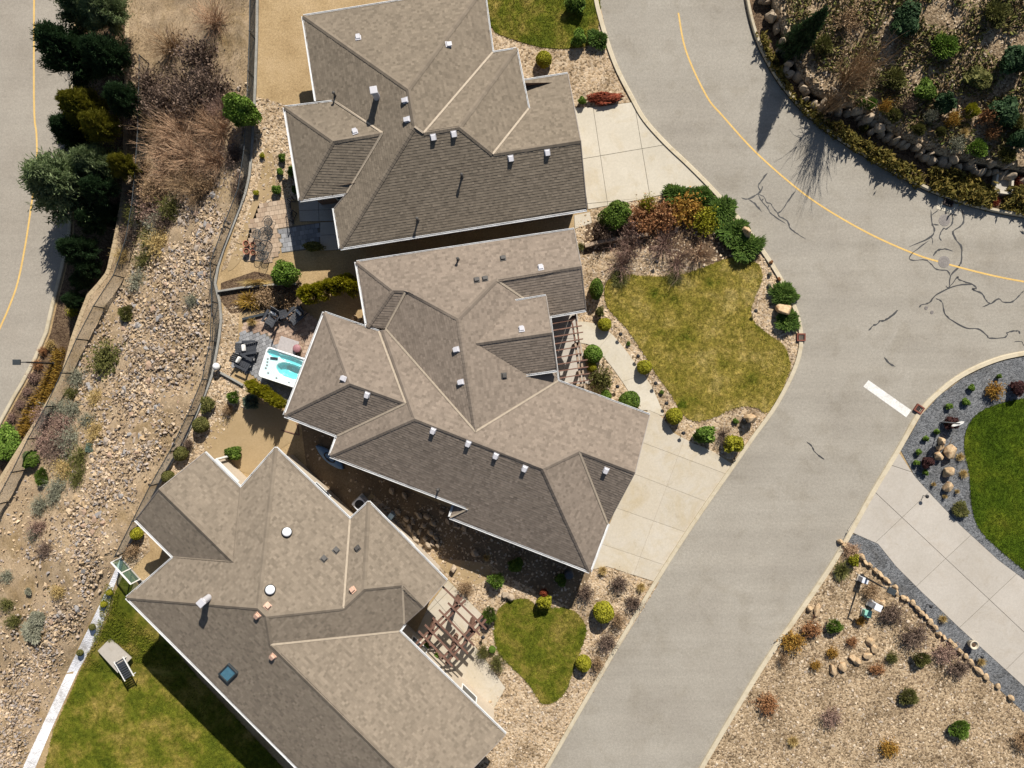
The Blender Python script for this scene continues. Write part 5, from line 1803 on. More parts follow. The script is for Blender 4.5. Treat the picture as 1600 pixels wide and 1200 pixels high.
# --- rock bed bottom right
for lab, px, py, r, ry, h, k, m in [
 ('yellow green shrub beside the top of the lamp post', 1334, 876, 10, 14, .9, 'loose', 'leaf_yellow'),
 ('spiky dry grass left of the lamp post', 1317, 893, 18, 20, .8, 'grass', 'leaf_olive'),
 ('green spiky shrub below the lamp shadow', 1304, 980, 16, 15, .9, 'cedar', 'leaf_bright'),
 ('dark brown spreading shrub along the edging stones, right of the grey cabinet', 1396, 958, 22, 20, .9, 'budding', 'twig_dark'),
 ('dark brown spreading shrub along the edging stones, above the green one', 1432, 995, 24, 22, .9, 'budding', 'twig_dark'),
 ('green shrub near the bottom of the edging stones', 1440, 1030, 17, 15, .9, 'cedar', 'leaf_olive'),
 ('purple leafless shrub near the end of the edging stones', 1478, 1020, 22, 18, .8, 'budding', 'twig_purple'),
 ('purple leafless shrub at the bottom by the large end stone', 1500, 1045, 20, 16, .8, 'budding', 'twig_dark'),
 ('orange brown shrub nearest the kerb', 1240, 1003, 18, 16, .8, 'leafing', 'orange_leaf'),
 ('rust brown shrub beside the pale flat stone', 1270, 984, 15, 12, .8, 'leafing', 'rust_leaf'),
 ('tiny orange shrub beside the green utility box', 1345, 971, 7, 7, .5, 'leafing', 'orange_leaf'),
 ('orange shrub right of the green spiky shrub', 1302, 1020, 9, 9, .5, 'leafing', 'orange_leaf'),
 ('brown twigs between the lamp post and edging stones', 1330, 860, 15, 14, .6, 'budding', 'twig_rose'),
 ('brown shrub right of the lamp post under the lamp head', 1363, 925, 14, 15, .7, 'budding', 'twig_brown'),
 ('brown shrub in the middle of the gravel below the green box', 1332, 1003, 8, 8, .5, 'leafing', 'rust_leaf'),
 ('green shrub in the gravel left of the edging shrubs', 1395, 1028, 9, 9, .5, 'leafing', 'leaf_olive'),
 ('rust shrub on the bottom row of the gravel bed', 1275, 1040, 8, 8, .5, 'leafing', 'orange_leaf'),
 ('dark rust shrub beside the tan stones at the bottom', 1372, 1046, 12, 8, .5, 'leafing', 'rust_leaf'),
 ('brown shrub at the kerb near the bottom', 1225, 1030, 8, 14, .6, 'budding', 'twig_brown')]:
    plant('shrub', lab, 'shrub', px, py, r, h, k, m, 'shrubs in the gravel bed by the street', ry)
for lab, px, py in [('pale grass clump in the slate strip', 1475, 968), ('straw clump at the end of the slate strip', 1535, 1035)]:
    plant('grass_clump', lab, 'ornamental grass', px, py, 9, .6, 'grass', 'straw', 'grass clumps in the slate strip')
# --- bank at the top right
for i, (px, py, r, k, m, lab) in enumerate([
 (1400,178,16,'cedar','leaf_olive','olive shrub on the bank above the first dark stones'), (1360,160,13,'cedar','leaf_bright','green shrub at the top left of the bank'), (1437,200,13,'cedar','leaf_olive','olive shrub at the edge of the boulder wall'),
 (1455,180,10,'budding','sage','pale grey shrub in the gravel of the bank'), (1490,185,11,'leafing','orange_leaf','orange brown shrub in the middle of the bank'), (1520,172,15,'cedar','leaf_yellow','yellow green shrub at the top of the bank gravel'),
 (1530,230,20,'cedar','leaf_bright','large green shrub above the boulder wall'), (1576,242,17,'cedar','leaf_olive','green shrub at the right end of the boulder wall'), (1497,222,15,'budding','sage','pale shrub above the boulder wall'), (1553,208,10,'leafing','rust_leaf','rust shrub in the right gravel of the bank'),
 (1350,200,8,'cedar','leaf_olive','small green shrub in front of the first boulders'), (1345,158,9,'cedar','leaf_bright','small green shrub at the upper rim of the bank'),
 (1420,165,11,'budding','twig_dark','dark twiggy shrub at the upper rim of the bank'), (1470,205,10,'cedar','leaf_olive','small olive shrub just behind the boulders'), (1385,165,9,'leafing','orange_leaf','orange shrub between two green ones on the bank'), (1545,180,12,'leafing','rust_leaf','rust shrub left of the dark evergreen'), (1510,205,10,'grass','straw','straw clump in the bank gravel'), (1590,190,16,'cedar','leaf_olive','olive shrub at the right edge of the bank'), (1450,140,22,'shrub','leaf_green','green shrub above the bank shrubs'), (1530,120,26,'shrub','leaf_olive','olive shrub high on the bank'), (1400,120,24,'cedar','leaf_olive','olive evergreen high on the bank'), (1350,110,20,'budding','twig_brown','brown leafless shrub high on the bank'), (1590,90,30,'shrub','spruce','dark evergreen high on the bank at the right'), (1480,70,26,'cedar','leaf_bright','green evergreen high on the bank'), (1290,70,20,'cedar','leaf_olive','olive evergreen near the spruce'), (1420,30,30,'shrub','spruce','dark evergreen at the top of the bank, middle'), (1330,30,24,'budding','twig_brown','brown shrub at the top of the bank, left'), (1560,20,26,'cedar','leaf_olive','olive evergreen at the top of the bank, right'),
 (1575,175,30,'shrub','spruce','dark evergreen shrub at the right rim of the bank'), (1480,160,20,'shrub','spruce','dark evergreen shrub at the top of the bank'), (1595,215,18,'shrub','spruce','dark evergreen shrub low on the right rim')]):
    plant('bank_shrub', lab, 'shrub', px, py, r, 1.0 if m != 'spruce' else 1.6, k, m, 'shrubs on the planted bank')
gc = []
for pts_, dens in (([(1232,146),(1262,160),(1290,186),(1320,198),(1356,222),(1400,244),(1410,268),(1388,264),(1340,236),(1290,204),(1258,176)], 1), ([(1345,222),(1390,240),(1424,258),(1448,278),(1436,294),(1400,272),(1360,250)], 1), ([(1452,262),(1500,268),(1540,282),(1560,300),(1548,326),(1500,316),(1455,298)], 1), ([(1575,290),(1640,300),(1700,320),(1690,348),(1600,336),(1566,325)], 1), ([(1195,60),(1225,110),(1240,150),(1228,140),(1200,95),(1180,50)], 1)):
    P = scatter(W(pts_, .4), 170)
    gc.append(np.c_[P, np.abs(rng.normal(.36, .2, len(P)))+.08])
gc = np.concatenate(gc)
n = len(gc)
lumpz = np.array([mnoise.noise(Vector((p[0]*1.1, p[1]*1.1, 0))) for p in gc])
gc[:, 2] *= 1+.9*lumpz
t = unit(n, rng, .1)*np.array([1, 1, .8]); t /= np.linalg.norm(t, axis=1, keepdims=True)
u, v = rot_basis(t, rng.random(n)*6.28)
l = rng.uniform(.12, .24, n)[:, None]
a, b = quads(gc, t, u, l, l*.3); a2, b2 = quads(gc-np.array([0, 0, .1]), t, v, l, l*.3)
obj('ground_cover', mesh_np('ground_cover', *join([(a, b), (a2, b2)]), M['groundcover']), kind='stuff')
bp = []
while len(bp) < 7000:
    x, y = random.uniform(1215, 1640), random.uniform(-50, 268)
    sd = bank_sd(x, y)
    if sd > 14 and mnoise.noise(Vector((x*.022, y*.022, 9))) > -.12+.25*random.random()-.12:
        p = at(x, y, z_bank(sd)); bp.append((p.x, p.y, p.z+random.uniform(.03, .42)))
bp = np.array(bp); n = len(bp)
t = unit(n, rng, .05); u, v = rot_basis(t, rng.random(n)*6.28); l = rng.uniform(.10, .22, n)[:, None]
a, b = quads(bp, t, u, l, l*.28); a2, b2 = quads(bp-np.array([0, 0, .06]), t, v, l, l*.28)
M['bank_cover'] = mat_island('bank_cover', [(.09, .07, .035), (.15, .13, .035), (.11, .13, .03), (.20, .15, .075), (.15, .09, .045)], None, .8, .15, .8, .3)
obj('low_scrub', mesh_np('low_scrub', *join([(a, b), (a2, b2)]), M['bank_cover']), kind='stuff')
plant('shrub', 'small red shrub beside the concrete vault', 'shrub', 1592, 282, 8, .6, 'leafing', 'red_leaf')
plant('shrub', 'red ground shrub below the concrete vault', 'shrub', 1554, 315, 9, .4, 'leafing', 'red_leaf', None, 7)
plant('hedge', 'low red hedge along the top of the pale driveway', 'hedge', 946, 153, 37, .6, 'shrub', 'red_leaf', None, 12, .12)
plant('shrub', 'bright green shrub at the left end of the red hedge', 'shrub', 910, 157, 8, .7, 'shrub', 'leaf_bright')
p = gp(1232, 84)
plant('spruce_tree', 'tall narrow spruce on the bank whose shadow points across the street', 'tree', 0, 0, 25, 5.8, 'conifer', 'spruce', loc=p)
p = gp(1316, 136)
plant('bare_tree', 'thin leafless tree on the bank beside the kerb', 'tree', 0, 0, 34, 3.5, 'bare', 'twig_brown', loc=p)
p = gp(1285, 178)
plant('bare_tree', 'small leafless tree at the kerb of the bank', 'tree', 0, 0, 20, 2.4, 'bare', 'twig_brown', loc=p)

# --- slope and lower road on the left
for lab, px, py, r, h, k, m in [
 ('pale green pine leaning over the lower road', 108, 292, 62, 7.0, 'pine', 'pine'),
 ('yellow green conifer beside the lower road, uppermost', 142, 178, 38, 6.0, 'pine', 'yellow_conifer'),
 ('dark green pine behind the pale one', 158, 262, 42, 5.5, 'pine', 'pine'),
 ('dark conifer at the kerb below the pale pine', 128, 392, 30, 4.5, 'pine', 'spruce'),
 ('yellow green conifer above the pale pine on the slope side', 182, 214, 30, 4.5, 'pine', 'yellow_conifer'),
 ('dark conifer at the foot of the block wall', 150, 345, 28, 4.0, 'pine', 'spruce'),
 ('small dark conifer lowest along the shaded verge', 118, 470, 18, 2.6, 'pine', 'spruce'),
 ('large dark conifer above the yellow green ones', 120, 90, 52, 7.0, 'pine', 'spruce'),
 ('dark conifer on the verge at the far top', 140, 10, 50, 7.0, 'pine', 'pine'),
 ('dark conifer crowding the lower fence, uppermost', 200, 160, 30, 4.0, 'pine', 'spruce'),
 ('olive conifer against the lower fence below the darker ones', 200, 262, 24, 3.5, 'pine', 'yellow_conifer'),
 ('dark green conifer between the pale pine and the lower fence', 176, 305, 30, 3.6, 'pine', 'spruce'),
 ('dark conifer between the yellow green ones and the road', 118, 208, 34, 4.5, 'pine', 'spruce'),
 ('bushy dark evergreen filling the verge beside the pale pine', 168, 335, 26, 3.0, 'pine', 'spruce'), ('bushy dark evergreen low on the shaded verge', 130, 440, 20, 2.4, 'pine', 'spruce'),
 ('dark conifer at the kerb above the shaded verge', 142, 420, 22, 3.0, 'pine', 'spruce'),
 ('dark green conifer near the top of the slope fence', 190, 110, 40, 5.0, 'pine', 'spruce'),
 ('pale conifer high above the lower road', 185, 40, 40, 5.0, 'pine', 'pine')]:
    plant('conifer_tree', lab, 'tree', px, py, r, h, k, m, 'conifers along the lower road')
plant('small_tree', 'bright green pine beside the top fence', 'tree', 379, 174, 29, 3.2, 'big', 'leaf_bright')
for lab, px, py, r, h, k, m in [
 ('large tan leafless bush on the upper slope, right of centre', 300, 240, 46, 2.2, 'twiggy', 'twig_rose'), ('large tan leafless bush on the upper slope, left of centre', 262, 232, 42, 2.2, 'twiggy', 'twig_rose'), ('tan leafless bush lower in the big cluster', 290, 285, 36, 1.8, 'twiggy', 'twig_brown'),
 ('pale leafless bush nearest the bright green pine', 340, 205, 34, 2.0, 'twiggy', 'twig_rose'), ('tan leafless bush at the right side of the cluster', 334, 250, 34, 1.8, 'twiggy', 'twig_rose'), ('tan leafless bush at the lower fence', 240, 295, 28, 1.5, 'twiggy', 'twig_brown'),
 ('tan leafless bush filling the middle of the cluster', 282, 205, 40, 2.2, 'twiggy', 'twig_rose'), ('tan leafless bush at the lower left of the cluster', 262, 268, 34, 1.8, 'twiggy', 'twig_rose'), ('tan leafless bush lowest in the cluster', 308, 300, 28, 1.5, 'twiggy', 'twig_brown'), ('tan leafless bush at the upper right of the cluster', 322, 190, 30, 2.0, 'twiggy', 'twig_rose'), ('tan leafless bush at the upper left of the cluster', 250, 205, 28, 2.0, 'twiggy', 'twig_brown'),
 ('dark leafless bush in the gap above the cluster', 275, 140, 36, 2.0, 'budding', 'twig_dark'), ('dark bush beside the bright green pine', 330, 135, 34, 2.0, 'budding', 'twig_dark'), ('dark leafless bush near the lower fence top', 232, 130, 30, 2.0, 'budding', 'twig_dark'), ('dark leafless bush high on the slope', 310, 90, 36, 2.0, 'budding', 'twig_dark'), ('brown leafless bush high on the slope', 262, 70, 36, 2.0, 'twiggy', 'twig_brown'), ('tan leafless bush at the top of the slope', 330, 30, 36, 1.8, 'twiggy', 'twig_rose'),
 ('dark leafless bush at the slope top', 250, 165, 34, 2.0, 'budding', 'twig_dark'), ('dark leafless bush above the tan cluster', 300, 158, 34, 2.0, 'budding', 'twig_dark'), ('grey leafless bush near the top fence', 345, 168, 26, 1.6, 'twiggy', 'twig_purple'), ('dark leafless bush between conifers and cluster', 215, 190, 26, 2.0, 'budding', 'twig_dark')]:
    plant('bare_bush', lab, 'bush', px, py, r, h, k, m, 'leafless bushes on the upper slope')
for lab, px, py, r, ry, k, m, h in [
 ('dense olive brush mound alone on the rubble slope', 198, 489, 14, 17, 'cedar', 'leaf_olive', .9), ('sparse yellow green shrub on the rubble below the olive mound', 168, 560, 26, 28, 'leafing', 'leaf_olive', .9),
 ('dark shrub beside the lower fence', 48, 718, 17, 20, 'shrub', 'leaf_green', 1.0), ('green upright shrub beside the dark one at the lower fence', 66, 745, 12, 18, 'cedar', 'leaf_green', 1.0), ('bright green bush at the edge of the lower road', 10, 695, 26, 34, 'big', 'leaf_bright', 1.6),
 ('two part grey sagebrush on the bare slope, larger lump', 50, 985, 19, 26, 'low', 'sage', .8), ('grey sagebrush lump above the larger one', 60, 965, 16, 14, 'low', 'sage', .7), ('small dark sagebrush on the bare slope', 44, 924, 6, 8, 'low', 'sage', .5),
 ('grey scrub below the green upright shrub', 62, 790, 12, 14, 'budding', 'sage', .6), ('grey brown scrub in the scrub band, upper', 90, 640, 18, 15, 'budding', 'sage', .6), ('purple grey scrub beside the dark shrub', 76, 690, 18, 20, 'budding', 'twig_purple', .7), ('tan scrub in the middle of the scrub band', 110, 690, 16, 26, 'budding', 'sage', .5), ('grey scrub clump at the right of the scrub band', 136, 655, 12, 10, 'budding', 'sage', .5),
 ('tan scrub low in the scrub band', 100, 735, 16, 16, 'budding', 'straw', .5), ('grey scrub beside the dirt track', 58, 825, 12, 12, 'budding', 'twig_purple', .6), ('pale scrub at the dirt track edge', 52, 835, 8, 10, 'budding', 'sage', .5), ('grey clump at the left edge of the bare slope', 12, 900, 14, 10, 'budding', 'sage', .4), ('olive clump low on the bare slope', 10, 945, 14, 10, 'budding', 'leaf_olive', .4),
 ('grey brown scrub in the band beside the lower fence, uppermost', 238, 325, 20, 18, 'budding', 'twig_purple', .8), ('tan scrub in the band beside the lower fence, second', 250, 378, 18, 20, 'budding', 'straw', .6), ('grey scrub in the band beside the lower fence, third', 216, 440, 14, 16, 'budding', 'sage', .5), ('olive scrub left of the upper rubble', 268, 325, 16, 20, 'budding', 'leaf_olive', .7), ('brown scrub under the tan cluster, right', 325, 290, 18, 12, 'budding', 'twig_brown', .7), ('pale scrub in the rubble near the upper fence', 300, 470, 10, 9, 'budding', 'sage', .4), ('grey scrub at the lower fence corner', 120, 590, 14, 14, 'budding', 'sage', .5), ('dusty scrub beside the lower fence, long clump', 98, 665, 18, 18, 'budding', 'twig_purple', .6), ('dusty olive scrub in the scrub band, lower', 122, 745, 12, 16, 'budding', 'leaf_olive', .5), ('dry tan scrub right of the scrub band', 150, 620, 12, 14, 'budding', 'straw', .4),
 ('dark scrub between wall and lower fence, uppermost', 214, 300, 16, 16, 'budding', 'twig_dark', .9), ('olive scrub between wall and lower fence, second', 208, 335, 13, 16, 'budding', 'leaf_olive', .9), ('dark scrub between wall and lower fence, third', 200, 368, 13, 14, 'budding', 'twig_dark', .8), ('tan scrub between wall and lower fence, fourth', 190, 398, 10, 12, 'budding', 'straw', .6), ('brown scrub on the wall top beside the lower fence', 218, 262, 14, 16, 'budding', 'twig_brown', .9),
 ('grey scrub mass left of the tan cluster', 245, 300, 22, 24, 'budding', 'twig_brown', .9), ('dark scrub below the tan cluster, left', 258, 345, 16, 14, 'budding', 'twig_dark', .7), ('grey scrub under the bright pine', 365, 240, 14, 16, 'budding', 'twig_dark', .7), ('brown scrub along the upper fence in the tree shade', 372, 290, 10, 22, 'budding', 'twig_dark', .6), ('purple grey scrub in the scrub band by the wall', 70, 655, 18, 18, 'budding', 'twig_purple', .7), ('grey scrub in the scrub band, middle', 95, 700, 20, 22, 'budding', 'twig_dark', .7), ('tan scrub right of the green upright shrub', 92, 760, 16, 16, 'budding', 'sage', .5), ('olive tan scrub near the middle of the scrub band', 125, 715, 15, 18, 'budding', 'leaf_olive', .5), ('grey tan scrub at the top of the scrub band', 112, 640, 15, 14, 'budding', 'sage', .5), ('dusty scrub between rubble and scrub band', 148, 675, 12, 16, 'budding', 'straw', .5), ('low grey scrub by the dirt track bend', 70, 860, 12, 12, 'budding', 'twig_dark', .5), ('low olive scrub on the bare slope, left of the sagebrush', 20, 970, 12, 10, 'budding', 'leaf_olive', .4), ('low tan scrub on the bare slope, above the sagebrush', 90, 925, 12, 10, 'budding', 'straw', .4),
 ('pale green scrub on the slope under the lower fence top', 225, 405, 14, 12, 'budding', 'leaf_olive', .5), ('olive scrub near the tan cluster', 250, 350, 16, 22, 'budding', 'sage', .6), ('olive scrub below the lower fence rail', 232, 372, 12, 16, 'budding', 'leaf_olive', .6), ('dark scrub clump low on the rubble', 110, 615, 10, 9, 'budding', 'leaf_olive', .5), ('blue grey scrub in the rubble', 140, 700, 8, 10, 'low', 'spruce_blue', .4), ('grey scrub along the dirt track', 85, 775, 10, 14, 'budding', 'sage', .5)]:
    plant('scrub', lab, 'shrub', px, py, r*(1.3 if k == 'budding' else 1), h*(1.3 if k == 'budding' else 1), k, m, 'scrub on the slope', ry*(1.3 if k == 'budding' else 1))
G = 'shrubs on the verge of the lower road'
for lab, px, py, r, m, h in [('rust red shrub at the kerb beside the street lamp, upper', 66, 549, 7, 'rust_leaf', .5), ('rust red shrub under the street lamp arm', 58, 570, 8, 'rust_leaf', .5), ('purple shrub at the kerb below the lamp', 52, 590, 9, 'twig_purple', .5), ('small purple shrub at the kerb, third below the lamp', 42, 612, 7, 'twig_purple', .4), ('small purple shrub at the kerb, fourth below the lamp', 30, 632, 7, 'twig_purple', .4), ('small purple shrub at the kerb, lowest', 18, 652, 7, 'twig_purple', .4), ('straw plant in the shaded verge', 78, 540, 8, 'straw', .5), ('yellow plant at the foot of the dark conifers', 112, 487, 9, 'leaf_yellow', .6)]:
    plant('shrub', lab, 'shrub', px, py, r, h, 'leafing', m, G)
P = scatter([tuple(at(*q, ZBED)[:2]) for q in [(88,545),(104,545),(94,595),(80,618),(62,646),(40,680),(20,690),(45,635),(70,595)]], 240)
n = len(P)
a = rng.random(n)*6.28
c = np.c_[P, np.full(n, ZBED)]
d = np.c_[np.cos(a)*.25, np.sin(a)*.25, rng.uniform(.25, .5, n)]
sd_ = np.c_[-np.sin(a), np.cos(a), np.zeros(n)]*.018
Vv = np.stack([c-sd_, c+sd_, c+d*.7+sd_, c+d-np.array([0, 0, .08])], 1).reshape(-1, 3)
obj('long_grass', mesh_np('long_grass', Vv, np.arange(n*4).reshape(-1, 4), M['amber_grass']), kind='stuff')
# dry grass sprinkled over the slope
pp = []
while len(pp) < 9000:
    y = random.uniform(-40, 1240); f, l = float(Fx(y)), float(WTx(y))
    x = random.uniform(l, f)
    w = mnoise.noise(Vector((x*.02, y*.02, 5)))
    edge = math.exp(-((f-x)/55)**2)*1.0 + math.exp(-((x-l)/60)**2)*.8
    if random.random() < .12+.6*edge+.4*w and x > -30: pp.append(gp(x, y))
c = np.array(pp); n = len(c); a = rng.random(n)*6.28
d = np.c_[np.cos(a)*.14, np.sin(a)*.14, rng.uniform(.05, .2, n)]; sd_ = np.c_[-np.sin(a), np.cos(a), np.zeros(n)]*.011
Vv = np.stack([c-sd_, c+sd_, c+d*.7+sd_, c+d-np.array([0, 0, .03])], 1).reshape(-1, 3)
obj('dry_grass', mesh_np('dry_grass', Vv, np.arange(n*4).reshape(-1, 4), M['dry_straw']), kind='stuff')

# ------------------------------------------------------------------ rubble on the slope
def rub(px, py):
    """how thick the rubble lies"""
    f, l = float(Fx(py)), float(LFx(py))
    t = (f-px)/(f-l)
    if px > f-6 or px < l+2: return 0
    if py < 270: return .18 if px > 330 else .04
    d = .2
    d += 1.25*math.exp(-((t-.47)/.33)**2)
    if py > 640: # scrub band and bare lower slope
        t2 = (f-px)
        d = .07+1.2*math.exp(-((t2-85)/48)**2)
        if py > 880: d = .10+.6*math.exp(-((t2-40)/32)**2)
    if f-px < 40 and py > 480: d *= .25+.75*(f-px)/40
    if py < 340: d *= .6
    d *= .8+.8*max(-.5, mnoise.noise(Vector((px*.018, py*.018, 1))))
    return d
big, small = [], []
tries = 0
while (len(small) < 23000) and tries < 400000:
    tries += 1
    y = random.uniform(130, 1230); f = float(Fx(y)); x = random.uniform(max(-40, float(LFx(y))), f)
    if random.random() < rub(x, y):
        small.append((x, y))
idx_big = [p for p in small[:1400] if rub(*p) > .5 and 150 < p[1] < 1048][:280]
sm = [p for p in small if p not in set(idx_big)]
stones('rubble', np.array([gp(x, y, random.uniform(.0, .10))[:] for x, y in sm]), (.045, .20), 'rubble', .8, 21, npt=8)
rock_me = []
for k in range(10):
    r = np.random.default_rng(500+k)
    bm = bmesh.new()
    for i in range(14):
        v = r.normal(size=3); v /= np.linalg.norm(v); v *= r.uniform(.7, 1.05); v[2] *= .7
        bm.verts.new(tuple(v))
    res = bmesh.ops.convex_hull(bm, input=bm.verts)
    bmesh.ops.delete(bm, geom=[e for e in res['geom_interior'] if isinstance(e, bmesh.types.BMVert)], context='VERTS')
    me = bpy.data.meshes.new('rock'); bm.to_mesh(me); bm.free(); me.materials.append(M['rubble'])
    rock_me.append(me)
tones = []
for i, c3 in enumerate([(.36,.26,.155), (.42,.32,.21), (.29,.215,.145), (.32,.265,.215), (.25,.235,.225), (.34,.235,.165)]):
    tones.append(mat_surface('rock_tone', [tuple(x*.75 for x in c3), c3, tuple(min(1, x*1.15) for x in c3)], 2.0, 14, .25, .9, .15, .5))
for i, (x, y) in enumerate(idx_big):
    p = gp(x, y, .06)
    o = obj('rock', rock_me[i % 10], None, p, (random.uniform(-.4, .4), random.uniform(-.4, .4), random.uniform(0, 6.28)))
    s = random.uniform(.15, .31)
    o.scale = (s*random.uniform(.9, 1.4), s*random.uniform(.8, 1.1), s)
    o.material_slots[0].link = 'OBJECT'; o.material_slots[0].material = random.choice(tones)
    tag(o, 'angular fist edged rock lying among the rubble on the slope below the back fence'.replace('fist edged ', ''), 'rock', 'larger rocks in the slope rubble')
def boulder(label, px, py, r, h, mat='boulder', group=None, ry=None, rz=None, name='boulder', var=None):
    zg = gz(px, py)
    c = at(px, py, zg+h*.6)
    o = obj(name, boulder_me[(var if var is not None else random.randrange(6))], None, (c.x, c.y, gz(px, py)+h*.28), (0, 0, rz if rz is not None else random.uniform(0, 6.28)))
    o.scale = (r/24, (ry or r)/24, h*.72)
    o.material_slots[0].link = 'OBJECT'; o.material_slots[0].material = M[mat]
    return tag(o, label, 'boulder' if name == 'boulder' else 'stone', group)
boulder_me = []
for k in range(6):
    r = np.random.default_rng(800+k)
    bm = bmesh.new()
    for i in range(20):
        v = r.normal(size=3); v /= np.linalg.norm(v); v *= r.uniform(.8, 1.05)
        bm.verts.new(tuple(v))
    res = bmesh.ops.convex_hull(bm, input=bm.verts)
    bmesh.ops.delete(bm, geom=[e for e in res['geom_interior'] if isinstance(e, bmesh.types.BMVert)], context='VERTS')
    bmesh.ops.bevel(bm, geom=list(bm.edges), offset=.06, segments=1, affect='EDGES')
    me = bpy.data.meshes.new('boulder'); bm.to_mesh(me); bm.free(); me.materials.append(M['boulder'])
    boulder_me.append(me)
boulder('pointed tan boulder in the middle of the kerb juniper', 1229, 482, 13, 1.35, ry=16, rz=.3, var=0)
boulder('upright pale boulder standing in the long juniper band', 1168, 362, 7, 1.4, ry=13, rz=.6, var=1)
boulder('flat topped tan boulder casting a dark shadow near the lawn tip', 1175, 655, 12, 1.35, ry=9, rz=-.2, var=2)
for lab, x, y, r, ry, h in [('pale boulder uppermost of the pile in the slate bed', 1473, 690, 8, 7, .6), ('pale boulder second from the top of the slate bed pile', 1471, 700, 7, 8, .5), ('pale boulder lower left in the slate bed pile', 1469, 713, 8, 8, .6), ('largest pale boulder of the slate bed pile', 1488, 708, 11, 14, .9), ('pale boulder alone below the slate bed pile', 1485, 738, 8, 12, .8), ('pale boulder lowest in the slate bed', 1484, 761, 9, 9, .8)]:
    boulder(lab, x, y, r, h, 'boulder', 'pale boulders in the slate bed', ry)
for lab, x, y, r, ry in [('long pale stone lying in the gravel near the kerb', 1278, 955, 6, 13), ('pale stone beside the long one near the kerb', 1266, 952, 6, 6), ('tan stone upper in the group below the utility boxes', 1361, 1003, 8, 8), ('pale tan stone middle of the group below the utility boxes', 1366, 1014, 9, 8), ('tan stone lower left in the group below the utility boxes', 1357, 1025, 8, 7), ('tan stone at the bottom left of the gravel bed', 1340, 1034, 9, 7), ('large tan stone at the very bottom of the gravel bed', 1318, 1043, 9, 8), ('flat pale stone at the bottom edge left of the others', 1302, 1047, 11, 6), ('pale stone left of the tan bottom stones', 1333, 1030, 7, 7), ('tan stone right of the grey cabinet', 1381, 944, 7, 7), ('tan stone below the grey cabinet', 1372, 939, 5, 6)]:
    boulder(lab, x, y, r, .35, 'boulder', 'stones in the gravel bed by the street', ry, name='garden_stone')
edge = [(1315,847),(1322,853),(1331,858),(1338,862),(1346,869),(1355,879),(1362,884),(1369,893),(1378,899),(1384,906),(1391,911),(1399,918),(1403,926),(1412,934),(1420,939),(1427,944),(1434,951),(1441,958),(1449,964),(1456,973),(1462,980),(1469,990),(1478,997),(1487,1003),(1493,1011),(1502,1019),(1510,1027),(1519,1037),(1530,1048),(1544,1060),(1560,1074),(1580,1092)]
for i, (x, y) in enumerate(edge):
    boulder('tan stone in the row edging the slate strip by the driveway' if i != 28 else 'large pale stone ending the row along the slate strip', x+random.uniform(-1.5, 1.5), y+random.uniform(-1.5, 1.5), random.uniform(5, 8) if i != 28 else 11, .35, 'boulder', 'stones edging the slate strip', random.uniform(4.5, 6), -.75, name='edging_stone')
for i in range(len(BWs)):
    x, y = BWs[i]
    if x > 1680: break
    for rowk in range(1 if i % 3 else 2):
        xx, yy = x+random.uniform(-5, 5), y+random.uniform(-5, 4)-rowk*9
        r = random.uniform(5, 12)
        o = boulder('large grey tan boulder in the retaining row at the foot of the bank', xx, yy, r, .9, 'boulder_grey', 'boulders of the bank wall', r*.8)
        o.location.z = .3+rowk*.5
G = 'boulders in the shaded side yard'
for i, (x, y) in enumerate([(654,806),(645,817),(661,822),(655,832),(672,833),(664,842),(680,841),(668,852),(676,850),(684,852),(640,826),(648,840),(700,815),(712,821),(726,826),(650,845),(634,812),(690,800),(666,808),(620,800),(632,775),(612,768),(676,818),(622,824)]):
    boulder('weathered grey boulder stepping down the shaded yard between two houses', x, y, random.uniform(5, 9), .5, 'boulder_grey', G, random.uniform(4, 6), -.9)
for lab, x, y in [('grey pair boulder at the left of the small lawn, upper', 790, 930), ('grey boulder at the left tip of the small lawn', 797, 934), ('tan boulder at the sandy roof pergola corner', 708, 890), ('round stone in the shade at the downspout', 742, 865)]:
    boulder(lab, x, y, 8, .5, 'boulder_grey', None, 7)
for lab, x, y in [('tan boulder leftmost in the corner between the two grey roof wings', 553, 498), ('tan boulder second from left between the two grey roof wings', 560, 500), ('tan boulder lowest between the two grey roof wings', 566, 505), ('tan boulder touching the eave between the two grey roof wings', 570, 497)]:
    boulder(lab, x, y, 7, .5, 'boulder', 'boulders between the roof wings', 6)

for lab, px, py, r, h, k, m in [
 ('olive shrub low in the gravel bed beyond the edging stones', 1420, 1090, 18, .8, 'cedar', 'leaf_olive'), ('rust shrub low in the gravel bed by the street', 1200, 1100, 16, .7, 'leafing', 'rust_leaf'), ('brown shrub low in the gravel bed, middle', 1300, 1120, 18, .7, 'budding', 'twig_purple'),
 ('green shrub at the lower end of the gravel bed', 1500, 1140, 20, .9, 'cedar', 'leaf_bright'), ('straw clump at the lower end of the gravel bed', 1240, 1160, 12, .6, 'grass', 'straw'), ('orange shrub at the lower end of the gravel bed', 1390, 1170, 14, .6, 'leafing', 'orange_leaf'), ('brown shrub near the slate strip end', 1600, 1160, 18, .7, 'budding', 'twig_brown')]:
    plant('shrub', lab, 'shrub', px, py, r, h, k, m, 'shrubs in the gravel bed by the street')
for lab, px, py, r, h, k, m in [('yellow ball shrub in front of the top house porch', 850, 92, 13, 1.0, 'globe', 'leaf_yellow'), ('green shrub in the lawn corner of the top house', 905, 60, 16, 1.1, 'shrub', 'leaf_bright'), ('dark juniper at the top kerb', 935, 60, 20, .8, 'juniper', 'juniper'), ('green shrub at the far top by the street', 900, 5, 20, 1.2, 'shrub', 'leaf_green')]:
    plant('shrub', lab, 'shrub', px, py, r, h, k, m, 'shrubs before the top house')

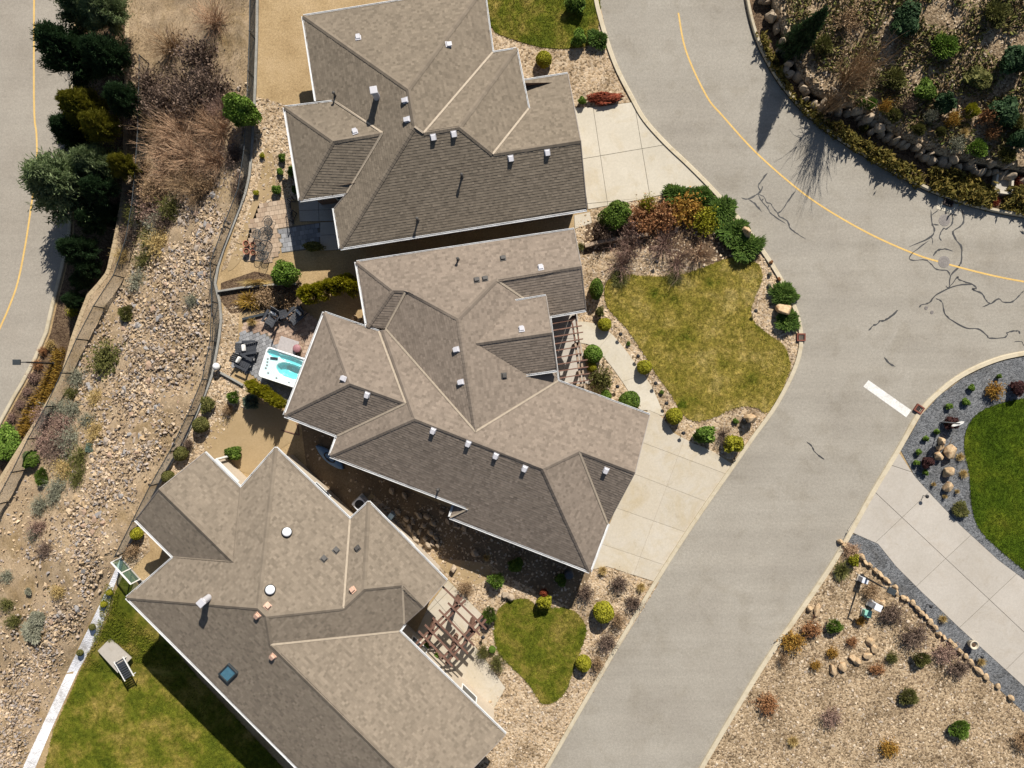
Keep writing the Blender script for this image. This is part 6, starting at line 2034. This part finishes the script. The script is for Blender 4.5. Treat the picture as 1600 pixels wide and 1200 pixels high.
# ------------------------------------------------------------------ fences and walls
def chain_fence(label, pts, h, step=2.6, wire=.085, rail=True, mat='dark_metal', lean=0.0):
    """posts, top rail and a woven wire mesh along ground points (xyz)"""
    L = [Vector(p) for p in pts]
    c = L[len(L)//2].copy()
    root = empty('chain_link_fence', c, 0, label, 'fence')
    dist = [0]
    for a, b in zip(L, L[1:]): dist.append(dist[-1]+(b-a).length)
    tot = dist[-1]
    def pt(d):
        d = max(0, min(tot, d))
        for i in range(len(L)-1):
            if d <= dist[i+1]+1e-9:
                return L[i].lerp(L[i+1], (d-dist[i])/max(1e-6, dist[i+1]-dist[i]))
        return L[-1]
    up = Vector((0, 0, h))
    n = int(tot/step)+1
    pm = MB().cyl((0, 0, -.3), .045, .045, h+.35, 8).mesh('post', M[mat])
    for i in range(n+1):
        obj('post', pm, root, pt(i*tot/n)-c)
    if rail:
        rl = MB()
        for i in range(n): rl.bar(pt(i*tot/n)+up-c, pt((i+1)*tot/n)+up-c, .03, 6)
        rl.build('top_rail', M[mat], root)
    V, F = [], []
    k = int(tot/wire)
    run = int(h/wire*.75)
    w = Vector((0, 0, .006))
    for i in range(-run, k):
        for s in (1, -1):
            d0, d1 = i*wire, (i+run)*wire
            z0, z1 = (0.03, h) if s > 0 else (h, 0.03)
            if d0 < 0: z0 = z0+(z1-z0)*(-d0)/(d1-d0); d0 = 0
            if d1 > tot: z1 = z0+(z1-z0)*(tot-d0)/(d1-d0); d1 = tot
            a = pt(d0)+Vector((0, 0, z0))-c; b = pt(d1)+Vector((0, 0, z1))-c
            t = (b-a)
            if t.length < .05: continue
            hz = Vector((-t.y, t.x, 0))
            if hz.length < 1e-6: continue
            hz = hz.normalized()*.0055
            o = len(V)
            V += [a-w, b-w, b+w, a+w, a-hz, b-hz, b+hz, a+hz]
            F += [(o, o+1, o+2, o+3), (o+4, o+5, o+6, o+7)]
    obj('wire_mesh', mesh_py('wire_mesh', V, F, M['wire']), root, kind='stuff')
    return root
def on_line(fn, y0, y1, st=12, dx=0.0):
    return [gp(float(fn(y))+dx, y) for y in np.arange(y0, y1+1, st)]
chain_fence('long chain link fence along the upper edge of the rubble slope behind the three yards', [Vector((p.x, p.y, 0.0)) for p in (at(float(Fx(y)), y, 0) for y in list(range(-60, 868, 12)))], 1.15)
chain_fence('low chain link fence lower down the slope above the block wall and lower road', on_line(LFx, 100, 840, 12), 1.45)
# grey landscape timber along the upper fence
edge_pts = [at(float(Fx(y))+3, y, 0) for y in range(-60, 868, 14)]
tb = empty('timber_edging', edge_pts[30], 0, 'weathered grey timber edging running along the foot of the upper chain link fence', 'edging')
for i in range(0, len(edge_pts)-1, 2):
    a, b = edge_pts[i], edge_pts[min(i+2, len(edge_pts)-1)]
    MB().beam(a-tb.location+Vector((0, 0, .07)), b-tb.location+Vector((0, 0, .07)), .16, .15, .015).build('timber', M['timber_grey'], tb)
# block wall between slope and lower road
wl_pts = [at(float(WTx(y)), y, ZWT) for y in range(-60, 1241, 8)]
bw = empty('block_wall', (wl_pts[60].x, wl_pts[60].y, ZBED), 0, 'long tan block retaining wall between the rubble slope and the lower road', 'wall')
me_b = profile_sweep([p-bw.location for p in wl_pts], [(-.02, -1.55), (-.02, -.02), (.32, -.02), (.32, -1.55)], M['block'], 'wall_core')
obj('wall_core', me_b, bw)
for a, b in zip(wl_pts, wl_pts[1:]):
    if b.y < at(0, 860, 0).y: break
    t = (b-a); L = t.length
    q = (a+b)/2-bw.location
    nn = Vector((-t.y, t.x, 0)).normalized()*-1
    MB().box(q+nn*-.10+Vector((0, 0, .045)), (L-.012, .30, .10), math.atan2(t.y, t.x), bevel=.015).build('coping_stone', M['block'], bw)
# timber edging in the yards
def timber_wall(name, label, pts, w, h, mat, cat='wall'):
    P = [at(x, y, 0) for x, y in pts]
    r = empty(name, P[0], 0, label, cat)
    for a, b in zip(P, P[1:]):
        MB().beam(a-r.location+Vector((0, 0, h/2)), b-r.location+Vector((0, 0, h/2)), w, h, .015).build('timber', M[mat], r)
timber_wall('timber_wall', 'low tan timber wall crossing the bed from the grey roof to the bare bushes', [(913,386),(934,380),(955,376),(985,371),(1012,368)], .22, .45, 'timber_light')
timber_wall('timber_wall', 'thin timber edging between the dry grass strip and the brown shrub bed', [(342,456),(380,450),(420,446),(465,444)], .12, .3, 'timber_grey')
timber_wall('paver_edge', 'dark stone edging along the top of the lounge chair patio', [(380,499),(410,492),(440,485),(472,480)], .16, .22, 'dark_metal', 'edging')
timber_wall('timber_wall', 'short timber edging below the white globe lamp', [(343,581),(360,590),(381,602)], .12, .22, 'timber_grey')
# glass fence at the corner of the lower left yard
a, b = at(189, 872, 0), at(219, 905, 0)
gf = empty('glass_fence', a, 0, 'glass panel fence with white top rail at the top of the gravel strip', 'fence')
d = b-a
for i in range(3): MB().box(d*(i/2)+Vector((0, 0, .62)), (.07, .07, 1.24), math.atan2(d.y, d.x)).build('post', M['frame_white'], gf)
MB().beam(Vector((0, 0, 1.22)), d+Vector((0, 0, 1.22)), .09, .06).build('top_rail', M['frame_white'], gf)
for i in range(2): MB().beam(d*(i/2+.02)+Vector((0, 0, .62)), d*(i/2+.48)+Vector((0, 0, .62)), .015, 1.0).build('glass_panel', M['fence_glass'], gf)
# railing on the top house patio
a, b, c2 = at(454, 316, 0), at(458, 348, 0), at(462, 330, 0)
rl = empty('metal_railing', a, 0, 'black metal railing at the edge of the tan paved patio', 'railing')
for p, q in ((a, b), (a, at(463, 315, 0)), (b, at(464, 334, 0))):
    p = p-a; q = q-a
    m = MB(); m.bar(p+Vector((0, 0, 1)), q+Vector((0, 0, 1)), .025, 6); m.bar(p+Vector((0, 0, .1)), q+Vector((0, 0, .1)), .02, 6); m.build('rail', M['black_metal'], rl)
    m = MB(); k = max(2, int((q-p).length/.14))
    for i in range(k+1): m.bar(p.lerp(q, i/k)+Vector((0, 0, .02)), p.lerp(q, i/k)+Vector((0, 0, 1)), .012 if 0 < i < k else .028, 5)
    m.build('balusters', M['black_metal'], rl, kind='stuff')

# ------------------------------------------------------------------ lamps, signs, street ironwork
def street_lamp(label, px, py, h, head_dir):
    p = gp(px, py)
    r = empty('street_lamp', p, head_dir, label, 'street lamp', 'street lamps')
    MB().lathe([(.13, 0), (.13, .18), (.075, .25), (.06, h*.6), (.05, h)], seg=12).build('pole', M['black_metal'], r)
    MB().bar((0, 0, h-.06), (.42, 0, h+.02), .035, 8).build('arm', M['black_metal'], r)
    hd = MB().box((.62, 0, h+.04), (.52, .38, .14), bevel=.03).build('lamp_head', M['dark_metal'], r)
    MB().box((.62, 0, h-.04), (.36, .28, .02)).build('lens', M['util_grey'], hd)
    return r
street_lamp('black street lamp leaning out over the lower road from its verge', 85, 568, 3.3, math.pi)
street_lamp('black street lamp among the shrubs of the gravel bed by the slate strip', 1346, 899, 2.8, -.45)
p = gp(1469, 659)
sg = empty('road_sign', p, 0, 'road sign seen edge on, standing among shrubs in the slate bed', 'sign')
MB().bar((0, 0, 0), (0, 0, 2.25), .03, 8).build('post', M['steel'], sg)
ang = math.atan2(.45, .89)
pl = MB(); r_ = bmesh.ops.create_cone(pl.bm, cap_ends=True, segments=8, radius1=.38, radius2=.38, depth=.02)
bmesh.ops.transform(pl.bm, matrix=Matrix.Translation((0, 0, 1.95)) @ Matrix.Rotation(ang, 4, 'Z') @ Matrix.Translation((0, .0, 0)) @ Matrix.Rotation(math.pi/2, 4, 'X') @ Matrix.Rotation(math.pi/8, 4, 'Z'), verts=r_['verts'])
plate = pl.build('sign_plate', M['frame_white'], sg)
plate.location = Vector((-math.sin(ang)*-1*.045, math.cos(ang)*-1*.045, 0))
def path_light(label, px, py):
    p = gp(px, py)
    r = empty('path_light', p, random.uniform(0, 6), label, 'garden light', 'black garden path lights')
    MB().bar((0, 0, 0), (0, 0, .5), .02, 6).build('stem', M['black_metal'], r)
    MB().lathe([(.03, .46), (.12, .50), (.13, .52), (.04, .60)], seg=12).build('lamp_shade', M['black_metal'], r)
for lab, x, y in [('black path light left of the lawn nearest the pergola', 968, 523), ('black path light just above the ball halfway along the walkway', 995, 557), ('black path light between the two lower yellow balls', 1022, 599), ('black path light on the inner side of the walkway by the roof', 963, 604), ('black path light right above the ball at the driveway', 1039, 630), ('black path light at the driveway edge beside the rough shrub', 1065, 676), ('black path light beside the flat topped boulder', 1160, 656), ('black path light at the waist of the lawn near the kerb juniper', 1177, 487), ('black path light in the gravel above the left part of the lawn', 1024, 411), ('black path light in the slate strip by the grey driveway, upper', 1448, 944), ('black path light in the slate strip by the grey driveway, lower', 1527, 1022), ('black path light beside the pergola of the sandy house', 755, 992), ('small path light below the two golden clumps', 1442, 774)]:
    path_light(lab, x, y)
def manhole(label, px, py, r):
    p = at(px, py, .012)
    e = empty('manhole_cover', p, 0, label, 'manhole cover', 'manhole covers on the street')
    MB().lathe([(r, -.008), (r, .006), (r*.86, .007)], seg=28).build('ring', M['iron'], e)
    m = MB(); m.lathe([(r*.84, -.008), (r*.84, .008), (.01, .010)], seg=28)
    for i in range(-3, 4):
        w = math.sqrt(max(.01, (r*.74)**2-(i*r*.2)**2)); m.box((0, i*r*.2, .011), (2*w, r*.07, .006))
    m.build('lid', M['iron'], e)
manhole('round manhole cover on the street nearest the concrete inlet', 1476, 344, .38)
manhole('round manhole cover interrupting the yellow centre line', 1475, 409, .38)
manhole('tiny valve lid on the street, left of the small patch', 1447, 481, .12)
manhole('tiny valve lid inside the small street patch', 1456, 488, .12)
def drain(label, px, py, rz, w, l, mat='rust'):
    p = at(px, py, .03)
    e = empty('storm_drain', p, rz, label, 'storm drain', 'storm drains in the kerbs')
    fr = MB()
    for s in (-1, 1): fr.box((s*(l/2-.04), 0, .06), (.08, w, .17)); fr.box((0, s*(w/2-.04), .06), (l-.16, .08, .17))
    fr.build('frame', M[mat], e)
    MB().box((0, 0, .02), (l-.16, w-.16, .02)).build('pit', M['black_metal'], e)
    for i in range(4): MB().box((-(l/2-.1)+(i+.5)*(l-.2)/4, 0, .10), (.05, w-.16, .05)).build('grate_bar', M['iron_dark'], e)
drain('rust red storm drain in the left kerb below the kerb juniper', 1251, 527, 0, .5, .55)
drain('rust red storm drain in the right kerb at the white stop line', 1435, 639, -.6, .5, .55)
drain('dark storm drain in the pale concrete inlet under the bank', 1481, 317, -.35, .42, .62, 'iron_dark')
ap = at(1480, 321, .008)
e = empty('drain_inlet', ap, -.32, 'pale concrete inlet apron round the dark drain under the bank', 'inlet')
MB().poly([(-.75, .42), (-.62, -.42), (.55, -.42), (.72, .42)], 0, .012).build('apron', M['concrete'], e)
MB().box((.05, .62, .16), (.85, .38, .2), bevel=.02).build('inlet_cap', M['concrete'], e)
p = gp(1562, 291)
e = empty('concrete_vault', p, -.12, 'open pale concrete utility vault in the low hedge of the bank', 'utility vault')
v = MB()
v.box((-.52, 0, .25), (.14, 1.2, .5), -.06); v.box((.52, 0, .25), (.14, 1.2, .5), .06); v.box((0, -.53, .25), (.92, .14, .5))
v.build('vault_wall', M['concrete'], e)
MB().box((0, .05, .14), (.9, 1.0, .06)).build('lid', M['concrete_grey'], e)
def cabinet(name, label, px, py, sx, sy, h, rz, mat, base='concrete_grey'):
    p = gp(px, py)
    e = empty(name, p, rz, label, 'utility box')
    MB().box((0, 0, .05), (sx+.12, sy+.12, .1)).build('base', M[base], e)
    b = MB().box((0, 0, .1+h/2), (sx, sy, h), bevel=.03).build('box_body', M[mat], e)
    MB().box((0, 0, .13+h), (sx+.05, sy+.05, .06), bevel=.02).build('lid', M[mat], e)
    MB().box((0, -sy/2-.012, .1+h*.5), (sx*.7, .02, h*.6), bevel=.004).build('door', M[mat], e)
cabinet('utility_cabinet', 'white utility cabinet beside the lamp post foot', 1344, 903, .36, .32, .6, -.3, 'util_grey')
cabinet('utility_cabinet', 'pale grey utility cabinet standing taller near the edging stones', 1360, 942, .42, .38, .95, -.4, 'util_grey')
cabinet('utility_cabinet', 'mint green utility box low in the gravel bed', 1351, 956, .42, .40, .35, -.15, 'util_green')
cabinet('utility_cabinet', 'small pale blue box in the shade beside the sandy roof', 613, 804, .34, .28, .6, .9, 'util_blue')
# tall pot
p = gp(1515, 1004)
e = empty('planter_pot', p, 0, 'round cream pot standing in the slate strip beside the driveway', 'plant pot')
MB().lathe([(.17, 0), (.25, .25), (.27, .48), (.29, .5), (.29, .54), (.22, .54), (.22, .46), (.01, .45)], seg=24).build('pot', M['cream_pot'], e, True)
MB().lathe([(.215, .45), (.01, .47)], seg=16).build('soil_fill', M['mulch'], e)

# ------------------------------------------------------------------ hot tub and garden furniture
tub_rz = math.atan2(-20, 61)
dirx = Vector((math.cos(tub_rz), math.sin(tub_rz), 0)); diry = Vector((-math.sin(tub_rz), math.cos(tub_rz), 0))
TZ = .95
c0 = at(418, 541, TZ); c0.z = 0                      # upper left corner; u along the long side, v towards the low side
LX = 4.0; LY = ((at(399, 586, TZ)-at(418, 541, TZ))).length
mid = c0 + dirx*LX/2 - diry*LY/2
tub = empty('hot_tub', mid, tub_rz, 'large white hot tub with turquoise water half under the grey roof eave', 'hot tub')
def rrect(hx, hy, r, n=6):
    out = []
    for cx, cy, a0 in ((hx-r, hy-r, 0), (-hx+r, hy-r, 90), (-hx+r, -hy+r, 180), (hx-r, -hy+r, 270)):
        for i in range(n+1):
            a = math.radians(a0+90*i/n); out.append((cx+r*math.cos(a), cy+r*math.sin(a)))
    return out
cabl = rrect(LX/2-.05, LY/2-.05, .2)
obj('cabinet', profile_sweep([(x, y, 0) for x, y in cabl+[cabl[0]]], [(0, 0), (0, TZ-.14), (.03, TZ-.14), (.03, 0)], M['plastic_dark'], 'cabinet'), tub)
# acrylic shell: one surface, seats and pool pressed into it
NXg, NYg = 96, 56
def depth(u, v):
    def ell(cu, cv, ru, rv, dp, rot=0, sh=3.0):
        x, y = u-cu, v-cv
        c, s = math.cos(rot), math.sin(rot)
        q = ((x*c+y*s)/ru)**2+((-x*s+y*c)/rv)**2
        return dp*max(0.0, min(1.0, (1.15-q)*sh))
    d = max(ell(.50, .34, .42, .20, .30), ell(1.75, .40, .95, .20, .34, .05), ell(1.85, 1.05, .92, .46, .55, 0, 2.2), ell(3.0, 1.0, .8, .7, .7))
    d = max(d, ell(1.9, .92, .55, .22, .85, .1, 2.5))
    # shallow moulded white shelf and the ring of jets
    e = min(u-.09, LX-.09-u, v-.09, LY-.09-v)
    shelf = .10*max(0, min(1, e/.06))
    return max(d, shelf)
V = []; F = []; fm = []
hx, hy = LX/2, LY/2
for j in range(NYg+1):
    for i in range(NXg+1):
        u, v = LX*i/NXg, LY*j/NYg
        # round the corners of the grid
        x, y = u-hx, hy-v
        r = .22
        ax, ay = abs(x)-(hx-r), abs(y)-(hy-r)
        if ax > 0 and ay > 0:
            m = max(ax, ay); l = math.hypot(ax, ay)
            x = math.copysign(hx-r+ax*m/l, x); y = math.copysign(hy-r+ay*m/l, y)
        V.append((x, y, TZ-depth(u, v)))
for j in range(NYg):
    for i in range(NXg):
        a = j*(NXg+1)+i
        F.append((a, a+NXg+1, a+NXg+2, a+1))
        dd = depth(LX*(i+.5)/NXg, LY*(j+.5)/NYg)
        fm.append(2 if dd > .66 else 1 if dd > .16 else 0)
me = mesh_py('shell', V, F, M['tub_white'], True)
me.materials.append(M['tub_teal']); me.materials.append(M['tub_deep'])
for p_, k in zip(me.polygons, fm): p_.material_index = k
obj('shell', me, tub)
MB().poly(rrect(LX/2, LY/2, .22), TZ-.16, TZ-.004).build('rim', M['tub_white'], tub)
bpy.data.objects.remove(bpy.data.objects['rim'])
rim = profile_sweep([(x, y, TZ) for x, y in rrect(LX/2, LY/2, .22)+[rrect(LX/2, LY/2, .22)[0]]], [(0, -.15), (0, .0), (.03, .012), (.085, .004), (.085, -.05)], M['tub_white'], 'rim')
obj('rim', rim, tub)
MB().poly(rrect(LX/2-.12, LY/2-.12, .15), TZ-.085, TZ-.08).build('water', M['water'], tub)
for u, v in [(.28, .95), (.32, 1.15), (.30, 1.35), (.24, .75), (.55, 1.6), (1.15, 1.75), (2.0, 1.8)]:
    if v < LY-.15: MB().lathe([(.07, TZ-.105), (.07, TZ-.07), (.04, TZ-.065)], (u-hx, hy-v, 0), 12).build('jet', M['steel'], tub)
for u, v in [(.62, .58), (1.25, .62)]:
    MB().box((u-hx, hy-v, TZ-.02), (.5, .12, .06), .2, bevel=.03).build('headrest', M['plastic_dark'], tub)
    break
e = empty('spa_step', at(450, 540, .3), tub_rz, 'flat grey spa step board lying along the top of the hot tub', 'step')
e.location.z = 0
MB().box((0, 0, .30), (1.25, .92, .06), bevel=.02).build('tread', M['spa_cover'], e)
for s in (-1, 1): MB().box((s*.5, 0, .135), (.06, .8, .27)).build('leg', M['plastic_dark'], e)

p = gp(467, 545)
e = empty('side_stool', p, 0, 'round pink topped stool beside the hot tub and the roof eave', 'stool')
MB().lathe([(.22, 0), (.24, .05), (.24, .42), (.26, .45)], seg=20).build('drum', M['cream_pot'], e)
MB().lathe([(.25, .45), (.27, .47), (.25, .52), (.02, .53)], seg=20).build('seat', M['pink'], e, True)

def make_adirondack():
    r = empty('lounge_chair', (0, 0, 0))
    m = M['plastic_dark']
    for i in range(5):
        MB().box((0, -.28+.13*i, .30+.035*(4-i)*.6), (.52, .115, .025), 0, -.14).build('seat_slat', m, r)
    for i in range(5):
        x = (i-2)*.115
        L = .78-.05*abs(i-2)
        MB().box((x, .44+.10, .30+L*.42), (.10, .025, L), 0, -.42).build('back_slat', m, r)
    for s in (-1, 1):
        MB().box((s*.34, .02, .56), (.13, .78, .028), s*-.06, bevel=.01).build('armrest', m, r)
        MB().box((s*.31, -.30, .27), (.04, .11, .54)).build('leg', m, r)
        MB().box((s*.30, .34, .18), (.04, .62, .10), 0, -.30).build('leg', m, r)
    MB().box((0, .42, .42), (.62, .04, .09)).build('back_rail', m, r)
    return r
adi = make_adirondack()
PG = 'charcoal lounge chairs on the patio'
chs = [('charcoal lounge chair nearest the top edge of the patio, white pillow on it', 424, 499, math.radians(-32)), ('charcoal lounge chair at the edge of the shade by the square table', 461, 495, math.radians(-46)),
       ('charcoal lounge chair left of the hot tub, the upper of two', 392, 543, math.radians(95)), ('charcoal lounge chair left of the hot tub, the lower of two', 383, 567, math.radians(62))]
pil = MB(); pil.box((0, 0, 0), (.44, .15, .30), bevel=.06)
pil_me = pil.mesh('pillow', M['cushion'], True)
for i, (lab, x, y, rz) in enumerate(chs):
    o = adi if i == 0 else copy_tree(adi)
    p = at(x, y, .35); p.z = .055
    o.location = p; o.rotation_euler = (0, 0, rz); o.scale = (1.12, 1.12, 1.05)
    tag(o, lab, 'lounge chair', PG)
    q = p + Matrix.Rotation(rz, 3, 'Z') @ Vector((0, .40, .50))
    k = obj('pillow', pil_me, None, q, (-.42, 0, rz))
    tag(k, 'white pillow leaning on the back of the ' + ('chair nearest the patio top edge', 'chair in the edge of the shade', 'upper chair left of the hot tub', 'lower chair left of the hot tub')[i], 'pillow', 'white pillows on the lounge chairs')
def square_table(label, x, y, s, rz):
    p = at(x, y, .4); p.z = .055
    e = empty('side_table', p, rz, label, 'side table', 'dark side tables on the patio')
    for i in range(4): MB().box((0, (i-1.5)*s/4, .42), (s, s/4-.015, .03)).build('top_slat', M['plastic_dark'], e)
    for a in (-1, 1):
        for b in (-1, 1): MB().box((a*(s/2-.05), b*(s/2-.05), .2), (.05, .05, .41)).build('leg', M['plastic_dark'], e)
square_table('dark square side table between the two upper lounge chairs', 443, 491, .55, .3)
square_table('dark side table between the two lounge chairs by the hot tub', 392, 556, .42, .3)
p = gp(438, 497); p.z = .05
e = empty('parasol_pole', p, .3, 'slim dark closed parasol pole standing beside the square side table', 'parasol')
MB().lathe([(.2, 0), (.2, .05), (.03, .08), (.02, 1.0), (.02, 1.8)], seg=14).build('pole', M['black_metal'], e)
MB().lathe([(.03, .9), (.06, 1.0), (.05, 1.7), (.01, 1.85)], seg=10).build('canopy', M['plastic_dark'], e)
p = gp(343, 573)
e = empty('globe_lamp', p, 0, 'white round garden globe standing at the back fence', 'garden globe')
MB().lathe([(.12, 0), (.10, .1), (.07, .35)], seg=12).build('stand', M['dark_metal'], e)
MB().lathe([(.05, .34), (.17, .40), (.24, .53), (.24, .60), (.16, .74), (.02, .79)], seg=20).build('globe', M['frame_white'], e, True)

# patio set of the top house
def bistro_chair():
    r = empty('garden_chair', (0, 0, 0))
    m = MB()
    for i in range(12): 
        a0, a1 = 2*math.pi*i/12, 2*math.pi*(i+1)/12
        m.bar((.24*math.cos(a0), .24*math.sin(a0), .45), (.24*math.cos(a1), .24*math.sin(a1), .45), .014, 5)
    for i in range(-4, 5):
        w = math.sqrt(.0576-(i*.05)**2); m.bar((-w, i*.05, .45), (w, i*.05, .45), .009, 4); m.bar((i*.05, -w, .45), (i*.05, w, .45), .009, 4)
    m.build('seat', M['dark_metal'], r)
    m = MB(); pts = [(.24*math.cos(math.radians(a)), .26*math.sin(math.radians(a))+.06, .62+.25*math.sin(math.radians(a))) for a in range(0, 181, 18)]
    for a, b in zip(pts, pts[1:]): m.bar(a, b, .016, 5)
    for i in range(1, len(pts)-1): m.bar((pts[i][0]*.9, .2, .46), pts[i], .008, 4)
    m.build('backrest', M['dark_metal'], r)
    for a in (-1, 1):
        for b in (-1, 1): MB().bar((a*.17, b*.17, .45), (a*.22, b*.23, 0), .014, 5).build('leg', M['dark_metal'], r)
        MB().bar((a*.25, -.2, .64), (a*.25, .12, .66), .016, 5).build('armrest', M['dark_metal'], r)
    return r
bc = bistro_chair()
for i, (lab, x, y, rz) in enumerate([('metal garden chair on the tan patio, uppermost', 420, 348, -.6), ('metal garden chair on the tan patio, at the left of the table', 402, 366, 1.3), ('metal garden chair on the tan patio, below the table', 408, 386, 2.6), ('metal garden chair on the tan patio, lowest beside the pots', 414, 399, 3.0)]):
    o = bc if i == 0 else copy_tree(bc)
    p = at(x, y, .4); p.z = .055
    o.location = p; o.rotation_euler = (0, 0, rz); o.scale = (1.15, 1.15, 1)
    tag(o, lab, 'garden chair', 'metal chairs on the tan patio')
p = at(415, 366, .7); p.z = .055
e = empty('garden_table', p, .4, 'round dark lattice garden table between the metal chairs', 'table')
m = MB()
for i in range(20):
    a0, a1 = 2*math.pi*i/20, 2*math.pi*(i+1)/20
    m.bar((.45*math.cos(a0), .45*math.sin(a0), .72), (.45*math.cos(a1), .45*math.sin(a1), .72), .02, 5)
for i in range(-6, 7):
    w = math.sqrt(max(.001, .2025-(i*.07)**2)); m.bar((-w, i*.07, .72), (w, i*.07, .72), .01, 4); m.bar((i*.07, -w, .72), (i*.07, w, .72), .01, 4)
m.build('tabletop', M['dark_metal'], e)
MB().lathe([(.03, .1), (.03, .7)], seg=8).build('pillar', M['dark_metal'], e)
for i in range(4):
    a = math.pi/2*i; MB().bar((0, 0, .12), (.32*math.cos(a), .32*math.sin(a), 0), .02, 6).build('leg', M['dark_metal'], e)
for lab, x, y, r in [('brown clay pot on the tan patio, upper left of four', 385, 381, .19), ('brown clay pot on the tan patio, upper right of four', 395.5, 383, .17), ('brown clay pot on the tan patio, lower left of four', 385.5, 393, .19), ('brown clay pot on the tan patio, lower right of four', 395.5, 395, .16)]:
    p = at(x, y, .3); p.z = .05
    e = empty('clay_pot', p, 0, lab, 'plant pot', 'clay pots on the tan patio')
    MB().lathe([(r*.65, 0), (r*.95, .32), (r*1.08, .33), (r*1.08, .39), (r*.9, .39), (r*.85, .3), (.01, .29)], seg=18).build('pot', M['terracotta'], e, True)
    MB().lathe([(r*.84, .30), (.01, .31)], seg=14).build('soil_fill', M['mulch'], e)

# side yard between the grey and the sandy house
p = at(562, 788, .75); p.z = .02
e = empty('air_conditioner', p, .75, 'square grey air conditioner unit in the shade between roof corners', 'air conditioner')
MB().box((0, 0, .05), (.9, .9, .1)).build('base', M['concrete_grey'], e)
MB().box((0, 0, .46), (.74, .74, .72), bevel=.05).build('box_body', M['util_grey'], e)
m = MB()
for r in (.08, .15, .22, .29): 
    for i in range(18):
        a0, a1 = 2*math.pi*i/18, 2*math.pi*(i+1)/18
        m.bar((r*math.cos(a0), r*math.sin(a0), .835), (r*math.cos(a1), r*math.sin(a1), .835), .008, 4)
m.build('fan_grille', M['black_metal'], e)
MB().lathe([(.30, .80), (.30, .825), (.01, .826)], seg=20).build('fan_opening', M['black_metal'], e)
a, b = at(494, 697, .35), at(536, 733, .35)
e = empty('kayak', Vector(((a.x+b.x)/2, (a.y+b.y)/2, .03)), math.atan2(b.y-a.y, b.x-a.x), 'blue kayak lying in the shade along the wall of the grey roof house', 'kayak')
m = MB(); L = (b-a).length*1.02
rings = []
for i in range(15):
    t = i/14; x = (t-.5)*L; w = .36*math.sin(math.pi*min(1, max(.02, t)))**.6; hh = .17+.10*abs(t-.5)*2
    rings.append([m.bm.verts.new((x, w*math.cos(q), .20+(hh*math.sin(q) if math.sin(q) < 0 else hh*.5*math.sin(q)))) for q in [2*math.pi*k/14 for k in range(14)]])
for A_, B_ in zip(rings, rings[1:]):
    for k in range(14): m.bm.faces.new((A_[k], A_[(k+1) % 14], B_[(k+1) % 14], B_[k]))
m.bm.faces.new(rings[0]); m.bm.faces.new(rings[-1][::-1])
m.build('hull', M['kayak_blue'], e, True)
MB().lathe([(.22, .28), (.24, .31), (.19, .32), (.17, .22), (.01, .21)], seg=18).build('cockpit', M['black_metal'], e)
bpy.data.objects['cockpit'].scale = (1.9, 1, 1)
p = at(889, 897, .5); p.z = 0
e = empty('rain_barrel', p, 0, 'dark round barrel in the shade beside the white gutter corner', 'barrel')
MB().lathe([(.24, 0), (.30, .3), (.30, .55), (.26, .82), (.24, .84), (.02, .85)], seg=20).build('drum', M['plastic_dark'], e, True)
for z in (.2, .65): MB().lathe([(.29, z), (.305, z+.02), (.29, z+.05)], seg=20).build('hoop', M['dark_metal'], e)
# planters at the pergola
for lab, x, y in [('brown planter box at the pergola roof edge, upper', 665, 1011), ('brown planter box at the pergola roof edge, lower', 681, 1027)]:
    p = at(x, y, .4); p.z = .03
    e = empty('planter_box', p, .78, lab, 'planter', 'planters under the pergola')
    for s in (-1, 1): MB().box((s*.22, 0, .2), (.04, .48, .4)).build('side_board', M['timber_brown'], e); MB().box((0, s*.22, .2), (.40, .04, .4)).build('side_board', M['timber_brown'], e)
    MB().box((0, 0, .34), (.40, .40, .04)).build('soil_fill', M['mulch'], e)
# lounge and steps on the small concrete pad, lower left
a, b = at(186, 1030, -1.5), at(202, 1058, -1.5)
e = empty('slatted_lounger', Vector((a.x, a.y, -1.775)), math.atan2(b.y-a.y, b.x-a.x), 'dark slatted lounger with pale frame on the small concrete pad', 'lounger')
for i in range(9): MB().box((.12+i*.15, 0, .34), (.10, .62, .03)).build('slat', M['plastic_dark'], e)
for s in (-1, 1):
    MB().box((.72, s*.34, .33), (1.5, .05, .07)).build('frame_rail', M['frame_white'], e)
    for x in (.1, 1.35): MB().box((x, s*.34, .15), (.05, .05, .3)).build('leg', M['frame_white'], e)
boulder('reddish stone heap at the head of the slatted lounger', 193, 1024, 6, .35, 'boulder', None, 5)
# posts and rails of the deck at the corner of the grey house
p = at(459, 672, .5); p.z = 0
e = empty('garden_post', p, .4, 'rust brown garden post at the eave corner over the dirt yard', 'post')
a, b = at(441, 663, 0)-p, at(464, 681, 0)-p
MB().bar(a+Vector((0, 0, .02)), b+Vector((0, 0, .06)), .04, 6).build('rail', M['timber_brown'], e)
MB().bar(b+Vector((0, 0, .02)), at(468, 663, 0)-p+Vector((0, 0, .05)), .04, 6).build('rail', M['timber_brown'], e)
